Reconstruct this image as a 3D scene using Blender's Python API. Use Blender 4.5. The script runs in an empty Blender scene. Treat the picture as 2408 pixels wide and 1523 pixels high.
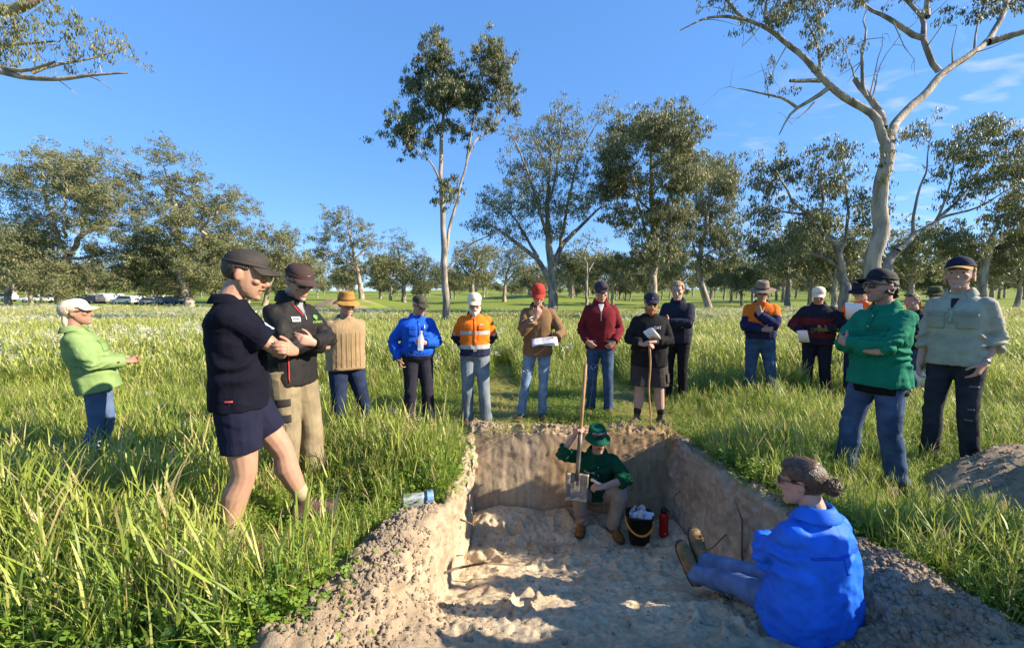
import bpy, bmesh, math, random
import numpy as np
from mathutils import Vector, Matrix
from mathutils.bvhtree import BVHTree

random.seed(7); RNG = np.random.default_rng(7)
SC = bpy.context.scene
COL = SC.collection

# ---------------------------------------------------------------- camera
CAM_H = 1.54
FPX, CXP, CYP, HZP = 966.0, 1204.0, 761.5, 706.0      # focal length and horizon of the photograph
PITCH = math.atan((CYP - HZP) / FPX)
cam_d = bpy.data.cameras.new('camera'); cam = bpy.data.objects.new('camera', cam_d); COL.objects.link(cam)
cam.location = (0, 0, CAM_H); cam.rotation_euler = (math.pi / 2 - PITCH, 0, 0)
cam_d.sensor_width = 36.0; cam_d.lens = 36.0 * FPX / 2408.0
cam_d.clip_start = 0.05; cam_d.clip_end = 4000
SC.camera = cam

# ---------------------------------------------------------------- sky, sun, exposure
SUN_AZ, SUN_EL = 99.0, 28.0        # azimuth clockwise from the view direction
w = bpy.data.worlds.new('World'); SC.world = w; w.use_nodes = True
nt = w.node_tree; nt.nodes.clear()
sky = nt.nodes.new('ShaderNodeTexSky'); sky.sky_type = 'NISHITA'; sky.sun_disc = False
sky.sun_elevation = math.radians(SUN_EL); sky.sun_rotation = math.radians(SUN_AZ)
sky.altitude = 1500; sky.air_density = 0.7; sky.dust_density = 0.0; sky.ozone_density = 6.0
hs = nt.nodes.new('ShaderNodeHueSaturation'); hs.inputs['Saturation'].default_value = 1.70
hs.inputs['Value'].default_value = 1.80; hs.inputs['Hue'].default_value = .512
gm_ = nt.nodes.new('ShaderNodeGamma'); gm_.inputs['Gamma'].default_value = 0.4      # evens out the clear, haze-free afternoon sky
bg = nt.nodes.new('ShaderNodeBackground'); bg.inputs['Strength'].default_value = 0.15
out = nt.nodes.new('ShaderNodeOutputWorld')
# thin scattered cirrus, a real noise field over the whole dome
tc = nt.nodes.new('ShaderNodeTexCoord')
sx = nt.nodes.new('ShaderNodeSeparateXYZ'); nt.links.new(tc.outputs['Generated'], sx.inputs[0])
mz = nt.nodes.new('ShaderNodeMath'); mz.operation = 'ADD'; mz.inputs[1].default_value = 0.12
nt.links.new(sx.outputs['Z'], mz.inputs[0])
dv = nt.nodes.new('ShaderNodeVectorMath'); dv.operation = 'DIVIDE'
cz = nt.nodes.new('ShaderNodeCombineXYZ')
for i in range(3): nt.links.new(mz.outputs[0], cz.inputs[i])
nt.links.new(tc.outputs['Generated'], dv.inputs[0]); nt.links.new(cz.outputs[0], dv.inputs[1])
mp = nt.nodes.new('ShaderNodeMapping'); mp.inputs['Scale'].default_value = (1.0, 1.6, 0.0)
mp.inputs['Location'].default_value = (0.3, 0.15, 0)
nt.links.new(dv.outputs[0], mp.inputs[0])
n1 = nt.nodes.new('ShaderNodeTexNoise'); n1.inputs['Scale'].default_value = 5.0; n1.inputs['Detail'].default_value = 8
n1.inputs['Distortion'].default_value = 0.6
nt.links.new(mp.outputs[0], n1.inputs[0])
r1 = nt.nodes.new('ShaderNodeMapRange'); r1.inputs[1].default_value = 0.53; r1.inputs[2].default_value = 0.92
nt.links.new(n1.outputs[0], r1.inputs[0])
sp_ = nt.nodes.new('ShaderNodeSeparateXYZ'); nt.links.new(dv.outputs[0], sp_.inputs[0])
r2 = nt.nodes.new('ShaderNodeMapRange'); r2.inputs[1].default_value = 0.75; r2.inputs[2].default_value = 1.5; nt.links.new(sp_.outputs['X'], r2.inputs[0])   # the cirrus bank lies to the right
mm = nt.nodes.new('ShaderNodeMath'); mm.operation = 'MULTIPLY'
nt.links.new(r1.outputs[0], mm.inputs[0]); nt.links.new(r2.outputs[0], mm.inputs[1])
mx = nt.nodes.new('ShaderNodeMix'); mx.data_type = 'RGBA'; mx.inputs['B'].default_value = (2.3, 2.5, 2.8, 1)
nt.links.new(mm.outputs[0], mx.inputs['Factor']); nt.links.new(sky.outputs[0], gm_.inputs['Color']); nt.links.new(gm_.outputs[0], hs.inputs['Color'])
nt.links.new(hs.outputs[0], mx.inputs['A']); nt.links.new(mx.outputs['Result'], bg.inputs['Color'])
nt.links.new(bg.outputs[0], out.inputs[0])

sun_d = bpy.data.lights.new('sun', 'SUN'); sun_d.energy = 5.0; sun_d.angle = math.radians(0.53)
sun_d.color = (1.0, 0.86, 0.68)
sun = bpy.data.objects.new('sun', sun_d); COL.objects.link(sun)
_a, _e = math.radians(SUN_AZ), math.radians(SUN_EL)
SUNDIR = Vector((math.cos(_e) * math.sin(_a), math.cos(_e) * math.cos(_a), math.sin(_e)))
sun.rotation_euler = (-SUNDIR).to_track_quat('-Z', 'Y').to_euler()
sun.location = SUNDIR * 60
vs = SC.view_settings; vs.view_transform = 'Standard'; vs.look = 'None'; vs.exposure = 1.35; vs.gamma = 1.0
vs.use_curve_mapping = False
SC.cycles.max_bounces = 6; SC.cycles.transparent_max_bounces = 8
SC.cycles.use_denoising = True

# ---------------------------------------------------------------- helpers
def V(*a): return np.array(a, float)
def nrm(v):
    v = np.asarray(v, float); l = np.linalg.norm(v); return v / l if l > 1e-9 else v
def at(u, v, Y):
    """world point at depth Y seen at photo position (u, v) - used to measure the layout"""
    x = (u - CXP) / FPX; z = -(v - CYP) / FPX
    ry = math.cos(PITCH) + z * math.sin(PITCH); rz = -math.sin(PITCH) + z * math.cos(PITCH)
    return np.array((x / ry * Y, Y, CAM_H + rz / ry * Y))
def _hash(ix, iy, iz):
    h = (ix.astype(np.int64) * 374761393 + iy.astype(np.int64) * 668265263 + iz.astype(np.int64) * 2147483647) & 0x7fffffff
    h = ((h ^ (h >> 13)) * 1274126177) & 0x7fffffff
    return ((h ^ (h >> 16)) & 0xffff) / 65535.0
def vnoise(p):
    p = np.asarray(p, float); i = np.floor(p).astype(np.int64); f = p - i; f = f * f * (3 - 2 * f)
    r = 0
    for dx in (0, 1):
        for dy in (0, 1):
            for dz in (0, 1):
                w_ = (f[:, 0] if dx else 1 - f[:, 0]) * (f[:, 1] if dy else 1 - f[:, 1]) * (f[:, 2] if dz else 1 - f[:, 2])
                r = r + w_ * _hash(i[:, 0] + dx, i[:, 1] + dy, i[:, 2] + dz)
    return r * 2 - 1
def fbm(p, octv=4, gain=0.5):
    p = np.asarray(p, float); r = 0; a = 1.0
    for k in range(octv):
        r = r + a * vnoise(p + k * 17.3); p = p * 2.03; a *= gain
    return r
def sstep(a, b, x):
    t = np.clip((np.asarray(x, float) - a) / (b - a), 0, 1); return t * t * (3 - 2 * t)

class MB:
    def __init__(s): s.v = []; s.f = []; s.n = 0
    def add(s, verts, faces):
        verts = np.asarray(verts, float).reshape(-1, 3)
        s.v.append(verts); s.f.extend([tuple(int(i) + s.n for i in f) for f in faces]); s.n += len(verts)
    def mesh(s, name, smooth=True):
        me = bpy.data.meshes.new(name)
        me.from_pydata(np.concatenate(s.v).tolist() if s.v else [], [], s.f); me.update()
        if smooth: me.shade_smooth()
        return me
def rings(mb, R, cap=True, closed=True):
    """loft a list of equal rings (N,3)"""
    N = len(R[0]); f = []
    for k in range(len(R) - 1):
        for i in range(N if closed else N - 1):
            j = (i + 1) % N
            f.append((k * N + i, k * N + j, (k + 1) * N + j, (k + 1) * N + i))
    vv = list(R)
    if cap and closed:
        c0 = np.mean(R[0], 0); c1 = np.mean(R[-1], 0); b = len(R) * N
        vv = vv + [c0[None], c1[None]]
        L = (len(R) - 1) * N
        for i in range(N):
            j = (i + 1) % N
            f.append((b, j, i)); f.append((b + 1, L + i, L + j))
    mb.add(np.concatenate(vv), f)
def tube(mb, pts, rad, n=10, ref=(0.31, 0.2, 0.93), cap=True, round_ends=False):
    pts = [np.asarray(p, float) for p in pts]; K = len(pts)
    rad = [(r, r) if np.isscalar(r) else r for r in rad]
    if round_ends:
        d0 = nrm(pts[0] - pts[1]); d1 = nrm(pts[-1] - pts[-2]); r0 = rad[0]; r1 = rad[-1]
        m0 = min(r0); m1 = min(r1)
        pts = [pts[0] + d0 * m0 * .95, pts[0] + d0 * m0 * .6] + pts + [pts[-1] + d1 * m1 * .6, pts[-1] + d1 * m1 * .95]
        rad = [(r0[0] * .3, r0[1] * .3), (r0[0] * .8, r0[1] * .8)] + rad + [(r1[0] * .8, r1[1] * .8), (r1[0] * .3, r1[1] * .3)]
        K = len(pts)
    ref = nrm(ref); R = []; a = None
    for k in range(K):
        t = nrm(pts[min(k + 1, K - 1)] - pts[max(k - 1, 0)])
        if a is None:
            a = np.cross(ref, t)
            if np.linalg.norm(a) < .05: a = np.cross((1, 0, 0), t)
            a = nrm(a)
        else:
            a = nrm(a - t * np.dot(a, t))
        b = np.cross(t, a)
        th = np.arange(n) * 2 * math.pi / n
        R.append(pts[k] + np.outer(np.cos(th) * rad[k][0], a) + np.outer(np.sin(th) * rad[k][1], b))
    rings(mb, R, cap)
def ell(mb, c, r, R=None, n=16, m=10):
    c = np.asarray(c, float); r = np.asarray(r, float) * np.ones(3); vv = []; f = []
    for i in range(1, m):
        ph = math.pi * i / m
        for j in range(n):
            th = 2 * math.pi * j / n
            vv.append((math.sin(ph) * math.cos(th), math.sin(ph) * math.sin(th), math.cos(ph)))
    vv += [(0, 0, 1), (0, 0, -1)]
    for i in range(m - 2):
        for j in range(n):
            k = (j + 1) % n
            f.append((i * n + j, (i + 1) * n + j, (i + 1) * n + k, i * n + k))
    t = (m - 1) * n
    for j in range(n):
        k = (j + 1) % n
        f.append((t, j, k)); f.append((t + 1, (m - 2) * n + k, (m - 2) * n + j))
    vv = np.array(vv) * r
    if R is not None: vv = vv @ np.asarray(R, float).T
    mb.add(vv + c, f)
def box(mb, c, s, R=None):
    c = np.asarray(c, float); h = np.asarray(s, float) / 2
    vv = np.array([(x, y, z) for x in (-1, 1) for y in (-1, 1) for z in (-1, 1)]) * h
    if R is not None: vv = vv @ np.asarray(R, float).T
    mb.add(vv + c, [(0, 1, 3, 2), (4, 6, 7, 5), (0, 4, 5, 1), (2, 3, 7, 6), (0, 2, 6, 4), (1, 5, 7, 3)])
def obj(name, me, mat=None, parent=None):
    o = bpy.data.objects.new(name, me); COL.objects.link(o)
    if mat is not None and not me.materials: me.materials.append(mat)
    if parent is not None: o.parent = parent
    return o
def tag(o, label=None, cat=None, group=None, kind=None):
    if label: o['label'] = label
    if cat: o['category'] = cat
    if group: o['group'] = group
    if kind: o['kind'] = kind
    return o
def empty(name, loc=(0, 0, 0), rz=0):
    o = bpy.data.objects.new(name, None); COL.objects.link(o); o.location = loc; o.rotation_euler = (0, 0, rz)
    o.empty_display_size = .2
    return o
_CLOUD = {}
def cloud_tex(scale, depth=2):
    k = (scale, depth)
    if k not in _CLOUD:
        t = bpy.data.textures.new('folds', 'CLOUDS'); t.noise_scale = scale; t.noise_depth = depth; t.noise_basis = 'ORIGINAL_PERLIN'
        _CLOUD[k] = t
    return _CLOUD[k]
def bake(me, mods):
    """run modifiers over a mesh and return the result"""
    o = bpy.data.objects.new('tmp', me); COL.objects.link(o)
    for typ, kw in mods:
        m = o.modifiers.new(typ, typ)
        for a, b in kw.items(): setattr(m, a, b)
    dg = bpy.context.evaluated_depsgraph_get(); dg.update()
    res = bpy.data.meshes.new_from_object(o.evaluated_get(dg), depsgraph=dg)
    bpy.data.objects.remove(o); bpy.data.meshes.remove(me)
    res.shade_smooth()
    return res
def fuse(mb, name, voxel, smooth=3, folds=0.0, fscale=.08, ratio=None, fac=.5):
    me = mb.mesh(name)
    mods = [('REMESH', dict(mode='VOXEL', voxel_size=voxel, use_smooth_shade=True))]
    if smooth: mods.append(('SMOOTH', dict(factor=fac, iterations=smooth)))
    if ratio: mods.append(('DECIMATE', dict(ratio=ratio)))
    if folds: mods.append(('DISPLACE', dict(texture=cloud_tex(fscale), strength=folds, mid_level=.5, texture_coords='LOCAL')))
    me = bake(me, mods); me.name = name
    return me
def set_col(me, cols):
    a = me.color_attributes.new('col', 'FLOAT_COLOR', 'POINT')
    c = np.ones((len(me.vertices), 4), np.float32); c[:, :3] = cols
    a.data.foreach_set('color', c.ravel())
def coords(me):
    c = np.empty(len(me.vertices) * 3, np.float32); me.vertices.foreach_get('co', c); return c.reshape(-1, 3).astype(float)

# ---------------------------------------------------------------- materials
def mat(name, col=(.5, .5, .5), rough=.8, attr=None, var=.12, vscale=6.0, bump=0.0, bscale=60.0, metal=0, spec=.3,
        trans=0.0, sheen=0.0, bstretch=None, alpha=1.0, glass=False, crease=0.0):
    m = bpy.data.materials.new(name); m.use_nodes = True; t = m.node_tree; N = t.nodes; L = t.links
    p = N['Principled BSDF']; p.inputs['Roughness'].default_value = rough; p.inputs['Metallic'].default_value = metal
    p.inputs['Specular IOR Level'].default_value = spec
    if sheen: p.inputs['Sheen Weight'].default_value = sheen
    if glass: p.inputs['Transmission Weight'].default_value = .9; p.inputs['IOR'].default_value = 1.3
    if alpha < 1: p.inputs['Alpha'].default_value = alpha
    tcn = N.new('ShaderNodeTexCoord')
    if attr:
        a = N.new('ShaderNodeAttribute'); a.attribute_name = attr; src = a.outputs['Color']
    else:
        c = N.new('ShaderNodeRGB'); c.outputs[0].default_value = (*col, 1); src = c.outputs[0]
    if var:
        nz = N.new('ShaderNodeTexNoise'); nz.inputs['Scale'].default_value = vscale; nz.inputs['Detail'].default_value = 5
        L.new(tcn.outputs['Object'], nz.inputs[0])
        mr = N.new('ShaderNodeMapRange'); mr.inputs[1].default_value = .3; mr.inputs[2].default_value = .7
        mr.inputs[3].default_value = 1 - var; mr.inputs[4].default_value = 1 + var
        L.new(nz.outputs[0], mr.inputs[0])
        mu = N.new('ShaderNodeMix'); mu.data_type = 'RGBA'; mu.blend_type = 'MULTIPLY'; mu.inputs['Factor'].default_value = 1
        L.new(src, mu.inputs['A']); L.new(mr.outputs[0], mu.inputs['B']); src = mu.outputs['Result']
    L.new(src, p.inputs['Base Color'])
    if bump:
        nb = N.new('ShaderNodeTexNoise'); nb.inputs['Scale'].default_value = bscale; nb.inputs['Detail'].default_value = 4
        if bstretch:
            mpn = N.new('ShaderNodeMapping'); mpn.inputs['Scale'].default_value = bstretch
            L.new(tcn.outputs['Object'], mpn.inputs[0]); L.new(mpn.outputs[0], nb.inputs[0])
        else: L.new(tcn.outputs['Object'], nb.inputs[0])
        bp = N.new('ShaderNodeBump'); bp.inputs['Strength'].default_value = bump; bp.inputs['Distance'].default_value = .01
        L.new(nb.outputs[0], bp.inputs['Height']); L.new(bp.outputs[0], p.inputs['Normal'])
        if crease:
            mc = N.new('ShaderNodeMapping'); mc.inputs['Scale'].default_value = (1.0, 1.0, 1.9); mc.inputs['Rotation'].default_value = (.5, .45, .2); L.new(tcn.outputs['Object'], mc.inputs[0])
            nc = N.new('ShaderNodeTexNoise'); nc.noise_type = 'RIDGED_MULTIFRACTAL'; nc.inputs['Scale'].default_value = 5.5; nc.inputs['Detail'].default_value = 3; nc.inputs['Distortion'].default_value = .5; L.new(mc.outputs[0], nc.inputs[0])
            bc = N.new('ShaderNodeBump'); bc.inputs['Strength'].default_value = crease; bc.inputs['Distance'].default_value = .022; L.new(nc.outputs[0], bc.inputs['Height']); L.new(bc.outputs[0], bp.inputs['Normal'])
    if trans:
        tr = N.new('ShaderNodeBsdfTranslucent'); L.new(src, tr.inputs['Color'])
        ms = N.new('ShaderNodeMixShader'); ms.inputs[0].default_value = trans
        L.new(p.outputs[0], ms.inputs[1]); L.new(tr.outputs[0], ms.inputs[2]); L.new(ms.outputs[0], N['Material Output'].inputs[0])
    return m
_MC = {}
def cloth(col, rough=.85, var=.16, bump=.85, bscale=26.0):
    k = ('cloth', tuple(col), rough, bump)
    if k not in _MC: _MC[k] = mat('cloth', col, rough, var=var, vscale=9, bump=bump * .25, bscale=bscale * 4, spec=.12, crease=.6)
    return _MC[k]
def plain(col, rough=.6, **kw):
    k = ('plain', tuple(col), rough, tuple(sorted(kw.items())))
    if k not in _MC: _MC[k] = mat('paint', col, rough, **kw)
    return _MC[k]
M_SKIN = mat('skin', attr='col', rough=.55, var=.08, vscale=25, bump=.12, bscale=160, spec=.35)
_p = M_SKIN.node_tree.nodes['Principled BSDF']; _p.inputs['Subsurface Weight'].default_value = .0
M_VCLOTH = mat('patterned_cloth', attr='col', rough=.85, var=.12, vscale=9, bump=.2, bscale=100, spec=.12, crease=.55)
# ================================================================ terrain and soil pit
YB = 4.50                                        # back wall of the pit
def pw(x, xs, ys): return np.interp(x, xs, ys)
def Lrim(y): return pw(y, [0, 1.2, 1.75, 2.05, 2.35, 2.75, 3.1, 9], [-.98, -.90, -.78, -.69, -.62, -.53, -.48, -.46])
def Lbot(y): return pw(y, [0, 1.2, 1.75, 2.05, 2.35, 2.75, 3.1, 9], [-.1, -.15, -.28, -.36, -.45, -.47, -.44, -.42])
def Rrim(y): return pw(y, [0, 1.2, 1.8, 2.4, 3.1, 3.5, 9], [2.1, 2.06, 2.0, 1.95, 1.87, 1.81, 1.78])
def Rbot(y): return pw(y, [0, 1.2, 1.8, 2.4, 2.9, 3.3, 9], [1.0, 1.2, 1.42, 1.62, 1.75, 1.73, 1.72])
def Dep(y): return pw(y, [0, .9, 1.4, 1.75, 2.0, 2.4, 2.75, 4.0, 4.6], [0, -.01, -.06, -.12, -.19, -.34, -.5, -.92, -.94])
def hills(x, y):
    d = np.hypot(x, y)
    h = sstep(28, 75, d) * .45 + sstep(90, 190, d) * 1.6
    h = h + sstep(230, 620, d) * (12 + 7 * vnoise(np.stack([x * .0035, y * .0035, 0 * x + 2], -1)))
    h = h + 1.3 * np.exp(-(((x + 26) / 8) ** 2 + ((y - 72) / 7) ** 2))      # low grassy bank left of centre
    h = h + 2.3 * np.exp(-(((x - 6) / 22) ** 2 + ((y - 105) / 16) ** 2))     # rise behind the tree line
    return h + sstep(25, 60, d) * .25 * vnoise(np.stack([x * .03, y * .03, 0 * x], -1))
def ridge(x, y):
    """loose soil thrown up along the rims, and the spoil heap at the right"""
    a = .14 * np.exp(-(((x - (Lrim(y) - .10)) / .17) ** 2)) * sstep(3.1, 2.5, y)
    b = .13 * np.exp(-(((x - (Rrim(y) - .02)) / .22) ** 2)) * sstep(2.9, 2.3, y)
    c = .05 * np.exp(-(((x - (Rrim(y) + .05)) / .15) ** 2)) * sstep(4.2, 3.6, y) * sstep(2.3, 2.8, y)
    q = ((x - 4.75) / 1.65) ** 2 + ((y - 3.0) / .66) ** 2
    d = .32 * sstep(1.15, .2, q)
    e = .05 * np.exp(-(((y - 4.72) / .10) ** 2)) * sstep(-.6, -.3, x) * sstep(2.0, 1.7, x)
    return a + b + c + d + e
def pitw(x, y):
    L, Lb_, R, Rb_ = Lrim(y), Lbot(y), Rrim(y), Rbot(y)
    tl = np.clip((x - L) / (Lb_ - L), 0, 1); tr = np.clip((R - x) / (R - Rb_), 0, 1)
    tb = np.clip((YB + .10 - y) / .10, 0, 1)
    return tl, tr, tb
def ground_z(x, y):
    x = np.asarray(x, float); y = np.asarray(y, float)
    tl, tr, tb = pitw(x, y); w_ = np.minimum(np.minimum(tl, tr), tb)
    return hills(x, y) + ridge(x, y) * (1 - w_) + Dep(y) * w_
def soil_mask(x, y):
    tl, tr, tb = pitw(x, y); w_ = np.minimum(np.minimum(tl, tr), tb)
    n = .08 * vnoise(np.stack([x * 5, y * 5, 0 * x], -1)) + .05 * vnoise(np.stack([x * 14, y * 14, 0 * x + 3], -1))
    a = sstep(.02, .10, w_)
    left = sstep(Lrim(y) - .28, Lrim(y) - .18, x + n) * sstep(Lrim(y) + .5, Lrim(y), x) * sstep(2.75, 2.45, y + n)
    lef2 = sstep(Lrim(y) - .10, Lrim(y) - .02, x + n) * sstep(Lrim(y) + .5, Lrim(y), x) * sstep(4.8, 4.6, y)
    right = sstep(Rrim(y) + .30, Rrim(y) + .14, x + n) * sstep(Rrim(y) - .5, Rrim(y), x) * sstep(2.75, 2.4, y + n)
    rig2 = sstep(Rrim(y) + .16, Rrim(y) + .04, x + n) * sstep(Rrim(y) - .5, Rrim(y), x) * sstep(4.8, 4.6, y)
    back = sstep(4.92, 4.78, y + n * 1.6) * sstep(-.62, -.45, x) * sstep(2.0, 1.85, x) * sstep(4.4, 4.5, y)
    q = ((x - 4.75) / 1.65) ** 2 + ((y - 3.0) / .66) ** 2
    sp = sstep(1.0, .8, q + n)
    near = sstep(1.9, 1.6, y) * sstep(-1.0, -.85, x) * sstep(2.3, 2.1, x)
    return np.clip(np.maximum.reduce([a, left, lef2, right, rig2, back, sp, near]), 0, 1)
def track(x, y):
    n = .12 * vnoise(np.stack([x * 3, y * 1.2, 0 * x], -1))
    t1 = np.exp(-(((x + .12 + .04 * (y - 5) + n) / .27) ** 2)); t2 = np.exp(-(((x - 1.72 - .06 * (y - 5) + n) / .25) ** 2))
    return np.maximum(t1, t2) * sstep(4.5, 4.8, y) * sstep(11, 8, y)

def graded(a, b, n, fine_at):
    t = np.linspace(0, 1, n)
    if fine_at == 'b': t = 1 - (1 - t) ** 1.8
    elif fine_at == 'a': t = t ** 1.8
    return a + (b - a) * t
X0, X1, Y0, Y1 = -5.0, 7.2, 0.0, 8.0
ys = np.concatenate([np.linspace(Y0, 1.5, 14)[:-1], np.linspace(1.5, YB, 165), np.linspace(YB, YB + .10, 34)[1:], graded(YB + .10, Y1, 46, 'a')[1:]])
GX, GY = [], []
for y in ys:
    L, Lb_, R, Rb_ = float(Lrim(y)), float(Lbot(y)), float(Rrim(y)), float(Rbot(y))
    row = np.concatenate([graded(X0, L, 56, 'b')[:-1], np.linspace(L, Lb_, 34)[:-1], np.linspace(Lb_, Rb_, 150)[:-1],
                          np.linspace(Rb_, R, 40)[:-1], graded(R, X1, 70, 'a')])
    GX.append(row); GY.append(np.full_like(row, y))
GX = np.array(GX); GY = np.array(GY); ny_, nx_ = GX.shape
GZ = ground_z(GX.ravel(), GY.ravel()).reshape(GX.shape)
P = np.stack([GX, GY, GZ], -1)
du = np.gradient(P, axis=1); dvv = np.gradient(P, axis=0)
NN = np.cross(du, dvv); NN /= np.linalg.norm(NN, axis=-1, keepdims=True) + 1e-12
fl = P.reshape(-1, 3); nn = NN.reshape(-1, 3)
tl, tr, tb = pitw(fl[:, 0], fl[:, 1]); wv = np.minimum(np.minimum(tl, tr), tb)
wall = sstep(.9, .5, np.abs(nn[:, 2])); floor_ = (wv > .985).astype(float) * (1 - wall)
sm = soil_mask(fl[:, 0], fl[:, 1])
edge = sstep(0, .01, fl[:, 0] - X0) * sstep(0, .01, X1 - fl[:, 0]) * sstep(0, .01, Y1 - fl[:, 1])
# spade marks on the walls (streaks along the vertical), lumps on the floor, clods on the rims
streak = fbm(np.stack([fl[:, 0] * 16, fl[:, 1] * 16, fl[:, 2] * 1.2], -1), 3) * .011
lump = fbm(fl * 3.0, 5, .55) * .035
hard = np.abs(fbm(fl * 7.0 + 9, 4, .55)) * .035
cl = (1 - np.abs(vnoise(fl * 13))) * .02 + fbm(fl * 26, 3, .6) * .016
foot = np.zeros(len(fl))
for k in range(46):                                   # trodden scuffs and heel marks in the soft sand
    cx_, cy_ = RNG.uniform(-.4, 1.7), RNG.uniform(2.0, 4.3); an = RNG.uniform(0, 3.14); ca, sa = math.cos(an), math.sin(an)
    uu = ((fl[:, 0] - cx_) * ca + (fl[:, 1] - cy_) * sa) / RNG.uniform(.08, .16); vv_ = (-(fl[:, 0] - cx_) * sa + (fl[:, 1] - cy_) * ca) / RNG.uniform(.04, .07)
    q = uu ** 2 + vv_ ** 2
    foot += -.03 * np.exp(-q) + .026 * np.exp(-((np.sqrt(q) - 1.5) / .35) ** 2)
rimz = sm * (1 - wv) * (1 - (.35 + .5 * sstep(.5, .8, np.abs(nn[:, 1]))) * wall) 
rough_ramp = sstep(2.9, 2.0, fl[:, 1]) * sm
mound = .20 * np.exp(-(((fl[:, 0] + .15) / .42) ** 2 + ((fl[:, 1] - 4.35) / .32) ** 2)) + .10 * np.exp(-(((fl[:, 0] - .5) / .5) ** 2 + ((fl[:, 1] - 4.5) / .22) ** 2)) \
      + .085 * np.exp(-(((fl[:, 0] - .9) / .4) ** 4 + ((fl[:, 1] - 4.3) / .3) ** 4)) + .16 * np.exp(-(((fl[:, 0] - 1.72) / .22) ** 2 + ((fl[:, 1] - 4.1) / .35) ** 2))
backw = wall * sstep(.5, .8, np.abs(nn[:, 1]))
amp = wall * (streak * (1 - .72 * backw) + (lump * .30 * sstep(-.95, -.1, fl[:, 2]) + lump * .3) * (1 - .72 * backw) * 1.35 + (cl * .45 + hard * .35) * (1 - .75 * backw)) + floor_ * (lump * .6 + foot * .95 + hard * .65 - .01 + cl * .42) * (.55 + .45 * sstep(1.8, 2.4, fl[:, 1])) \
    + rimz * (lump * 1.0 + hard * 1.3 + cl * 1.2) + (1 - sm) * lump * .3
amp = amp + rough_ramp * cl * .5
fl = fl + nn * (amp * edge)[:, None]; fl[:, 2] += mound * floor_ * edge
me = bpy.data.meshes.new('ground')
idx = np.arange(ny_ * nx_).reshape(ny_, nx_)
q = np.stack([idx[:-1, :-1], idx[:-1, 1:], idx[1:, 1:], idx[1:, :-1]], -1).reshape(-1, 4)
def quick_mesh(name, v, q_, smooth=True):
    m = bpy.data.meshes.new(name); nq = len(q_); k = q_.shape[1]
    m.vertices.add(len(v)); m.vertices.foreach_set('co', np.asarray(v, np.float32).ravel())
    m.loops.add(nq * k); m.loops.foreach_set('vertex_index', np.asarray(q_, np.int32).ravel())
    m.polygons.add(nq); m.polygons.foreach_set('loop_start', np.arange(0, nq * k, k, dtype=np.int32))
    m.update(calc_edges=True)
    if smooth: m.shade_smooth()
    return m
def fattr(m, name, vals):
    a = m.attributes.new(name, 'FLOAT', 'POINT'); a.data.foreach_set('value', np.asarray(vals, np.float32))
gm = quick_mesh('ground', fl, q)
fattr(gm, 'soil', sm); fattr(gm, 'wall', wall); fattr(gm, 'floorness', floor_ * sstep(1.6, 2.3, fl[:, 1])); fattr(gm, 'track', track(fl[:, 0], fl[:, 1]))
fattr(gm, 'orange', sstep(4.4, 4.55, fl[:, 1]) * sstep(5.0, 4.8, fl[:, 1]) * sstep(.2, .7, fl[:, 0] + .25 * vnoise(fl * 4)))
GROUND_BVH_SRC = (fl, q)

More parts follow.
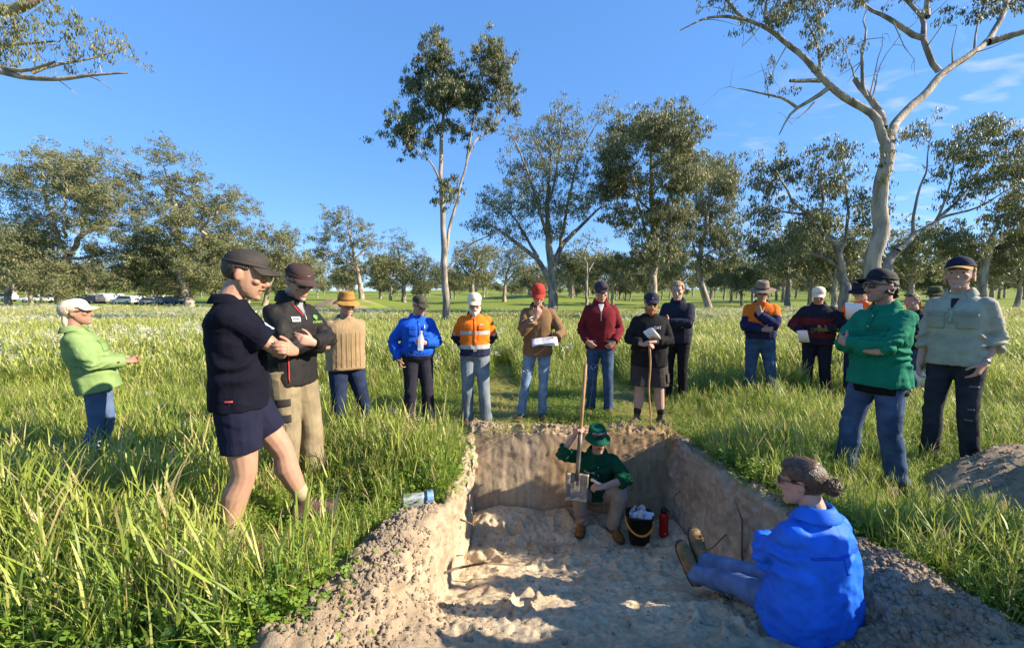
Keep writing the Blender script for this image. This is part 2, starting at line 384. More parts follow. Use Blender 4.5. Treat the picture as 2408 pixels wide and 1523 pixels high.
def ground_material():
    m = bpy.data.materials.new('ground_soil'); m.use_nodes = True; t = m.node_tree; N = t.nodes; L = t.links
    p = N['Principled BSDF']; p.inputs['Roughness'].default_value = .95; p.inputs['Specular IOR Level'].default_value = .1
    tcn = N.new('ShaderNodeTexCoord'); P_ = tcn.outputs['Object']
    def att(n): a = N.new('ShaderNodeAttribute'); a.attribute_name = n; return a.outputs['Fac']
    def noise(s, d=5, stretch=None, rough=.55):
        n = N.new('ShaderNodeTexNoise'); n.inputs['Scale'].default_value = s; n.inputs['Detail'].default_value = d; n.inputs['Roughness'].default_value = rough
        if stretch:
            mp_ = N.new('ShaderNodeMapping'); mp_.inputs['Scale'].default_value = stretch; L.new(P_, mp_.inputs[0]); L.new(mp_.outputs[0], n.inputs[0])
        else: L.new(P_, n.inputs[0])
        return n.outputs[0]
    def rng(s, a, b, c=0, d=1):
        r = N.new('ShaderNodeMapRange'); r.inputs[1].default_value = a; r.inputs[2].default_value = b; r.inputs[3].default_value = c; r.inputs[4].default_value = d
        L.new(s, r.inputs[0]); return r.outputs[0]
    def mix(f, a, b, blend='MIX'):
        x = N.new('ShaderNodeMix'); x.data_type = 'RGBA'; x.blend_type = blend
        if isinstance(f, float): x.inputs['Factor'].default_value = f
        else: L.new(f, x.inputs['Factor'])
        for k, s in (('A', a), ('B', b)):
            if isinstance(s, tuple): x.inputs[k].default_value = (*s, 1)
            else: L.new(s, x.inputs[k])
        return x.outputs['Result']
    def mul(a, b):
        x = N.new('ShaderNodeMath'); x.operation = 'MULTIPLY'
        for i, s in enumerate((a, b)):
            if isinstance(s, float): x.inputs[i].default_value = s
            else: L.new(s, x.inputs[i])
        return x.outputs[0]
    geo = N.new('ShaderNodeSeparateXYZ'); L.new(P_, geo.inputs[0])
    zz = N.new('ShaderNodeMath'); zz.operation = 'ADD'; L.new(geo.outputs['Z'], zz.inputs[0]); L.new(rng(noise(2.5), .3, .7, -.12, .12), zz.inputs[1])
    top = mix(rng(noise(6), .35, .65), (.31, .24, .16), (.41, .325, .225))            # grey sandy topsoil
    sub = mix(rng(noise(4), .35, .65), (.45, .36, .24), (.56, .46, .315))              # pale sand below
    soil = mix(rng(zz.outputs[0], -.52, -.28), sub, top)
    sand = mix(rng(noise(5, 6), .38, .62), (.62, .50, .325), (.73, .61, .42))
    sand = mix(rng(noise(11, 6, (1, 2.2, 1), .65), .56, .68), sand, (.30, .215, .135))
    sand = mix(rng(noise(2.2, 6, (1, 1.8, 1), .6), .50, .62, 0, .7), sand, mix(rng(noise(9), .4, .6), (.40, .285, .17), (.52, .39, .24)))
    soil = mix(att('floorness'), soil, sand)
    soil = mix(mul(att('orange'), .8), soil, (.42, .25, .11))
    soil = mix(rng(noise(38, 4), .3, .75, .0, .45), soil, mix(rng(noise(17), .4, .6), (.16, .12, .082), (.42, .34, .24)))
    # vertical spade streaks
    soil = mix(rng(noise(24, 5, (1, 1, .05)), .46, .70, 0, .5), soil, (.19, .15, .112))
    grassg = mix(rng(noise(1.3, 5), .35, .65), (.12, .15, .03), (.17, .19, .05))
    grassg = mix(rng(noise(16, 5), .45, .7), grassg, (.12, .10, .055))
    straw = mix(rng(noise(30, 5, (1, .3, 1)), .4, .62), (.15, .125, .07), (.34, .28, .16))
    grassg = mix(att('track'), grassg, straw)
    far = mix(rng(noise(.05, 4), .35, .65), (.15, .20, .032), (.20, .24, .05))
    dist = N.new('ShaderNodeVectorMath'); dist.operation = 'LENGTH'; L.new(P_, dist.inputs[0])
    grassg = mix(rng(dist.outputs['Value'], 12, 40), grassg, far)
    L.new(mix(att('soil'), grassg, soil), p.inputs['Base Color'])
    b1 = N.new('ShaderNodeBump'); b1.inputs['Strength'].default_value = .8; b1.inputs['Distance'].default_value = .035
    L.new(noise(22, 8, None, .72), b1.inputs['Height']); L.new(rng(att('wall'), 0, 1, .8, .22), b1.inputs['Strength'])
    b2 = N.new('ShaderNodeBump'); b2.inputs['Strength'].default_value = .5; b2.inputs['Distance'].default_value = .008
    L.new(noise(140, 4), b2.inputs['Height']); L.new(b1.outputs[0], b2.inputs['Normal']); L.new(b2.outputs[0], p.inputs['Normal'])
    return m
M_GROUND = ground_material()
tag(obj('ground', gm, M_GROUND), kind='structure')
# the paddock around it, out to the horizon
xs_ = np.unique(np.concatenate([-np.geomspace(5.0, 1500, 70)[::-1], np.linspace(X0, X1, 12), np.geomspace(7.2, 1500, 70)]))
ys_ = np.unique(np.concatenate([np.linspace(-60, 0, 12), np.linspace(Y0, Y1, 8), np.geomspace(8.0, 2600, 110)]))
xx, yy = np.meshgrid(xs_, ys_); pz = ground_z(xx.ravel(), yy.ravel())
inb = (xx.ravel() >= X0 - 1e-6) & (xx.ravel() <= X1 + 1e-6) & (yy.ravel() >= Y0 - 1e-6) & (yy.ravel() <= Y1 + 1e-6)
pz[inb] = hills(xx.ravel()[inb], yy.ravel()[inb])
pv = np.stack([xx.ravel(), yy.ravel(), pz], -1); ii = np.arange(xx.size).reshape(xx.shape)
pq = np.stack([ii[:-1, :-1], ii[:-1, 1:], ii[1:, 1:], ii[1:, :-1]], -1).reshape(-1, 4)
cen = pv[pq].mean(1)
hole = (cen[:, 0] > X0) & (cen[:, 0] < X1) & (cen[:, 1] > Y0) & (cen[:, 1] < Y1)
pm = quick_mesh('paddock', pv, pq[~hole])
fattr(pm, 'soil', np.zeros(len(pv))); fattr(pm, 'track', track(pv[:, 0], pv[:, 1]))
tag(obj('paddock', pm, M_GROUND), kind='structure')
# low eroded earth bank left of centre, far across the paddock
bx_, by_ = np.meshgrid(np.linspace(-1, 1, 70), np.linspace(-1, 1, 40)); bxf, byf = bx_.ravel(), by_.ravel()
bz_ = 1.25 * np.clip(1 - (bxf ** 2 + byf ** 2), 0, 1) ** .8 * (1 + .25 * vnoise(np.stack([bxf * 3, byf * 3, 0 * bxf], -1))) * (1 - .35 * bxf)
bwx, bwy = -23.5 + bxf * 5.6, 60 + byf * 3.2; bv_ = np.stack([bwx, bwy, hills(bwx, bwy) - .12 + bz_], -1); bi_ = np.arange(bx_.size).reshape(bx_.shape)
bm_ = quick_mesh('earth_bank', bv_, np.stack([bi_[:-1, :-1], bi_[:-1, 1:], bi_[1:, 1:], bi_[1:, :-1]], -1).reshape(-1, 4))
fattr(bm_, 'soil', sstep(-.1, .25, vnoise(np.stack([bxf * 2.2, byf * 2.2, 0 * bxf + 6], -1)) + .35 * sstep(.2, -.6, bxf) - .1)); fattr(bm_, 'track', 0 * bxf); fattr(bm_, 'orange', .55 + 0 * bxf)
tag(obj('earth_bank', bm_, M_GROUND), kind='structure')
# ================================================================ people
def rotm(axis, deg):
    return np.array(Matrix.Rotation(math.radians(deg), 3, Vector(axis)))
def ik(S, W, l1, l2, pole):
    d = W - S; L = np.linalg.norm(d); mx_ = (l1 + l2) * .995
    if L > mx_: W = S + d / L * mx_; d = W - S; L = mx_
    if L < abs(l1 - l2) + .03: L = abs(l1 - l2) + .03
    dh = nrm(d); a = (l1 * l1 - l2 * l2 + L * L) / (2 * L); h = math.sqrt(max(l1 * l1 - a * a, 1e-6))
    pl = np.asarray(pole, float); pl = nrm(pl - dh * np.dot(pl, dh))
    return S + dh * a + pl * h, W
TORSO_M = [(-.10, .085, .055, .065), (-.05, .15, .095, .11), (.0, .168, .108, .122), (.06, .163, .112, .112), (.14, .150, .108, .095),
           (.22, .154, .112, .095), (.30, .170, .122, .105), (.38, .178, .128, .115), (.44, .176, .114, .12), (.485, .160, .088, .108),
           (.515, .128, .070, .088), (.545, .092, .060, .074), (.58, .064, .056, .064)]
TORSO_F = [(-.10, .09, .055, .07), (-.05, .158, .095, .12), (.0, .178, .108, .135), (.06, .168, .112, .118), (.14, .145, .105, .092),
           (.22, .145, .108, .09), (.30, .155, .135, .098), (.38, .160, .142, .105), (.44, .158, .108, .11), (.485, .144, .08, .10),
           (.515, .112, .064, .08), (.545, .08, .054, .066), (.58, .056, .05, .056)]
def hand(mb, wr, d, n, right, curl=.5, splay=.0, thumb=.4, k=1.0):
    d = nrm(d); n = nrm(np.asarray(n, float) - d * np.dot(n, d)); b = np.cross(d, n) * (1 if right else -1)   # b points to the thumb
    R = []
    for t, w_, th in ((-.02, .028, .022), (.012, .034, .021), (.045, .041, .018), (.075, .043, .0165), (.09, .038, .013)):
        c = wr + d * t * k; a = np.arange(12) * math.pi / 6
        R.append(c + np.outer(np.sign(np.cos(a)) * np.abs(np.cos(a)) ** .8 * w_ * k, b) + np.outer(np.sin(a) * th * k, n))
    rings(mb, R)
    for i, (off, ln, r) in enumerate(((.030, .072, .0098), (.0105, .080, .0102), (-.010, .074, .0098), (-.029, .058, .0088))):
        p = wr + (d * .082 + b * off) * k; dirv = nrm(d + b * off * splay * 12); pts = [p - dirv * .02, p]; rr = [r, r]
        c = curl * (1 + .12 * (i - 1))
        for s_, frac in ((c * 62, .42), (c * 78, .32), (c * 45, .26)):
            ax = np.cross(dirv, n); dirv = rotm(ax, s_) @ dirv
            p = p + dirv * ln * frac * k; pts.append(p); rr.append(r * (1 - .09 * len(rr) / 2))
        tube(mb, pts, [q_ * k for q_ in rr], 8, ref=b, round_ends=True)
    p = wr + (d * .02 + b * .026 + n * .006) * k; dv_ = nrm(d * .62 + b * .7 + n * (.2 + thumb * .5)); pts = [p]; rr = [.015]
    for s_, ln, r in ((0, .038, .0125), (thumb * 40, .030, .011), (thumb * 45, .024, .0092)):
        ax = np.cross(dv_, nrm(d * .9 - b * .3 + n * .3)); dv_ = rotm(ax, s_) @ dv_ if np.linalg.norm(ax) > .05 else dv_
        p = p + dv_ * ln * k; pts.append(p); rr.append(r)
    tube(mb, pts, [q_ * k for q_ in rr], 8, ref=n, round_ends=True)

def text_mesh(txt, size):
    cu = bpy.data.curves.new('lettering', 'FONT'); cu.body = txt; cu.size = size; cu.align_x = 'CENTER'; cu.align_y = 'CENTER'
    o = bpy.data.objects.new('tmp', cu); COL.objects.link(o)
    dg = bpy.context.evaluated_depsgraph_get(); dg.update()
    m = bpy.data.meshes.new_from_object(o.evaluated_get(dg)); bpy.data.objects.remove(o)
    return m

class Person:
    def __init__(s, label, loc, yaw, H=1.8, g=1.0, female=False, belly=0.0, skin=(.50, .30, .21), pel=(0, 0, .95), ptilt=0, lean=0, side=0,
                 twist=0, head=(0, 0, 0), aR=None, aL=None, fR=(.11, .0, 0), fL=(-.11, .0, 0), toeR=12, toeL=-12, kneeR=(0, 1, 0), kneeL=(0, 1, 0),
                 feet3=None, hd=1.06, vox=.0065, shoulders=.99, legk=1.0, brow=(.10, .06, .04), stubble=None, lips=(.42, .20, .16)):
        s.s = H / 1.8; s.legk = legk; s.loc = np.array(loc, float); s.yaw = yaw; s.g = g; s.vox = vox; s.female = female
        s.root = empty('person', loc, -math.radians(yaw)); tag(s.root, label, 'person')
        s.skin = np.array(skin) * .74; s.hd = hd; s.brow = brow; s.stubble = stubble; s.lips = lips
        P0 = np.array(pel, float); Rp = rotm((1, 0, 0), -ptilt); Rc = rotm((0, 0, 1), -twist) @ rotm((0, 1, 0), side) @ rotm((1, 0, 0), -lean)
        s.P0, s.Rp, s.Rc = P0, Rp, Rc; s.A = P0 + Rp @ V(0, 0, .12)
        tor = TORSO_F if female else TORSO_M
        s.tor = []
        for h, w_, df, db in tor:
            bl = belly * math.exp(-((h - .10) / .13) ** 2)
            s.tor.append((h, (w_ * (shoulders if h > .3 else 1)) * g + bl * .55, df * g + bl, db * g + bl * .25))
        sx_ = (.143 if female else .160) * (.6 + .4 * g) * shoulders
        s.SR = s.cp(V(sx_, -.015, .472)); s.SL = s.cp(V(-sx_, -.015, .472))
        s.Rh = Rc @ rotm((0, 0, 1), -head[0]) @ rotm((0, 1, 0), head[2]) @ rotm((1, 0, 0), -head[1])
        s.nb = s.cp(V(0, -.018, .55)); s.nt = s.cp(V(0, .004, .628)) + s.Rc @ V(0, .022 * math.sin(math.radians(head[1])) * 2, 0)
        s.hc = s.nt + s.Rh @ V(0, .028, .092)
        aR = aR or dict(w=(.27, .03, .83)); aL = aL or dict(w=(-.27, .03, .83))
        s.arm = []
        for S, a, sg in ((s.SR, aR, 1), (s.SL, aL, -1)):
            W = np.array(a['w'], float); E, W = ik(S, W, .300, .262, a.get('pole', (sg * .5, -.8, -.3)))
            dflt = nrm(W - E)
            s.arm.append((S, E, W, np.array(a.get('hd', dflt), float), np.array(a.get('hn', (-sg, 0, 0.01)), float), a.get('curl', .45), a.get('thumb', .4), a.get('splay', 0)))
        s.leg = []; s.feet = []
        for sg, f, kp, ty in ((1, fR, kneeR, toeR), (-1, fL, kneeL, toeL)):
            Hj = P0 + Rp @ V(sg * .088 * (1.06 if female else 1), 0, -.02)
            if feet3: tdir, up = nrm(feet3[0 if sg > 0 else 1][0]), nrm(feet3[0 if sg > 0 else 1][1])
            else: tdir = V(math.sin(math.radians(ty)), math.cos(math.radians(ty)), 0); up = V(0, 0, 1)
            up = nrm(up - tdir * np.dot(up, tdir)); base = np.array(f, float); ank = base + up * .088
            K, ank2 = ik(Hj, ank, .432, .418, kp)
            s.leg.append((Hj, K, ank2)); s.feet.append((ank2 - up * .088, tdir, up))
        s.body()
    # torso frame: point with height h above the pelvis
    def cp(s, v): return s.A + s.Rc @ (np.asarray(v, float) - V(0, 0, .12))
    def tp(s, x, y, h):
        t = float(sstep(.02, .22, h)); a = s.P0 + s.Rp @ V(x, y, h); b = s.A + s.Rc @ V(x, y, h - .12)
        return a * (1 - t) + b * t
    def ring(s, h, w_, df, db, n=28, e=2.3):
        th = np.arange(n) * 2 * math.pi / n; c, sn = np.cos(th), np.sin(th)
        x = np.sign(c) * np.abs(c) ** (2 / e) * w_; y = np.sign(sn) * np.abs(sn) ** (2 / e); y = np.where(y > 0, y * df, y * db)
        return np.array([s.tp(a, b, h) for a, b in zip(x, y)])
    def W(s, p):
        p = np.asarray(p, float) * s.s; a = -math.radians(s.yaw); c, sn = math.cos(a), math.sin(a)
        return V(c * p[0] - sn * p[1], sn * p[0] + c * p[1], p[2]) + s.loc
    def hp(s, *v): return s.hc + s.Rh @ (np.array(v, float) * s.hd)
    def add(s, name, me, m, parent=None):
        if s.s != 1: me.transform(Matrix.Scale(s.s, 4))
        return obj(name, me, m, parent or s.root)
    def body(s):
        mb = MB(); g = s.g
        rings(mb, [s.ring(h, w_ * (.95 if h < .4 else .90), df * .95, db * .95) for h, w_, df, db in s.tor])
        k = (g + 1) / 2
        tube(mb, [s.nb, s.nt, s.nt + s.Rh @ V(0, .005, .05)], [(.062 * k, .064 * k), (.054 * k, .058 * k), (.052, .056)], 14, ref=s.Rc @ V(0, 1, 0))
        for i, (S, E, W, hd_, hn, curl, th, sp) in enumerate(s.arm):
            ell(mb, S + V(0, 0, -.022), (.046 * k, .048 * k, .050 * k))
            m1 = S * .5 + E * .5; m2 = E * .7 + W * .3
            f = .88 if s.female else 1
            tube(mb, [S, m1, E, m2, W], [.046 * k * f, .048 * k * f, .039 * k * f, .043 * k * f, (.025 * k, .030 * k)], 12, round_ends=True)
            hand(mb, W, hd_, hn, i == 0, curl, sp, th, .9 if s.female else 1.0)
        g0 = g; g = g * s.legk
        for (Hj, K, An), (fb, td, up) in zip(s.leg, s.feet):
            q_ = An - K; back = nrm(np.cross(np.cross(q_, K - Hj), q_)); back = back if np.linalg.norm(back) > .5 else -td
            back = -td - q_ * np.dot(-td, q_) / np.dot(q_, q_)
            tube(mb, [Hj + V(0, 0, .04), Hj * .75 + K * .25, Hj * .4 + K * .6, K, K + q_ * .12, K + q_ * .33 + back * .016, K + q_ * .6 + back * .008, K + q_ * .85, An - up * .02],
                 [.082 * g, .079 * g, .066 * g, .053 * g, .051 * g, .056 * g, .046 * g, .036 * k, .035], 14, ref=td, round_ends=True)
            tube(mb, [fb + up * .05 - td * .05, fb + up * .055, fb + up * .035 + td * .1, fb + up * .028 + td * .16], [.033, .038, (.036, .026), (.03, .018)], 10, ref=up)
        # head
        R, hp, d = s.Rh, s.hp, s.hd
        ell(mb, hp(0, -.010, .032), V(.076, .097, .086) * d, R, 20, 14)
        RR = []
        for z, cy, hw, df, db in ((.05, .0, .070, .088, .08), (.015, .0, .0705, .092, .07), (-.02, .0, .068, .094, .05), (-.055, .01, .062, .084, .035),
                                  (-.082, .022, .052, .070, .03), (-.103, .04, .036, .05, .03), (-.116, .055, .02, .03, .02)):
            th = np.arange(20) * math.pi / 10; c, sn = np.cos(th), np.sin(th)
            RR.append(np.array([hp(a * hw, cy + (b * df if b > 0 else b * db), z) for a, b in zip(c, sn)]))
        rings(mb, RR)
        tube(mb, [hp(0, .088, .022), hp(0, .103, .0), hp(0, .116, -.022), hp(0, .104, -.034)], [.0085 * d, .0105 * d, .0145 * d, .012 * d], 8, ref=R[:, 0], round_ends=True)
        for sg in (-1, 1):
            ell(mb, hp(sg * .011, .101, -.029), V(.0085, .010, .008) * d, R, 8, 6)                     # nostril wing
            tube(mb, [hp(sg * .012, .090, .033), hp(sg * .034, .085, .036), hp(sg * .055, .068, .030)], [.008 * d, .009 * d, .007 * d], 8, ref=R[:, 1], round_ends=True)
            ell(mb, hp(sg * .043, .066, -.018), V(.022, .022, .018) * d, R, 10, 8)                    # cheek
            ell(mb, hp(sg * .074, -.012, -.002), V(.011, .020, .033) * d, R @ rotm((0, 0, 1), sg * 18), 10, 8)   # ear
            ell(mb, hp(sg * .0315, .079, .014), V(.0135, .012, .0115) * d, R, 10, 8)                  # eye ball and lids
        tube(mb, [hp(-.024, .087, -.064), hp(0, .096, -.060), hp(.024, .087, -.064)], [.005 * d, .0075 * d, .005 * d], 8, ref=R[:, 2], round_ends=True)
        tube(mb, [hp(-.020, .085, -.073), hp(0, .094, -.072), hp(.020, .085, -.073)], [.005 * d, .0078 * d, .005 * d], 8, ref=R[:, 2], round_ends=True)
        ell(mb, hp(0, .084, -.101), V(.022, .018, .016) * d, R, 10, 8)
        me = fuse(mb, 'body', s.vox, 2, ratio=.38 if s.vox < .006 else .19, fac=.42)
        co = coords(me); L = ((co - s.hc) @ R) / d
        cols = np.tile(s.skin, (len(co), 1)) * (1 + .05 * vnoise(co * 30))[:, None]
        dist = np.linalg.norm(L, axis=1); hm = dist < .16
        fr = hm & (L[:, 1] > .05)
        def blend(mask, c, a): cols[mask] = cols[mask] * (1 - a) + np.array(c) * a
        blend(fr & (np.abs(L[:, 0]) < .027) & (np.abs(L[:, 2] + .0675) < .011), s.lips, .7)
        blend(fr & (np.abs(np.abs(L[:, 0]) - .05) < .022) & (np.abs(L[:, 2] + .02) < .02), s.skin * V(1.12, .85, .8), .45)
        blend(hm & (L[:, 1] > .09) & (np.abs(L[:, 2] + .02) < .02), s.skin * V(1.15, .85, .8), .5)
        blend(hm & (np.abs(L[:, 0]) > .074) & (L[:, 1] < .02), s.skin * V(1.2, .8, .75), .5)
        if s.stubble is not None:
            jm = hm & (L[:, 2] < -.03) & (L[:, 1] > -.01) & (L[:, 2] > -.14) & ~((L[:, 1] > .06) & (np.abs(L[:, 0]) < .02) & (L[:, 2] > -.075) & (L[:, 2] < -.06))
            blend(jm & ~((L[:, 2] > -.05) & (L[:, 1] > .05) & (np.abs(L[:, 0]) > .03)), s.stubble[:3], s.stubble[3] if len(s.stubble) > 3 else .5)
        blend(fr & (np.abs(np.abs(L[:, 0]) - .033) < .022) & (np.abs(L[:, 2] - .040) < .0055), s.brow, .75)
        for a_ in s.arm:
            blend(np.linalg.norm(co - (a_[2] + nrm(a_[3]) * .09), axis=1) < .085, s.skin * V(1.05, .86, .8), .4)
        set_col(me, cols)
        s.add('body', me, M_SKIN)
        for sg in (-1, 1):
            mbe = MB(); ell(mbe, hp(sg * .0315, .0845, .0125), V(.0085, .0075, .0055) * d, R, 10, 8)
            s.add('eye', mbe.mesh('eye'), plain((.035, .02, .014), .25, var=0))
    # ---------------------------------------------------------------- clothes
    def shirt(s, m, hem=-.08, ease=.022, sleeve='long', sl=.025, loose=.6, folds=.016, fsc=.07, name='shirt', vox=None, pattern=None, flare=0.0, tuck=False, top=.568, cuff=0.0):
        mb = MB(); vox = vox or s.vox * 1.35
        hs_ = [t[0] for t in s.tor]; W_ = [t[1] for t in s.tor]; F_ = [t[2] for t in s.tor]; B_ = [t[3] for t in s.tor]
        wm, fm, bm = max(W_[2:8]), max(F_[2:9]), max(B_[2:9])
        R = []
        for h in np.concatenate([np.linspace(hem, .43, 16), [.46, .485, .51, .53, .55, top]]):
            w_, df, db = np.interp(h, hs_, W_), np.interp(h, hs_, F_), np.interp(h, hs_, B_)
            if h < .0: w_, df, db = np.interp(.0, hs_, W_), np.interp(.02, hs_, F_), np.interp(.0, hs_, B_)
            l = loose * float(sstep(.43, .33, h)); w_ = w_ * (1 - l) + wm * l; df = df * (1 - l) + fm * l; db = db * (1 - l) + bm * l
            e = ease * (1 - .6 * float(sstep(.42, .53, h))) + flare * float(sstep(.15, hem, h))
            if tuck: e -= .5 * ease * float(sstep(hem + .06, hem, h)) ; 
            R.append(s.ring(h, w_ + e, df + e, db + e, 32, 2.4))
        rings(mb, R)
        k = (s.g + 1) / 2
        for S, E, Wr, *_ in s.arm:
            ell(mb, S + V(0, 0, -.014), .052 * k + sl * .8)
            if sleeve == 'short':
                e = S * .22 + E * .78
                tube(mb, [S, S * .5 + E * .5, e, e + (E - S) * .02], [.050 * k + sl * .8, .055 * k + sl, .054 * k + sl * 1.15, .05 * k + sl], 14)
            else:
                t = {'long': .97, 'rolled': .18, 'elbow': .05, 'three': .55}.get(sleeve, .97)
                end = E * (1 - t) + Wr * t; ax = nrm(Wr - E)
                pts = [S, S * .5 + E * .5, S * .12 + E * .88, E + nrm(E - (S + Wr) / 2) * .004]
                rr = [.050 * k + sl * .75, .051 * k + sl * .9, .046 * k + sl * .95, .045 * k + sl * .95]
                if t > .3:
                    for q_ in (.25, .5, .75):
                        if q_ < t: pts.append(E * (1 - q_) + Wr * q_); rr.append((.046 - .012 * q_) * k + sl * (1 - .25 * q_))
                pts.append(end); rr.append((.046 - .016 * t) * k + sl * (.8 if t > .9 else 1.0) + cuff * .5)
                if sleeve in ('rolled', 'elbow', 'three'):
                    pts.append(end + ax * .02); rr.append(rr[-1] + .008); pts.append(end + ax * .055); rr.append(rr[-1])
                tube(mb, pts, rr, 14)
        me = fuse(mb, name, vox, 4, folds * .9, fsc, fac=.5, ratio=None if (s.vox < .006 or pattern) else .5)
        co = coords(me); 
        # cloth folds: creases that pull from shoulder and elbow, gathers above the hem
        no = np.empty(len(co) * 3, np.float32); me.vertices.foreach_get('normal', no); no = no.reshape(-1, 3)
        q = co * V(1, 1, 1); wv_ = vnoise(co * 5)
        fold = np.sin(co[:, 2] * 30 + co[:, 0] * 24 + 7 * wv_) * np.clip(vnoise(co * 4.5 + 7), 0, 1) * folds * .7 * sstep(.50, .40, co[:, 2] - s.P0[2])
        arm_d = np.full(len(co), 9.)
        for S, E, Wr, *_ in s.arm: arm_d = np.minimum(arm_d, np.linalg.norm(co - E, axis=1))
        el = np.exp(-(arm_d / .12) ** 2); fold = fold + np.sin(co[:, 2] * 95 + co[:, 0] * 60 + 6 * wv_) * el * folds * .35
        hh = co[:, 2] - s.P0[2]; ang = np.arctan2(co[:, 1] - s.P0[1], co[:, 0] - s.P0[0])
        gather = np.exp(-((hh - hem - .05) / .10) ** 2) * (1 - el); fold = fold + np.sin(ang * 13 + 5 * vnoise(co * 3)) * gather * folds * .12
        me.vertices.foreach_set('co', (co + no * fold[:, None]).astype(np.float32).ravel()); me.update()
        co = coords(me)
        if pattern: set_col(me, pattern(s, co)); m = M_VCLOTH
        s.shirt_me = me; s._bv = {}
        s.shirt_bvh = BVHTree.FromPolygons([Vector(c) for c in co], [tuple(p.vertices) for p in me.polygons])
        s.shirt_obj = s.add(name, me, m)
        s.hem = hem; s.ease = ease
        return s.shirt_obj
    def trousers(s, m, length=.93, ease=.014, rise=.10, folds=.012, name='trousers', wide=1.0, pattern=None):
        mb = MB(); hs_ = [t[0] for t in s.tor]; R = []
        for h in (-.105, -.07, -.03, .0, .04, .08, rise):
            w_, df, db = [np.interp(h, hs_, [t[i] for t in s.tor]) for i in (1, 2, 3)]
            R.append(s.ring(h, w_ + ease, df + ease, db + ease, 28, 2.4))
        rings(mb, R)
        for (Hj, K, An), (fb, td, up) in zip(s.leg, s.feet):
            q_ = An - K; th = K - Hj; g = s.g * s.legk; e = ease * 1.25 * wide
            if length < .6:                                  # shorts: a fraction of the thigh
                end = Hj + th * (length / .5); f = length / .5
                tube(mb, [Hj + V(0, 0, .03), Hj + th * .3 * f, Hj + th * .65 * f, end], [.086 * g + e, .085 * g + e, .077 * g + e * 1.1, .071 * g + e * 1.25], 16, ref=td)
            else:
                back = -td - q_ * np.dot(-td, q_) / np.dot(q_, q_)
                end = An + nrm(q_) * .02
                tube(mb, [Hj + V(0, 0, .03), Hj + th * .25, Hj + th * .6, K, K + q_ * .15, K + q_ * .4 + back * .008, K + q_ * .7, K + q_ * .9, end],
                     [.083 * g + e, .078 * g + e * .9, .066 * g + e * .8, .052 * g + e * .8, .050 * g + e * .9, .051 * g + e * .9, .041 * g + e * 1.1, .041 * g + e * 1.2, .044 * g + e * 1.25], 16, ref=td)
        me = fuse(mb, name, s.vox * 1.35, 3, folds * .7, .09, ratio=.45 if s.vox < .006 else .28)
        co = coords(me); no = np.empty(len(co) * 3, np.float32); me.vertices.foreach_get('normal', no); no = no.reshape(-1, 3)
        low = np.zeros(len(co))
        for (Hj, K, An), _f in zip(s.leg, s.feet):           # bunching at knee and ankle
            for c, r in ((K, .13), (An, .16)): low = np.maximum(low, np.exp(-(np.linalg.norm(co - c, axis=1) / r) ** 2))
        ph = co[:, 2] * 46 + co[:, 0] * 26 + 9 * vnoise(co * 4.2)
        fold = (np.sin(ph) * np.clip(vnoise(co * 6 + 3) + .25, 0, 1) * (.18 + low) + .5 * vnoise(co * 17) * low) * folds * .6
        me.vertices.foreach_set('co', (co + no * fold[:, None]).astype(np.float32).ravel()); me.update(); co = coords(me)
        if pattern: set_col(me, pattern(s, co)); m = M_VCLOTH
        s.tr_bvh = BVHTree.FromPolygons([Vector(c) for c in co], [tuple(p.vertices) for p in me.polygons])
        s.tr_obj = s.add(name, me, m)
        return s.tr_obj
    def belt(s, m, h=.085, t=.03, ex=.02, buckle=(.5, .45, .35)):
        hs_ = [q[0] for q in s.tor]; R = []
        for dh, e in ((-t / 2, ex), (-t / 2, ex + .006), (t / 2, ex + .006), (t / 2, ex)):
            w_, df, db = [np.interp(h, hs_, [q[i] for q in s.tor]) for i in (1, 2, 3)]
            R.append(s.ring(h + dh, w_ + e, df + e, db + e, 36, 2.4))
        mb = MB(); rings(mb, R, cap=False); o = s.add('belt', mb.mesh('belt'), m, s.tr_obj)
        w_, df, db = [np.interp(h, hs_, [q[i] for q in s.tor]) for i in (1, 2, 3)]
        mb = MB(); box(mb, s.tp(0, df + ex + .010, h), (.045, .008, .036), s.Rp); s.add('buckle', mb.mesh('buckle', False), plain(buckle, .35, metal=.9), s.tr_obj)
    def collar(s, m, h=.04, open_=28, flare=.022, stand=.008, name='collar', gap=0):
        """folded shirt collar around the neck"""
        k = (s.g + 1) / 2; R = []; n = 30; o_ = math.radians(open_)
        prof = ((.062 * k + stand, .545), (.063 * k + stand, .562 + h * .8), (.066 * k + stand, .566 + h), (.072 * k + stand, .562 + h), (.076 * k + stand + flare, .548 + h * .15), (.074 * k + stand + flare, .545))
        rows = []
        for r, z in prof:
            th = np.linspace(math.pi / 2 + o_, math.pi / 2 + 2 * math.pi - o_, n)
            dz = np.where(np.abs(th - 1.5 * math.pi) > 2.0, -.018, 0)
            rows.append(np.array([s.cp(V(r * math.cos(a) * 1.02, -.012 + r * math.sin(a) * 1.05, z + z_ - .03 * max(0, math.sin(a)))) for a, z_ in zip(th, dz)]))
        mb = MB(); rings(mb, rows, cap=False, closed=False)
        me = bake(mb.mesh(name), [('SOLIDIFY', dict(thickness=.004)), ('SUBSURF', dict(levels=1))])
        return s.add(name, me, m, s.shirt_obj)
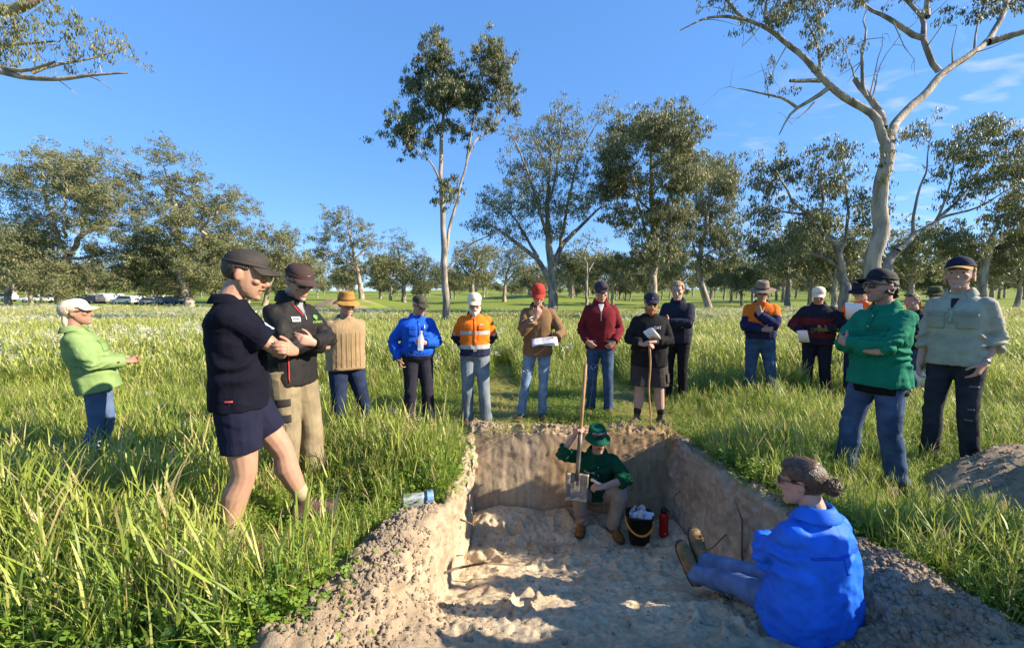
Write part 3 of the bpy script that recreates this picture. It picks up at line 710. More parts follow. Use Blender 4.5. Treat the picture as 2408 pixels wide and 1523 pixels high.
    def boots(s, m, sole=None, shaft=.12, name='boot', k=1.0, sock=None):
        sole = sole or plain((.05, .04, .035), .8)
        for (Hj, K, An), (fb, td, up) in zip(s.leg, s.feet):
            sd = np.cross(td, up); mb = MB(); R = []
            for y, hw, tz in ((-.088, .018, .06), (-.08, .032, .085), (-.05, .041, .105), (.0, .044, .115), (.05, .046, .10), (.1, .050, .078), (.15, .05, .066), (.185, .042, .056), (.205, .024, .042)):
                a = np.arange(14) * 2 * math.pi / 14; c, sn = np.cos(a), np.sin(a)
                x = np.sign(c) * np.abs(c) ** .75 * hw * k; z = np.where(sn > 0, np.abs(sn) ** .8 * (tz - .02), -np.abs(sn) ** .35 * .016) + .02
                R.append(fb + td * y * k + np.outer(x, sd) + np.outer(z, up))
            rings(mb, R)
            ld = nrm(K - An)
            tube(mb, [fb + up * .06 - td * .012, fb + up * .10 - td * .012, An + ld * shaft * .6, An + ld * shaft], [(.043, .05), (.042, .05), (.046, .05), (.049, .052)], 14, ref=td)
            me = bake(mb.mesh(name), [('REMESH', dict(mode='VOXEL', voxel_size=.009)), ('SMOOTH', dict(factor=.5, iterations=3)), ('DECIMATE', dict(ratio=.4)), ('DISPLACE', dict(texture=cloud_tex(.03), strength=.006))])
            o = s.add(name, me, m)
            mb = MB(); R = []
            for y, hw in ((-.095, .012), (-.088, .034), (-.05, .045), (.0, .046), (.05, .048), (.1, .053), (.15, .054), (.19, .045), (.212, .022)):
                a = np.arange(14) * 2 * math.pi / 14; c, sn = np.cos(a), np.sin(a)
                R.append(fb + td * y * k + np.outer(np.sign(c) * np.abs(c) ** .5 * hw * k, sd) + np.outer(np.sign(sn) * np.abs(sn) ** .4 * .013 + .013, up))
            rings(mb, R); s.add('sole', mb.mesh('sole'), sole, o)
            mb = MB()                                                    # laces
            for y in (.035, .06, .085):
                zt = np.interp(y, [0, .05, .1], [.115, .10, .078]) + .004
                tube(mb, [fb + td * y * k + sd * .022 + up * (zt - .008), fb + td * (y + .01) * k + up * zt, fb + td * y * k - sd * .022 + up * (zt - .008)], [.004] * 3, 6)
            s.add('laces', mb.mesh('laces'), plain((.25, .2, .14), .8), o)
            if sock is not None:
                mb = MB(); tube(mb, [An + ld * (shaft - .03), An + ld * (shaft + .03), An + ld * (shaft + .055)], [.05, .05, .047], 16); 
                s.add('sock', mb.mesh('sock'), sock)
    # ---------------------------------------------------------------- headwear, all in the head frame
    def _hm(s, mb, pts, faces): mb.add(np.array([s.hp(*p) for p in pts]), faces)
    def cap(s, m, brim_m=None, tilt=0, logo=None, pitch=0, depth=1.0, name='cap', button=True):
        T = rotm((1, 0, 0), -pitch)
        def q(x, y, z): v = T @ V(x, y + .005, z - .05); return s.hp(v[0], v[1] - .005, v[2] + .05)
        mb = MB(); R = []; n = 36
        for ph in np.linspace(0, 1, 11):
            a = ph * math.pi / 2 * .97; cr, zz = math.cos(a), math.sin(a); cr = cr ** .82
            row = []
            for i in range(n):
                th = 2 * math.pi * i / n; seam = 1 - .012 * (abs(math.sin(3 * th)) < .12) * cr
                x, y = .087 * cr * math.cos(th) * seam, .106 * cr * math.sin(th) * seam - .006
                z0 = .056 + .004 * math.sin(th) ; row.append(q(x, y, z0 + zz * .080 * depth + .012 * max(0, math.sin(th)) * cr * zz))
            R.append(np.array(row))
        rings(mb, R, cap=True); me = mb.mesh(name); o = s.add(name, bake(me, [('SUBSURF', dict(levels=1))]), m)
        mb = MB(); rows = []                                              # curved visor
        for t in np.linspace(0, 1, 7):
            row = []
            for a in np.linspace(-68, 68, 15):
                ar = math.radians(a); r0 = .088 if True else 0
                x0, y0 = .086 * math.sin(ar), .104 * math.cos(ar) - .006
                ln = .078 * (max(0, math.cos(ar)) ** .45)
                x, y = x0 * (1 + .03 * t), y0 + ln * t
                zc = .063 - .016 * t - .030 * (abs(math.sin(ar)) ** 1.8) * (.35 + .65 * t)
                row.append(q(x, y, zc))
            rows.append(np.array(row))
        rings(mb, rows, cap=False, closed=False)
        s.add('visor', bake(mb.mesh('visor'), [('SOLIDIFY', dict(thickness=.005)), ('SUBSURF', dict(levels=1))]), brim_m or m, o)
        if button:
            mb = MB(); ell(mb, q(0, -.006, .1335 + .086 * (depth - 1)), .007, None, 8, 6); s.add('button', mb.mesh('button'), brim_m or m, o)
        mb = MB(); rows = []                                              # sweat band edge
        for z, k in ((.052, 1.0), (.052, 1.02), (.068, 1.02), (.068, 1.0)):
            rows.append(np.array([q(.087 * k * math.cos(2 * math.pi * i / 36), .106 * k * math.sin(2 * math.pi * i / 36) - .006, z + .004 * math.sin(2 * math.pi * i / 36)) for i in range(36)]))
        rings(mb, rows, cap=False); s.add('band', mb.mesh('band'), m, o)
        s.hat_obj = o; s.hatq = q
        if logo: s.cap_logo(*logo)
        return o
    def cap_logo(s, txt, col, size=.03, z=.085):
        q = s.hatq; tm = text_mesh(txt, size); mb = MB(); c = coords(tm)
        pts = []
        for x, y, _ in c:
            a = x / .10; zz = z + y; k = math.cos(math.asin(min(.95, max(0, (zz - .05) / .088)))) ** .82
            pts.append(q(.087 * k * math.sin(a) * 1.04, .106 * k * math.cos(a) * 1.035 - .006, zz + .012 * k * .4))
        mb.add(np.array(pts), [tuple(p.vertices) for p in tm.polygons]); s.add('lettering', mb.mesh('lettering', False), plain(col, .7, var=0), s.hat_obj)
    def hat(s, m, brim=.075, droop=.02, height=.105, band=None, taper=.86, pitch=0, dent=.015, name='hat', wav=.008):
        T = rotm((1, 0, 0), -pitch)
        def q(x, y, z): v = T @ V(x, y, z - .05); return s.hp(v[0], v[1], v[2] + .05)
        mb = MB(); R = []; n = 40
        def row(r, z, wv=0):
            out_ = []
            for i in range(n):
                th = 2 * math.pi * i / n; c, sn = math.cos(th), math.sin(th)
                out_.append(q((.086 + r) * c, (.106 + r) * sn - .008, z + wv * math.sin(2 * th + .6) + wv * .6 * math.sin(5 * th)))
            return np.array(out_)
        R.append(row(brim, .040 - droop - .004, wav)); R.append(row(brim * .55, .042 - droop * .35, wav * .5)); R.append(row(.004, .040)); R.append(row(.003, .060))
        for t in (.25, .5, .75, .92): R.append(np.array([q(*(np.array((x_, y_, 0)) * 1 + V(0, 0, z_))) for x_, y_, z_ in
                    [((.086 * (1 - (1 - taper) * t ** 1.5)) * math.cos(2 * math.pi * i / n), (.106 * (1 - (1 - taper) * t ** 1.5)) * math.sin(2 * math.pi * i / n) - .008, .055 + height * .95 * t) for i in range(n)]]))
        for k_, z_ in ((.6, height * 1.02 + .052), (.25, height * 1.02 + .052 - dent), (.03, height * 1.02 + .052 - dent * 1.2)):
            R.append(np.array([q(.086 * taper * k_ * math.cos(2 * math.pi * i / n), .106 * taper * k_ * math.sin(2 * math.pi * i / n) - .008, z_) for i in range(n)]))
        rings(mb, R, cap=False)
        me = bake(mb.mesh(name), [('SOLIDIFY', dict(thickness=.004)), ('SUBSURF', dict(levels=1)), ('DISPLACE', dict(texture=cloud_tex(.05), strength=.008))])
        o = s.add(name, me, m)
        if band:
            mb = MB(); rr = []
            for e_, z_ in ((.003, .05), (.006, .05), (.004, .072), (.001, .072)): rr.append(row(e_, z_))
            rings(mb, rr, cap=False); s.add('band', mb.mesh('band'), band, o)
        s.hat_obj = o; s.hatq = q
        return o
    def glasses(s, lens=(.012, .012, .014), on='eyes', frame=None, size=1.0, rx=.12):
        lm = plain(lens, rx, var=0, spec=.6); fm = plain(frame or (.02, .02, .02), .35, var=0)
        if on == 'eyes': off = V(0, 0, 0); T = np.eye(3)
        else: off = V(0, on[0], on[1]); T = rotm((1, 0, 0), on[2])
        def q(x, y, z): v = T @ V(x, y, z); return s.hp(*(v + off))
        mb = MB(); tube(mb, [q(-.064, .078, .020), q(-.034, .100, .024), q(0, .106, .020), q(.034, .100, .024), q(.064, .078, .020)], [.0035] * 5, 6)
        for sg in (-1, 1): tube(mb, [q(sg * .064, .080, .018), q(sg * .080, .03, .016), q(sg * .082, -.02, .010), q(sg * .078, -.04, -.012)], [.004, .0042, .004, .003], 6)
        o = s.add('sunglasses', mb.mesh('sunglasses'), fm)
        for sg in (-1, 1):
            mb = MB(); ell(mb, q(sg * .034, .101 - .004, .010), V(.029, .007, .0205) * s.hd * size, s.Rh @ T @ rotm((0, 0, 1), -sg * 16), 14, 8); s.add('lens', mb.mesh('lens'), lm, o)
    def hair(s, m, vol=.008, down=-.04, front=.05, top=.09, rough=.006, name='hair', curl=0.0, tail=None, fringe=0.0, vox=.006, nape=.0):
        mb = MB(); k = V(.0775 + vol, .099 + vol, .088 + vol)
        n, mm_ = 40, 26; pts = []; f = []
        for i in range(mm_ + 1):
            ph = math.pi * i / mm_
            for j in range(n):
                th = 2 * math.pi * j / n; d = V(math.sin(ph) * math.cos(th), math.sin(ph) * math.sin(th), math.cos(ph))
                p = d * k + V(0, -.010, .032)
                if p[2] < .03: p[0] *= 1 - .10 * min(1, (.03 - p[2]) / .06); 
                if p[2] < down: p = p * V(.80, .86, 1); p[2] = max(p[2], down - .02)
                facey = p[1] > front - .5 * max(0, .05 - p[2]) and p[2] < top
                ear = abs(p[0]) > .06 and abs(p[1] + .012) < .022 and p[2] < .03 and not curl
                if facey or ear: p = (p - V(0, -.01, .03)) * .80 + V(0, -.01, .03)
                pts.append(p)
        for i in range(mm_):
            for j in range(n):
                jj = (j + 1) % n; f.append((i * n + j, (i + 1) * n + j, (i + 1) * n + jj, i * n + jj))
        s._hm(mb, pts, f)
        for (c, r) in (tail or []): ell(mb, s.hp(*c), np.array(r) * s.hd, s.Rh, 14, 10)
        if nape: tube(mb, [s.hp(0, -.07, -.03), s.hp(0, -.075, -.08), s.hp(0, -.07, -.08 - nape)], [(.06, .03), (.062, .03), (.045, .018)], 14, ref=s.Rh[:, 1])
        if curl:
            r_ = np.random.default_rng(3)
            for _i in range(70):
                th = r_.uniform(math.pi * .95, math.pi * 2.05); z = r_.uniform(down - .03, .045)
                ell(mb, s.hp(.076 * math.cos(th), .100 * math.sin(th) - .004, z), r_.uniform(.011, .02) * (.55 + .45 * curl), None, 8, 6)
        me = fuse(mb, name, vox, 1, rough, .02, ratio=.4)
        return s.add(name, me, m)
    def beard(s, m, long=.03, full=1.0, mous=True, name='beard'):
        mb = MB()
        for a in np.linspace(-75, 75, 13):
            ar = math.radians(a); w_ = math.cos(ar)
            x = .062 * math.sin(ar); y = .018 + .066 * w_; z = -.062 - .042 * w_
            ell(mb, s.hp(x, y, z), V(.017, .016, .020 + .012 * w_ * full) * s.hd, s.Rh, 8, 6)
            ell(mb, s.hp(x * 1.04, y - .006, z + .022), V(.013, .013, .02) * s.hd, s.Rh, 8, 6)
        tube(mb, [s.hp(0, .085, -.09), s.hp(0, .09, -.118), s.hp(0, .088, -.12 - long)], [(.032, .022), (.032, .024), (.014, .012)], 10, ref=s.Rh[:, 1], round_ends=True)
        if mous: tube(mb, [s.hp(-.034, .088, -.062), s.hp(-.014, .104, -.048), s.hp(.014, .104, -.048), s.hp(.034, .088, -.062)], [.007, .0095, .0095, .007], 8, round_ends=True)
        s.add(name, fuse(mb, name, .005, 1, .007, .018), m)
    def moustache(s, m):
        mb = MB(); tube(mb, [s.hp(-.030, .092, -.056), s.hp(-.012, .105, -.047), s.hp(.012, .105, -.047), s.hp(.030, .092, -.056)], [.004, .007, .007, .004], 8, round_ends=True)
        s.add('moustache', mb.mesh('moustache'), m)
    # ---------------------------------------------------------------- patches that lie on the cloth
    def _cast(s, bvh, o, d):
        h = bvh.ray_cast(Vector(o), Vector(d)); return h
    def patch(s, m, cx, h, w_, ht, name='pocket', off=.004, nx=7, ny=7, dirv=None, bvh=None, parent=None, rot=0, taper=0.0, thick=.003, origin=None, up=None):
        bvh = bvh or s.shirt_bvh; sc = s.s
        d = np.asarray(dirv if dirv is not None else -(s.Rc @ V(0, 1, 0)), float); d = nrm(d)
        up_ = nrm(np.asarray(up, float) if up is not None else s.Rc @ V(0, 0, 1)); rt = nrm(np.cross(d, up_)); up_ = np.cross(rt, d)
        o = np.asarray(origin, float) if origin is not None else s.tp(cx, 0, h)
        c, sn = math.cos(math.radians(rot)), math.sin(math.radians(rot)); V_ = []; ok = True
        for j in range(ny):
            for i in range(nx):
                a = (i / (nx - 1) - .5) * w_ * (1 - taper * (1 - j / (ny - 1))); b = (j / (ny - 1) - .5) * ht; a, b = a * c - b * sn, a * sn + b * c
                src = o + rt * a + up_ * b - d * .6
                hit = bvh.ray_cast(Vector(src), Vector(d))
                V_.append(np.array(hit[0]) - d * off if hit[0] is not None else None)
        if any(v is None for v in V_):
            good = [v for v in V_ if v is not None]
            if len(good) < len(V_) * .6: return None
            g0 = np.mean(good, 0); V_ = [v if v is not None else g0 for v in V_]
        mb = MB(); mb.add(np.array(V_), [(j * nx + i, j * nx + i + 1, (j + 1) * nx + i + 1, (j + 1) * nx + i) for j in range(ny - 1) for i in range(nx - 1)])
        me = bake(mb.mesh(name), [('SOLIDIFY', dict(thickness=thick, offset=0))])
        return s.add(name, me, m, parent or (s.shirt_obj if bvh is s.shirt_bvh else s.tr_obj))
    def lettering(s, txt, m, cx, h, size, dirv=None, bvh=None, parent=None, off=.008, rot=0):
        bvh = bvh or s.shirt_bvh; tm = text_mesh(txt, size); c = coords(tm)
        d = nrm(np.asarray(dirv if dirv is not None else -(s.Rc @ V(0, 1, 0)), float)); up_ = nrm(s.Rc @ V(0, 0, 1)); rt = nrm(np.cross(d, up_)); up_ = np.cross(rt, d)
        o = s.tp(cx, 0, h); V_ = []; last = None
        cr, sr = math.cos(math.radians(rot)), math.sin(math.radians(rot))
        for x, y, _ in c:
            x, y = x * cr - y * sr, x * sr + y * cr
            src = o + rt * x + up_ * y - d * .6; hit = bvh.ray_cast(Vector(src), Vector(d))
            last = np.array(hit[0]) - d * off if hit[0] is not None else (last if last is not None else src + d * .45); V_.append(last)
        mb = MB(); mb.add(np.array(V_), [tuple(p.vertices) for p in tm.polygons])
        return s.add('lettering', mb.mesh('lettering', False), m, parent or s.shirt_obj)
    def placket(s, m, h0=.30, h1=.53, w_=.03, buttons=3):
        s.patch(m, 0, (h0 + h1) / 2, w_, h1 - h0, 'placket', .004, 4, 14)
        for k in range(buttons):
            hh = h0 + (h1 - h0) * (k + .5) / buttons; d = -(s.Rc @ V(0, 1, 0)); o = s.tp(0, 0, hh) - d * .6
            hit = s.shirt_bvh.ray_cast(Vector(o), Vector(d))
            if hit[0] is not None:
                mb = MB(); ell(mb, np.array(hit[0]) - d * .008, .006, None, 8, 6); s.add('button', mb.mesh('button'), plain((.6, .55, .45), .4, var=0), s.shirt_obj)
    def wristband(s, i, m, w_=.02):
        S, E, Wr = s.arm[i][:3]; d = nrm(Wr - E); mb = MB(); c = Wr - d * .03
        tube(mb, [c - d * w_ / 2, c + d * w_ / 2], [.034, .034], 16); ell(mb, c + nrm(np.cross(d, (0, 0, 1))) * .03, (.016, .016, .016), None, 10, 8)
        s.add('watch', mb.mesh('watch'), m)
# ================================================================ the crowd
def c8(r, g, b):
    f = lambda x: ((x / 255 + .055) / 1.055) ** 2.4 if x > 10 else x / 255 / 12.92
    return (f(r), f(g), f(b))
SK1, SK2, SK3 = (.50, .30, .215), (.56, .35, .27), (.42, .235, .15)
CROSS = dict(aR=dict(w=(-.07, .24, 1.17), pole=(1, .35, -.8), hd=(-1, -.25, .05), hn=(.2, -1, .0), curl=.2),
             aL=dict(w=(.07, .27, 1.21), pole=(-1, .35, -.8), hd=(.85, -.35, .35), hn=(-.3, -1, .1), curl=.4))
def cross(dz=0, dy=0):
    r = {k: dict(v) for k, v in CROSS.items()}
    for k in r: w_ = r[k]['w']; r[k]['w'] = (w_[0], w_[1] + dy, w_[2] + dz)
    return r
def gz(x, y): return float(ground_z(np.array([x]), np.array([y]))[0])
DENIM = cloth(c8(60, 78, 104), .9, var=.38, bscale=40); DENIM_D = cloth(c8(34, 44, 66), .9, var=.3, bscale=40); DENIM_L = cloth(c8(112, 134, 158), .9, var=.34, bscale=40)
LEATHER = mat('boot_leather', c8(112, 82, 52), .7, var=.3, vscale=14, bump=.4, bscale=50); LEATHER_D = mat('dark_leather', c8(70, 54, 42), .65, var=.3, vscale=14, bump=.4, bscale=50)
BLACKCAP = cloth(c8(45, 40, 36)); HAIR_D = mat('dark_hair', (.035, .022, .014), .5, var=.4, vscale=60, bump=.9, bscale=120, bstretch=(1, 1, .25), spec=.4)
HAIR_B = mat('blond_hair', (.36, .22, .09), .5, var=.3, vscale=60, bump=.9, bscale=120, bstretch=(1, 1, .25), spec=.4)
HAIR_G = mat('grey_hair', (.42, .38, .32), .6, var=.25, vscale=60, bump=.9, bscale=120, bstretch=(1, 1, .25))
HAIR_R = mat('red_hair', (.33, .12, .035), .6, var=.35, vscale=60, bump=1, bscale=120)
WHITE = plain((.75, .75, .76), .7, var=.04); PAPER = mat('paper', (.78, .78, .79), .75, var=.03, bump=.1)
BLK = plain((.015, .015, .017), .5, var=0)

# -- navy polo shirt and shorts, front left
p = Person('tanned man in navy polo shirt, navy shorts and dark cap, left foreground', (-1.68, 2.50, 0), 62, 1.84, 1.06, skin=(.47, .27, .18), vox=.0055,
           lean=-2, head=(6, 17, 0), shoulders=1.02, fR=(.10, -.08, 0), fL=(-.10, .36, 0), pel=(0, .0, .945), toeL=-6, toeR=14, stubble=(.17, .10, .06, .22), brow=(.06, .035, .02), hd=1.12, legk=1.22, aR=dict(w=(-.10, .23, 1.16), pole=(.7, 1, -.7), hd=(-1, -.25, .05), hn=(.2, -1, 0), curl=.2), aL=dict(w=(.125, .30, 1.20), pole=(-1, .35, -.8), hd=(.85, -.45, .30), hn=(-.4, -1, 0), curl=.45))
p.shirt(cloth((.005, .0053, .012), .9), hem=-.07, ease=.024, sleeve='short', sl=.020, loose=.72, folds=.014)
p.collar(cloth((.005, .0053, .012), .9), h=.035, open_=22, flare=.02)
p.placket(cloth((.006, .006, .014), .9), .36, .53, .035, 2)
p.patch(plain((.42, .62, .85), .7), -.095, .40, .045, .055, 'shirt_badge', .006)
p.patch(WHITE, -.095, .405, .018, .026, 'badge_mark', .010)
p.trousers(cloth((.011, .0125, .030), .9), length=.345, ease=.012, folds=.016, name='shorts', wide=.9)
p.patch(plain((.45, .06, .05), .7), 0, 0, .042, .009, 'tag', .006, bvh=p.tr_bvh, dirv=(-1, 0, 0), origin=p.tp(0, -.03, .0), up=(0, 0, 1))
p.boots(mat('work_boot', c8(70, 52, 42), .7, var=.3, vscale=20, bump=.4), shaft=.07, sock=cloth(c8(150, 140, 110)))
p.cap(mat('dark_cap', (.030, .026, .022), .75, var=.2, vscale=14, bump=.2), pitch=-1, depth=1.06)
p.hair(HAIR_D, vol=.006, down=-.035, front=.035, top=.10); p.moustache(mat('moustache_hair', (.22, .125, .065), .7, bump=.5))

# -- black jacket
p = Person('man in black zip jacket with green logo and khaki trousers, arms folded', (-1.79, 3.30, 0), 108, 1.84, 1.0, skin=(.52, .31, .23), vox=.006,
           lean=4, head=(10, 20, 3), fR=(.11, .02, 0), fL=(-.10, .10, 0), **cross(-.02, .02))
bj = mat('jacket_nylon', (.011, .010, .010), .72, var=.15, vscale=9, bump=.4, bscale=20, spec=.25)
p.shirt(bj, hem=-.10, ease=.028, sl=.026, loose=.75, folds=.02, name='jacket', cuff=.01)
p.collar(bj, h=.065, open_=30, flare=.016, stand=.016)
p.patch(plain((.20, .20, .21), .8), 0, .50, .07, .09, 'tee_neck', .002, taper=.8)
p.patch(plain((.35, .02, .02), .7), .045, .50, .010, .11, 'lining', .006, 3, 8, rot=24)
p.patch(plain((.35, .33, .30), .4, metal=.8), 0, .44, .006, .06, 'zip', .006, 3, 6)
p.patch(WHITE, .092, .425, .062, .036, 'name_badge', .008); p.patch(BLK, .094, .427, .046, .009, 'badge_print', .012)
p.patch(plain((.12, .45, .06), .7), -.10, .43, .030, .040, 'leaf_logo', .008, rot=35, taper=.5); p.patch(plain((.10, .40, .05), .7), -.118, .432, .024, .032, 'leaf_logo', .008, rot=-30, taper=.5)
p.lettering('ECOFERT', plain((.28, .50, .06), .7), -.105, .395, .022)
p.patch(plain((.40, .03, .03), .7), .14, .05, .008, .20, 'zip', .006, 3, 8)
KH = cloth(c8(128, 116, 92), .9, var=.2)
p.trousers(KH, length=.93, ease=.024, folds=.018, wide=1.4)
for hh, off in ((.74, 0), (.62, 0)): p.patch(plain((.025, .022, .02), .8), 0, 0, .10, .055, 'knee_patch', .006, bvh=p.tr_bvh, dirv=(-.55, -.85, 0), origin=V(.11, .0, hh), up=(0, 0, 1))
p.boots(LEATHER, shaft=.08)
p.cap(cloth(c8(66, 52, 50)), pitch=2, depth=1.0, logo=('~', (.25, .2, .18), .05)); p.hair(HAIR_D, vol=.003, down=-.03, front=.03, top=.1); p.glasses()
p.wristband(1, plain((.03, .03, .035), .3))

# -- hat and knitted jumper
p = Person('older man in ribbed fawn jumper and tan floppy hat, hands behind back', (-1.80, 4.42, 0), 146, 1.62, 1.10, belly=.03, skin=(.55, .28, .21), vox=.0068, lean=3, head=(-10, 6, 0),
           fR=(.12, .06, 0), fL=(-.26, .04, 0), aR=dict(w=(.07, -.20, .92), pole=(1, -.6, .1), hd=(-1, -.1, -.3), hn=(0, 1, 0)), aL=dict(w=(-.07, -.23, .96), pole=(-1, -.6, .1), hd=(1, 0, -.3), hn=(0, 1, 0)))
JUM = mat('ribbed_knit', c8(140, 118, 86), .95, var=.12, vscale=10, bump=.9, bscale=26, bstretch=(1.6, 1.6, .06), sheen=.2)
p.shirt(JUM, hem=-.06, ease=.03, sl=.03, loose=.6, folds=.012, name='jumper'); p.collar(cloth(c8(100, 96, 84)), h=.028, open_=26, flare=.014)
for cx in (-.13, -.078, -.026, .026, .078, .13): p.patch(cloth(c8(104, 86, 60)), cx, .19, .006, .40, 'rib', .001, 2, 16)
p.patch(cloth(c8(126, 106, 76)), 0, -.035, .30, .03, 'hem_rib', .006, 14, 3)
p.trousers(DENIM_D, ease=.018, wide=1.2); p.boots(LEATHER_D)
p.hat(cloth(c8(152, 116, 62)), brim=.06, droop=.034, height=.10, band=cloth(c8(128, 96, 52)), pitch=-2); p.hair(HAIR_G, vol=.003, down=-.05); p.glasses()

# -- royal blue work shirt
p = Person('stocky man in bright blue work shirt and navy trousers holding a clear water bottle', (-1.16, 5.02, 0), 158, 1.61, 1.08, belly=.05, skin=(.52, .29, .2), vox=.0068, lean=-1, head=(-26, 22, 4),
           fR=(.13, .0, 0), fL=(-.14, .04, 0), aL=dict(w=(-.06, .25, 1.16), pole=(-1, -.5, -.6), hd=(.9, .3, .15), hn=(.2, -.9, 0), curl=.62, thumb=.6), aR=dict(w=(.27, .05, .93), pole=(1, -.7, 0), hd=(-.25, .3, -.9), hn=(-1, 0, 0)))
BLU = cloth((.012, .085, .48), .85)
p.shirt(BLU, hem=.02, ease=.03, sl=.03, loose=.55, folds=.022, tuck=True, sleeve='long'); p.collar(BLU, h=.035, open_=34, flare=.024)
p.placket(cloth((.010, .07, .42), .85), .08, .5, .03, 4)
for sg in (-1, 1): p.patch(cloth((.010, .075, .43), .85), sg * .09, .35, .105, .12, 'pocket', .005); p.patch(cloth((.009, .065, .4), .85), sg * .09, .40, .11, .04, 'pocket_flap', .010)
p.patch(plain((.6, .6, .62), .4), -.07, .415, .01, .05, 'pen', .016, 3, 4)
p.trousers(cloth(c8(38, 38, 48)), ease=.02, wide=1.3, folds=.016); p.belt(plain((.02, .018, .018), .5)); p.boots(LEATHER, shaft=.14); p.wristband(1, plain((.03, .03, .03), .3))
p.cap(mat('camo_cap', c8(62, 62, 48), .85, var=.6, vscale=22, bump=.2), pitch=4); p.hair(HAIR_G, vol=.002, down=-.03); p.glasses()
BOTTLE_AT = p.W(p.arm[1][2] + nrm(V(.9, .3, .15)) * .075 + V(0, .045, 0))

# -- orange hi-vis, white beard
def hv(s, co):
    org = np.array((.75, .165, .015)); nav = np.array((.020, .022, .055)); sil = np.array((.40, .40, .39))
    c = np.tile(org, (len(co), 1)); h = co[:, 2] - s.P0[2]
    c[h < .10] = nav
    for a, b in ((.10, .155), (.285, .335)): c[(h > a) & (h < b)] = sil
    for S, E, Wr, *_ in s.arm:
        for A_, B_, f in ((S, E, lambda t: np.where(t < .72, 0, np.where(t < .86, 1, 2))), (E, Wr, lambda t: np.full_like(t, 2))):
            d = B_ - A_; t = ((co - A_) @ d) / np.dot(d, d); dist = np.linalg.norm(co - A_ - np.outer(np.clip(t, 0, 1), d), axis=1)
            mk = (dist < .095) & (t > .18 if A_ is S else t > -.1) & (t < 1.3) & (np.abs(co[:, 0] - s.P0[0]) > .16 if A_ is S else True)
            k = f(np.clip(t, 0, 1)); c[mk & (k == 0)] = org; c[mk & (k == 1)] = sil; c[mk & (k == 2)] = nav
    return c
p = Person('old white-bearded man in orange hi-vis shirt with silver bands, cream cap', (-.46, 5.06, 0), 174, 1.64, 1.02, belly=.025, skin=(.56, .30, .22), vox=.0068, lean=1, head=(2, 20, 0),
           aR=dict(w=(.10, -.20, .98), pole=(1, -.5, 0), hd=(-1, 0, -.3), hn=(0, 1, 0)), aL=dict(w=(-.10, -.22, .98), pole=(-1, -.5, 0), hd=(1, 0, -.3), hn=(0, 1, 0)), fR=(.11, .0, 0), fL=(-.15, .06, 0))
p.shirt(None, hem=.0, ease=.028, sl=.03, loose=.6, folds=.016, pattern=hv); p.collar(cloth((.020, .022, .055)), h=.034, open_=26, flare=.02)
p.placket(cloth((.70, .15, .014)), .16, .50, .03, 3); p.patch(cloth((.70, .15, .014)), -.09, .385, .10, .06, 'pocket_flap', .006); p.lettering('Bisley', WHITE, -.09, .425, .022)
p.trousers(mat('faded_denim', c8(112, 122, 128), .9, var=.4, vscale=5, bump=.4, bscale=30), ease=.02, wide=1.25, folds=.018); p.belt(plain((.03, .02, .018), .5)); p.boots(LEATHER_D)
p.cap(cloth(c8(214, 200, 172)), pitch=2, logo=('#', c8(170, 110, 60), .05)); p.beard(mat('white_beard', (.62, .57, .5), .8, bump=.9, bscale=120), long=.035); p.hair(HAIR_G, vol=.004, down=-.05); p.glasses(lens=(.10, .05, .035), frame=(.2, .1, .05), size=.8)

# -- brown rugby top, red cap
p = Person('man in brown pullover and red cap, hand to his mouth, holding papers', (.33, 5.24, 0), 183, 1.76, .92, skin=(.53, .30, .22), vox=.0068, lean=2, head=(-2, 26, 0),
           aR=dict(w=(.015, .215, 1.37), pole=(.55, .25, -1), hd=(-.35, .0, .95), hn=(.2, -.9, .1), curl=.5), aL=dict(w=(-.20, .27, 1.08), pole=(-.7, -.7, -.2), hd=(.2, .75, -.25), hn=(.75, -.2, .5), curl=.55), fR=(.22, .06, 0), fL=(-.06, -.02, 0))
BRN = cloth(c8(118, 92, 66)); p.shirt(BRN, hem=-.09, ease=.03, sl=.026, loose=.75, folds=.018, sleeve='three', name='pullover'); p.collar(cloth(c8(46, 42, 58)), h=.036, open_=26, flare=.02)
p.patch(plain((.62, .57, .45), .8), .075, .42, .075, .012, 'chest_print', .006, 7, 3, rot=12); p.patch(plain((.62, .57, .45), .8), .075, .39, .055, .010, 'chest_print', .006, 7, 3, rot=10); p.patch(plain((.62, .57, .45), .8), .08, .355, .06, .009, 'chest_print', .006, 7, 3, rot=8)
p.trousers(DENIM_L, ease=.013); p.boots(LEATHER_D)
p.cap(cloth(c8(160, 56, 46)), pitch=2, depth=1.08, logo=('AO', c8(190, 120, 90), .032)); p.hair(HAIR_D, vol=.003, down=-.03)
PAPER_A = p.W(p.arm[1][2] + V(.12, .12, -.01)); PAPER_A_YAW = p.yaw

# -- maroon jumper
p = Person('tall man in maroon half-zip jumper, dark cap and blue jeans, hands in pockets', (1.20, 5.56, 0), 190, 1.80, .96, skin=(.55, .33, .25), vox=.0068, lean=2, head=(-6, 17, 4),
           aR=dict(w=(.17, .14, .99), pole=(.6, -1, -.1), hd=(-.7, .2, -.6), hn=(-.3, -1, 0)), aL=dict(w=(-.17, .14, .99), pole=(-.6, -1, -.1), hd=(.7, .2, -.6), hn=(.3, -1, 0)), fR=(.12, .0, 0), fL=(-.12, .05, 0))
MAR = cloth(c8(104, 34, 40), .92); p.shirt(MAR, hem=-.06, ease=.030, sl=.028, loose=.75, folds=.018, name='jumper'); p.collar(MAR, h=.06, open_=36, flare=.024, stand=.012)
p.patch(plain((.62, .60, .56), .8), 0, .49, .08, .10, 'shirt_front', .002, taper=.85); p.patch(plain((.30, .22, .18), .5), 0, .38, .008, .12, 'zip', .006, 3, 6)
p.trousers(DENIM, ease=.016, wide=1.1); p.boots(LEATHER)
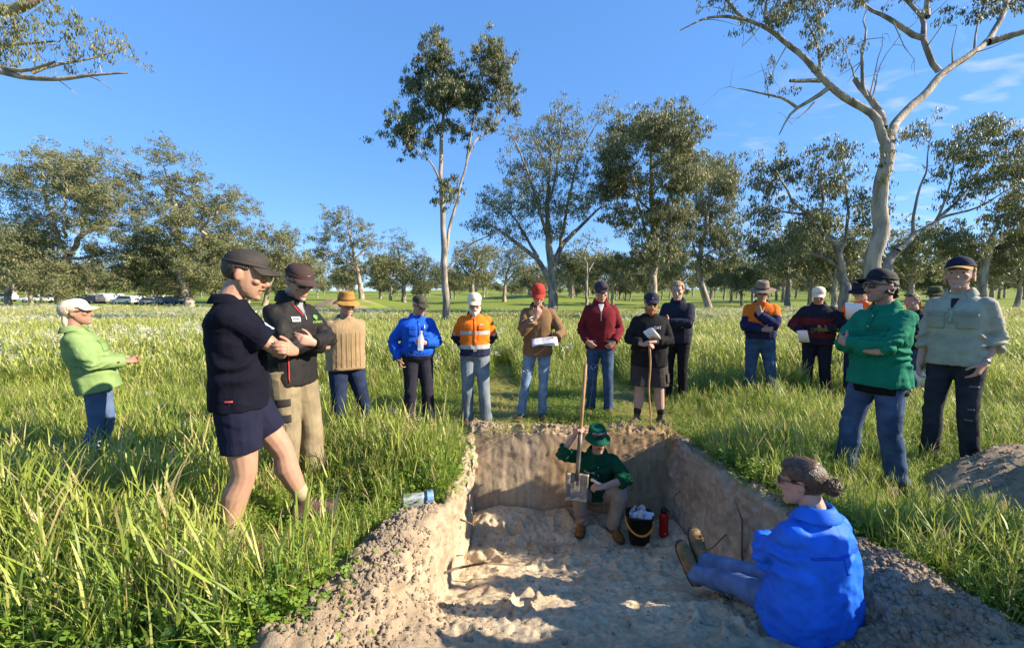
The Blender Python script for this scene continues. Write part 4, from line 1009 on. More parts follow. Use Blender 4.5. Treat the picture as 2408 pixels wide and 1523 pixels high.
p.cap(cloth(c8(58, 52, 58)), pitch=0); p.hair(HAIR_D, vol=.003, down=-.04); p.glasses(on=(.012, .060, 0))

# -- young man, navy jacket (behind the stick)
p = Person('young fair-haired bareheaded man in dark navy jacket and black trousers, arms folded', (2.44, 6.05, 0), 212, 1.83, .98, skin=(.58, .37, .29), vox=.007, lean=2, head=(-6, 16, 0), fR=(.10, 0, 0), fL=(-.10, .03, 0), **cross())
NVY = cloth((.018, .02, .032)); p.shirt(NVY, hem=-.05, ease=.03, sl=.028, loose=.7, name='jacket'); p.collar(NVY, h=.045, open_=24, flare=.02)
p.trousers(cloth((.010, .010, .011)), ease=.013); p.boots(BLK); p.hair(mat('fair_hair', (.30, .185, .085), .55, var=.3, vscale=60, bump=.9, bscale=120), vol=.012, down=-.01, front=.045, top=.085, rough=.012)

# -- black T-shirt, red beard
p = Person('red-bearded man in black T-shirt and cargo shorts leaning on a stick', (1.70, 5.06, 0), 194, 1.64, 1.14, legk=1.12, belly=.06, skin=(.58, .35, .27), vox=.0068, lean=1, head=(-3, 16, -3),
           aR=dict(w=(.10, .30, 1.12), pole=(1, -.4, -.5), hd=(-.75, .3, .1), hn=(.2, -.2, -1), curl=.5), aL=dict(w=(-.03, .29, 1.16), pole=(-1, -.4, -.5), hd=(.75, .3, .0), hn=(-.2, -.2, -1), curl=.5), fR=(.15, .04, 0), fL=(-.17, .0, 0), toeR=24, toeL=-30)
BT = cloth((.014, .0135, .014), .9); p.shirt(BT, hem=-.14, ease=.024, sl=.020, loose=.8, sleeve='three', folds=.018, name='t_shirt'); p.lettering('CAT', plain((.55, .55, .56), .7), -.085, .385, .048)
p.trousers(cloth(c8(64, 56, 52)), length=.47, ease=.024, name='shorts', wide=1.2)
p.patch(cloth(c8(72, 63, 58)), 0, 0, .10, .12, 'cargo_pocket', .012, bvh=p.tr_bvh, dirv=(.8, -.6, 0), origin=V(-.13, 0, .66), up=(0, 0, 1))
p.boots(mat('hiking_boot', c8(92, 80, 68), .8, var=.4, vscale=20, bump=.4), shaft=.10, sock=BLK); p.beard(HAIR_R, long=.02, full=1.1); p.hair(HAIR_R, vol=.003, down=-.03)
p.cap(cloth(c8(46, 46, 58)), pitch=-2, logo=('o', c8(190, 190, 190), .05)); p.glasses()
STICK_TOP = p.W(p.arm[0][2] + V(-.07, .05, .0)); PAPER_B = p.W(p.arm[1][2] + V(.02, .02, .08)); PAPER_B_YAW = p.yaw

# -- hi-vis and wide hat
def hv2(s, co):
    org = np.array((.70, .15, .015)); nav = np.array((.018, .02, .06)); c = np.tile(org, (len(co), 1)); h = co[:, 2] - s.P0[2]; c[h < .20] = nav
    for S, E, Wr, *_ in s.arm:
        for A_, B_ in ((S, E), (E, Wr)):
            d = B_ - A_; t = ((co - A_) @ d) / np.dot(d, d); dist = np.linalg.norm(co - A_ - np.outer(np.clip(t, 0, 1), d), axis=1)
            if A_ is S: c[(dist < .09) & (t > .55) & (t < 1.1) & (np.abs(co[:, 0] - s.P0[0]) > .15)] = nav
            else: c[(dist < .085) & (t > -.1)] = nav
    return c
p = Person('man in orange and navy shirt and wide-brimmed hat, hand on his chin', (3.70, 6.10, 0), 214, 1.80, 1.05, skin=(.48, .28, .2), vox=.007, lean=1, head=(-6, 12, 0),
           aR=dict(w=(-.04, .24, 1.12), pole=(1, -.3, -.3), hd=(-1, .1, .1), hn=(0, -1, 0)), aL=dict(w=(.01, .20, 1.34), pole=(-.6, .3, -1), hd=(.2, .0, .95), hn=(.1, -1, 0), curl=.5), fR=(.13, 0, 0), fL=(-.2, .04, 0))
p.shirt(None, hem=.02, ease=.028, sl=.03, loose=.6, pattern=hv2, tuck=True); p.collar(cloth((.018, .02, .06)), h=.034, open_=26, flare=.02)
p.trousers(DENIM, ease=.016, wide=1.1); p.belt(plain((.03, .02, .015), .5)); p.boots(LEATHER_D); p.hat(cloth(c8(128, 112, 96)), brim=.085, droop=.012, height=.11, band=cloth(c8(84, 70, 60))); p.hair(HAIR_B, vol=.008, down=-.05, curl=.6); p.glasses()

# -- striped jumper
def stripes(s, co):
    nav = np.array((.016, .016, .026)); red = np.array((.11, .016, .018)); c = np.tile(nav, (len(co), 1)); h = co[:, 2] - s.P0[2]
    c[((h > .23) & (h < .34)) | ((h > .03) & (h < .13)) | (h < -.06)] = red
    for S, E, Wr, *_ in s.arm:
        d = Wr - E; t = ((co - E) @ d) / np.dot(d, d); dist = np.linalg.norm(co - E - np.outer(np.clip(t, 0, 1), d), axis=1)
        mk = (dist < .08) & (t > .0); c[mk] = np.where(((t[mk] > .15) & (t[mk] < .6))[:, None], red, nav)
    return c
p = Person('man in navy and maroon striped jumper and cream cap holding a paper and a plant', (4.82, 6.46, 0), 222, 1.76, 1.14, belly=.04, skin=(.40, .22, .15), vox=.007, lean=3, head=(-4, 20, 0),
           aR=dict(w=(.19, .26, 1.08), pole=(1, -.6, -.3), hd=(-.3, .7, -.5), hn=(-1, 0, 0)), aL=dict(w=(-.12, .28, 1.12), pole=(-1, -.6, -.3), hd=(.5, .7, .1), hn=(.3, -.2, 1)), fR=(.13, 0, 0), fL=(-.14, .03, 0))
p.shirt(None, hem=-.07, ease=.034, sl=.032, loose=.75, pattern=stripes, name='jumper'); p.collar(cloth((.016, .016, .026)), h=.04, open_=24, flare=.018)
p.trousers(cloth((.014, .015, .024)), ease=.016, wide=1.1); p.boots(BLK, shaft=.2); p.cap(cloth(c8(206, 194, 170)), pitch=0, logo=('~', c8(210, 120, 50), .06)); p.hair(HAIR_D, vol=.002, down=-.03)
PAPER_C = p.W(p.arm[0][2] + V(-.04, .09, -.07)); PAPER_C_YAW = p.yaw; PLANT_AT = p.W(p.arm[1][2] + V(.05, .12, -.02))

# -- behind the green work shirt: orange and black shirt, dark hat
def orb(s, co):
    org = np.array((.72, .12, .02)); blk = np.array((.010, .011, .018)); c = np.tile(org, (len(co), 1)); h = co[:, 2] - s.P0[2]; c[(h < .34)] = blk
    for S, E, Wr, *_ in s.arm:
        for A_, B_ in ((S, E), (E, Wr)):
            d = B_ - A_; t = ((co - A_) @ d) / np.dot(d, d); dist = np.linalg.norm(co - A_ - np.outer(np.clip(t, 0, 1), d), axis=1); c[(dist < .09) & (t > (.35 if A_ is S else -.1))] = blk
    return c
p = Person('man in orange and black shirt and dark hat reading a paper', (5.16, 6.05, 0), 236, 1.80, 1.08, skin=(.50, .28, .2), vox=.0075, lean=2, head=(10, 14, 0),
           aR=dict(w=(.05, .27, 1.22), pole=(1, -.5, -.5)), aL=dict(w=(-.10, .30, 1.28), pole=(-1, -.5, -.5), hd=(.3, .7, .3)), fR=(.12, 0, 0), fL=(-.12, .03, 0))
p.shirt(None, hem=-.07, ease=.032, sl=.03, loose=.7, pattern=orb); p.trousers(DENIM_D, ease=.016); p.boots(LEATHER_D); p.hat(cloth(c8(36, 36, 50)), brim=.05, droop=.022, height=.10, band=cloth(c8(30, 30, 42))); p.hair(HAIR_D, vol=.002, down=-.03)
PAPER_D = p.W(p.arm[1][2] + V(.08, .10, .10)); PAPER_D_YAW = p.yaw

# -- woman with pony tail, between the smock and the white shirt
p = Person('woman with pulled-back fair hair in dark jacket behind the green work shirt', (6.02, 6.15, 0), 262, 1.64, .96, female=True, skin=(.55, .34, .26), vox=.0075, head=(0, 6, 0), fR=(.09, 0, 0), fL=(-.09, .03, 0), **cross(-.02))
p.shirt(cloth((.014, .018, .026)), hem=-.04, ease=.026, sl=.026, loose=.5, name='jacket'); p.collar(cloth((.014, .018, .026)), h=.04); p.trousers(DENIM, ease=.012); p.boots(LEATHER_D)
p.hair(mat('brown_blond_hair', (.20, .12, .06), .5, var=.35, vscale=60, bump=.9, bscale=120), vol=.006, down=-.05, front=.05, top=.085, tail=(((0, -.12, .03), (.025, .03, .03)), ((0, -.135, -.03), (.022, .02, .06)))); p.glasses(on=(-.01, .07, 18))

# -- dark green hat, orange shirt, far right behind
p = Person('man in olive hat and orange work shirt, mostly hidden behind the pale shirt', (7.05, 6.85, 0), 236, 1.76, 1.05, skin=(.42, .2, .14), vox=.008, head=(0, 8, 0))
p.shirt(cloth((.70, .15, .015)), hem=.0, ease=.03, sl=.03); p.collar(cloth((.018, .02, .06))); p.trousers(cloth((.02, .02, .04)), ease=.016); p.boots(LEATHER_D); p.hat(cloth(c8(70, 76, 48)), brim=.07, droop=.015, height=.09, band=cloth(c8(52, 56, 36))); p.hair(HAIR_D, vol=.002, down=-.03); p.glasses()

# -- lime green shirt, far left
p = Person('woman in lime green shirt and cream cap standing apart at the far left', (-3.82, 3.62, 0), 52, 1.56, 1.0, female=True, belly=.045, skin=(.40, .22, .15), vox=.0062, pel=(0, .10, .945), ptilt=-10, lean=-15, head=(2, 10, 0),
           aR=dict(w=(.12, .33, 1.14), pole=(1, -.8, -.5), hd=(-.35, .9, .05), hn=(-.6, -.1, -.6), curl=.45), aL=dict(w=(-.10, .35, 1.12), pole=(-1, -.8, -.5), hd=(.35, .9, .05), hn=(.6, -.1, .4), curl=.45), fR=(.07, -.01, 0), fL=(-.08, .07, 0))
LIME = cloth(c8(120, 144, 90), .85); p.shirt(LIME, hem=-.10, ease=.03, sl=.03, loose=.75, folds=.018); p.collar(LIME, h=.036, open_=26, flare=.022)
p.patch(cloth(c8(114, 137, 84)), .085, .33, .10, .11, 'pocket', .005); p.patch(cloth(c8(108, 130, 78)), .085, .385, .11, .035, 'pocket_flap', .010); p.patch(cloth(c8(114, 137, 84)), -.085, .33, .10, .11, 'pocket', .005)
p.trousers(mat('blue_denim', c8(76, 94, 124), .9, var=.3, vscale=6, bump=.4, bscale=30), ease=.010); p.boots(LEATHER_D)
p.cap(cloth(c8(200, 190, 170)), pitch=4, depth=.95); p.hair(mat('pale_blond_hair', (.55, .45, .32), .5, var=.3, vscale=60, bump=.9, bscale=120, bstretch=(1, 1, .25)), vol=.012, down=-.09, front=.02, top=.1, nape=.07); p.glasses(lens=(.05, .035, .025))
p.patch(plain((.04, .03, .03), .5), 0, 0, .016, .016, 'cuff_button', .006, origin=p.arm[0][2] * .85 + p.arm[0][1] * .15, dirv=(-1, 0, 0), up=(0, 0, 1))

# -- green smock
p = Person('man in green pullover work shirt and black cap, blue jeans, arms folded, looking left', (3.06, 3.40, 0), 256, 1.78, .98, skin=(.50, .30, .22), vox=.0058, lean=-3, head=(16, 4, 0), fR=(.17, .10, 0), fL=(-.16, -.02, 0), stubble=(.12, .07, .05, .45), **cross(-.01, .01))
GRN = cloth((.006, .155, .088), .85); p.shirt(GRN, hem=-.10, ease=.030, sl=.030, loose=.8, folds=.024, flare=.02, name='work_shirt', cuff=.008); p.collar(GRN, h=.045, open_=26, flare=.024)
p.placket(cloth((.005, .13, .074)), .34, .52, .034, 2); p.patch(cloth((.0055, .14, .08)), -.10, .33, .12, .10, 'pocket', .005); p.patch(cloth((.005, .125, .07)), -.10, .375, .125, .035, 'pocket_flap', .010)
p.shirt_keep = p.shirt_obj
p.trousers(DENIM, ease=.020, folds=.02, wide=1.3); p.boots(LEATHER_D)
mbx = MB(); hs_ = [t[0] for t in p.tor]; rr_ = []
for h, e in ((-.16, .030), (-.16, .036), (-.09, .036), (-.09, .03)):
    w_, df, db = [np.interp(max(h, 0), hs_, [t[i] for t in p.tor]) for i in (1, 2, 3)]; rr_.append(p.ring(h, w_ + e, df + e, db + e, 36))
rings(mbx, rr_, cap=False); p.add('undershirt_hem', mbx.mesh('undershirt_hem'), cloth((.008, .008, .008)))
p.cap(mat('mesh_cap', (.010, .012, .018), .8, var=.2, vscale=30, bump=.4, bscale=200), pitch=-6, depth=1.08); p.hair(mat('dark_brown_hair', (.045, .026, .015), .5, var=.4, vscale=50, bump=.9, bscale=110), vol=.008, down=-.055, front=.03, top=.1, curl=1.0); p.glasses()
_mb = MB(); ell(_mb, p.hatq(.052, .068, .092), (.016, .010, .012), p.Rh, 10, 8); p.add('cap_badge', _mb.mesh('cap_badge'), plain((.06, .42, .03), .6), p.hat_obj)

# -- pale work shirt, torn jeans
p = Person('tall blond man in pale work shirt and torn dark jeans, hand in pocket', (4.07, 3.74, 0), 246, 1.91, .91, skin=(.58, .35, .27), vox=.0058, lean=1, head=(-10, 0, 0),
           aR=dict(w=(.215, .05, .87), pole=(.3, -1, 0), hd=(-.1, .2, -1), hn=(-1, .1, 0), curl=.6), aL=dict(w=(-.18, .06, .93), pole=(-.2, -1, .1), hd=(.25, .3, -.9), hn=(1, 0, 0), curl=.3), fR=(.10, .10, 0), fL=(-.13, .02, 0))
PAL = cloth(c8(150, 152, 138), .85); p.shirt(PAL, hem=-.05, ease=.030, sl=.028, loose=.75, folds=.022, sleeve='rolled', name='work_shirt'); p.collar(PAL, h=.045, open_=40, flare=.026)
p.patch(plain((.012, .013, .02), .8), 0, .475, .05, .09, 'tee_neck', .003, taper=.9); p.placket(cloth(c8(138, 140, 126)), .31, .44, .034, 2)
for sg in (-1, 1): p.patch(cloth(c8(144, 146, 132)), sg * .095, .33, .12, .13, 'pocket', .005); p.patch(cloth(c8(136, 138, 124)), sg * .095, .39, .125, .035, 'pocket_flap', .010)
p.trousers(cloth(c8(46, 48, 54), .9, var=.3), ease=.016, folds=.016, wide=1.1); p.boots(LEATHER_D)
for cx, hh, w_ in ((-.13, .74, .07), (-.12, .55, .05), (-.11, .46, .06)): p.patch(plain((.14, .125, .115), .9), 0, 0, w_ * .8, .012, 'tear', .001, bvh=p.tr_bvh, dirv=(.2, -1, 0), origin=V(cx, 0, hh), up=(0, 0, 1))
p.cap(cloth(c8(38, 40, 62)), brim_m=cloth(c8(170, 134, 84)), pitch=-3, depth=1.05); p.hair(HAIR_B, vol=.010, down=-.05, front=.03, top=.1, curl=.7, rough=.01); p.wristband(1, plain((.3, .3, .32), .3, metal=.8))
PAPER_E = p.W(p.arm[0][2] + V(-.03, .02, -.13)); PAPER_E_YAW = p.yaw

# -- squatting in the pit with the shovel
zf = -.855
p = Person('man in dark green shirt and bucket hat squatting in the pit', (.90, 4.26, zf), 186, 1.76, 1.0, skin=(.54, .31, .23), vox=.0058, pel=(0, -.12, .285), ptilt=22, lean=13, head=(-8, -6, 3),
           fR=(.155, .08, 0), fL=(-.165, .13, 0), toeR=14, toeL=-16, kneeR=(.35, 1, .6), kneeL=(-.4, 1, .6), aR=dict(w=(.25, .20, 1.06), pole=(1, .25, -.75), hd=(-.35, .35, .8), hn=(-.8, -.1, -.3), curl=.85, thumb=.8),
           aL=dict(w=(-.04, .36, .60), pole=(-1, -.2, .0), hd=(1, .1, -.05), hn=(0, -.5, -1), curl=.45), stubble=(.2, .12, .08, .25), brow=(.1, .06, .03))
DG = cloth((.004, .055, .026), .85); p.shirt(DG, hem=.03, ease=.024, sl=.022, loose=.6, sleeve='rolled', folds=.02); p.collar(DG, h=.038, open_=32, flare=.026); p.placket(cloth((.0035, .045, .02)), .26, .5, .032, 3)
p.lettering('Nutrien', WHITE, .092, .40, .034); p.patch(cloth((.0036, .048, .022)), -.09, .35, .10, .10, 'pocket', .005)
p.trousers(cloth(c8(150, 138, 124)), ease=.02, folds=.018, wide=1.2); p.boots(mat('tan_boot', c8(120, 78, 36), .7, var=.35, vscale=18, bump=.4), shaft=.14)
GH = cloth((.004, .075, .042)); p.hat(GH, brim=.042, droop=.034, height=.085, taper=.9, band=cloth((.003, .06, .034)), pitch=2); p.hair(HAIR_D, vol=.002, down=-.03); p.moustache(mat('dark_moustache', (.06, .03, .018), .7)); p.glasses(on=(.012, .070, 4))
def hatlet(s, txt, m, size, z):
    tm = text_mesh(txt, size); mbl = MB(); pts = [s.hatq(.0905 * math.sin(x / .1) * 1.03, .1105 * math.cos(x / .1) - .006, z + y) for x, y, _ in coords(tm)]
    mbl.add(np.array(pts), [tuple(q_.vertices) for q_ in tm.polygons]); s.add('lettering', mbl.mesh('lettering', False), m, s.hat_obj)
hatlet(p, 'LANDMARK', WHITE, .030, .105)
SHOVEL_GRIP = p.W(p.arm[0][2] + nrm(V(-.35, .35, .8)) * .07 + V(-.03, .0, -.02)); SQ_HAND = p.W(p.arm[1][2] + V(.09, .02, .02))

# -- sitting on the ramp, royal blue shirt
p = Person('woman in royal blue shirt sitting on the pit ramp, hair in a bun', (1.56, 2.06, -.205), -13, 1.66, 1.10, female=True, belly=.065, skin=(.52, .32, .25), vox=.0058, pel=(0, 0, .15), ptilt=-14, lean=5, twist=-6, head=(-24, 6, 0), shoulders=1.03,
           fR=(-.03, .90, -.12), fL=(-.12, .90, -.20), kneeR=(.1, .2, 1), kneeL=(-.1, .2, 1), feet3=(((-.12, .30, 1), (0, -1, .3)), ((-.32, .28, 1), (0, -1, .3))),
           aR=dict(w=(-.04, .30, .34), pole=(1, -.3, -1), hd=(-1, 0, 0), hn=(0, -1, 0)), aL=dict(w=(.02, .35, .37), pole=(-.8, -.2, -1), hd=(1, -.1, .1), hn=(0, -1, 0)))
RB = cloth((.016, .125, .62), .6, bump=.6, bscale=14)
p.shirt(RB, hem=-.12, ease=.034, sl=.032, loose=.62, folds=.036, fsc=.08, flare=.01); p.collar(RB, h=.05, open_=30, flare=.028, stand=.01)
bk = p.Rc @ V(0, 1, 0)
p.patch(cloth((.009, .070, .50), .8), 0, .395, .36, .012, 'yoke_seam', .003, 20, 3, dirv=bk); p.patch(RB, .0, .35, .03, .08, 'pleat', .004, 5, 8, dirv=bk)
p.trousers(cloth(c8(84, 108, 146), .9, var=.3), ease=.014, folds=.016); p.boots(mat('dusty_boot', c8(140, 112, 74), .85, var=.35, vscale=18, bump=.5), shaft=.12, k=1.12)
HB = mat('brown_hair', (.055, .032, .018), .45, var=.45, vscale=45, bump=.8, bscale=140, bstretch=(1, .2, .5), spec=.45)
p.hair(HB, vol=.016, down=-.055, front=.05, top=.082, rough=.006, tail=(((0, -.128, -.005), (.045, .036, .042)), ((.0, -.115, .0), (.03, .03, .03)))); p.glasses(lens=(.07, .03, .015), frame=(.10, .05, .025))
rs = np.random.default_rng(5); mbh = MB()
for i in range(230):                                       # brushed-back strands over the crown into the bun
    a0 = rs.uniform(-1.45, 1.45); pts = []
    for t in np.linspace(0, 1, 7):
        ph = .15 + t * 1.45; th = a0 * (1 - .75 * t ** 1.5); r_ = V(.094, .116, .105) * (1.008 + .014 * rs.random())
        d = V(math.sin(th) * math.cos((t - .38) * 1.25), math.sin(.9 - t * 2.2) , math.cos(th) * .96 * math.cos((t - .38) * .9)); d = nrm(d)
        pts.append(p.hp(*(d * r_ + V(0, -.010, .030))))
    pts[-1] = p.hp(rs.normal(0, .016), -.118 + rs.normal(0, .006), .0 + rs.normal(0, .014))
    tube(mbh, pts, [.0016, .0022, .0024, .0024, .0024, .0022, .002], 4, cap=False)
for i in range(120):                                       # loops and flyaways of the bun
    c = p.hp(0, -.13, -.005); a = rs.uniform(0, 6.28); ln = rs.uniform(.035, .055); ax = nrm(rs.normal(size=3)); b0 = nrm(np.cross(ax, rs.normal(size=3))); b1 = np.cross(ax, b0)
    tube(mbh, [c + (b0 * math.cos(t) + b1 * math.sin(t)) * ln * (1 + .25 * (t > 3.2)) for t in np.linspace(0, rs.uniform(2, 4), 6)], [.0018] * 6, 4, cap=False)
p.add('hair_strands', mbh.mesh('hair_strands'), mat('hair_strands', (.085, .05, .028), .42, var=.7, vscale=70, spec=.5))
SEATED = p
# -- unseen onlookers added out of frame at the right so their shadows cross the ramp
for lab, loc_, yw, H_, cs_, ct_ in (('unseen bareheaded man in grey jumper, added beyond the right edge to shade the ramp', (3.30, 1.42, 0), 285, 1.80, c8(96, 96, 98), c8(40, 44, 58)), ('unseen man in dark blue jacket near the spoil heap, added to shade the ramp', (3.62, 2.28, 0), 275, 1.78, c8(34, 42, 66), c8(70, 64, 54))):
    p = Person(lab, loc_, yw, H_, 1.0, vox=.0085, head=(0, 12, 0), **cross())
    p.shirt(cloth(cs_), hem=-.08, ease=.028, sl=.026, name='jumper'); p.trousers(cloth(ct_), ease=.015); p.boots(LEATHER_D); p.hair(HAIR_D, vol=.010, down=-.02, front=.045, top=.085)
# ================================================================ eucalypts
def bark_mat(name, light, dark, patch=.5):
    m = bpy.data.materials.new(name); m.use_nodes = True; t = m.node_tree; N = t.nodes; L = t.links; p_ = N['Principled BSDF']; p_.inputs['Roughness'].default_value = .85; p_.inputs['Specular IOR Level'].default_value = .2
    tcn = N.new('ShaderNodeTexCoord'); mp_ = N.new('ShaderNodeMapping'); mp_.inputs['Scale'].default_value = (1, 1, .28); L.new(tcn.outputs['Object'], mp_.inputs[0])
    n1_ = N.new('ShaderNodeTexNoise'); n1_.inputs['Scale'].default_value = 3.2; n1_.inputs['Detail'].default_value = 7; L.new(mp_.outputs[0], n1_.inputs[0])
    cr = N.new('ShaderNodeValToRGB'); e = cr.color_ramp.elements; e[0].position = patch - .12; e[0].color = (*dark, 1); e[1].position = patch + .1; e[1].color = (*light, 1)
    L.new(n1_.outputs[0], cr.inputs[0]); L.new(cr.outputs[0], p_.inputs['Base Color'])
    n2_ = N.new('ShaderNodeTexNoise'); n2_.inputs['Scale'].default_value = 14; n2_.inputs['Detail'].default_value = 5; L.new(mp_.outputs[0], n2_.inputs[0])
    b_ = N.new('ShaderNodeBump'); b_.inputs['Strength'].default_value = .6; b_.inputs['Distance'].default_value = .04; L.new(n2_.outputs[0], b_.inputs['Height']); L.new(b_.outputs[0], p_.inputs['Normal'])
    return m
BARK_W = bark_mat('gum_bark', (.38, .325, .255), (.17, .142, .112), .5); BARK_G = bark_mat('grey_gum_bark', (.33, .29, .24), (.13, .115, .10), .5); BARK_D = bark_mat('dark_gum_bark', (.20, .17, .14), (.085, .075, .065), .5)
def leaf_mat(name, cols, trans=.28):
    m = bpy.data.materials.new(name); m.use_nodes = True; t = m.node_tree; N = t.nodes; L = t.links; p_ = N['Principled BSDF']; p_.inputs['Roughness'].default_value = .5; p_.inputs['Specular IOR Level'].default_value = .35
    a = N.new('ShaderNodeAttribute'); a.attribute_name = 'leafv'; cr = N.new('ShaderNodeValToRGB'); el = cr.color_ramp.elements
    while len(el) < len(cols): el.new(.5)
    for i, (pos, c) in enumerate(cols): el[i].position = pos; el[i].color = (*c, 1)
    L.new(a.outputs['Fac'], cr.inputs[0]); L.new(cr.outputs[0], p_.inputs['Base Color'])
    tr = N.new('ShaderNodeBsdfTranslucent'); L.new(cr.outputs[0], tr.inputs['Color']); ms = N.new('ShaderNodeMixShader'); ms.inputs[0].default_value = trans
    L.new(p_.outputs[0], ms.inputs[1]); L.new(tr.outputs[0], ms.inputs[2]); L.new(ms.outputs[0], N['Material Output'].inputs[0])
    return m
LEAF_OLIVE = leaf_mat('gum_leaves', [(0, (.10, .118, .052)), (.45, (.185, .198, .086)), (.8, (.26, .25, .11)), (1, (.31, .24, .12))])
LEAF_DARK = leaf_mat('dark_gum_leaves', [(0, (.068, .088, .038)), (.45, (.13, .15, .062)), (.8, (.205, .20, .086)), (1, (.26, .20, .10))])
LEAF_FRESH = leaf_mat('fresh_gum_leaves', [(0, (.075, .090, .034)), (.5, (.15, .16, .055)), (.85, (.23, .225, .065)), (1, (.28, .24, .08))])
def leaf_cloud(cents, rads, per, lsize, rng, droop=.75, flat=.75):
    """many small hanging leaf blades gathered in tufts"""
    P_, S_ = [], []
    for c, r in zip(cents, rads):
        nt_ = rng.integers(4, 7); tc_ = c + rng.normal(size=(nt_, 3)) * V(r, r, r * flat) * .62
        n_ = max(6, int(per * (r / np.mean(rads)) ** 2)); w_ = rng.integers(0, nt_, n_)
        P_.append(tc_[w_] + rng.normal(size=(n_, 3)) * V(r, r, r * flat) * .215); 
    P_ = np.concatenate(P_); n = len(P_)
    ax = rng.normal(size=(n, 3)); ax /= np.linalg.norm(ax, axis=1, keepdims=True); ax = ax * (1 - droop) + V(0, 0, -1) * droop * rng.uniform(.4, 1.2, (n, 1)); ax /= np.linalg.norm(ax, axis=1, keepdims=True)
    sd = np.cross(ax, rng.normal(size=(n, 3))); sd /= np.linalg.norm(sd, axis=1, keepdims=True) + 1e-9
    l = lsize * rng.uniform(.6, 1.35, (n, 1)); w_ = l * rng.uniform(.20, .32, (n, 1))
    v = np.stack([P_ - ax * l * .5, P_ + sd * w_ * .5, P_ + ax * l * .5, P_ - sd * w_ * .5], 1).reshape(-1, 3)
    val = np.clip(rng.normal(.42, .2, n) + .22 * vnoise(P_ * .9), 0, 1)
    return v, np.arange(n * 4).reshape(-1, 4), np.repeat(val, 4)
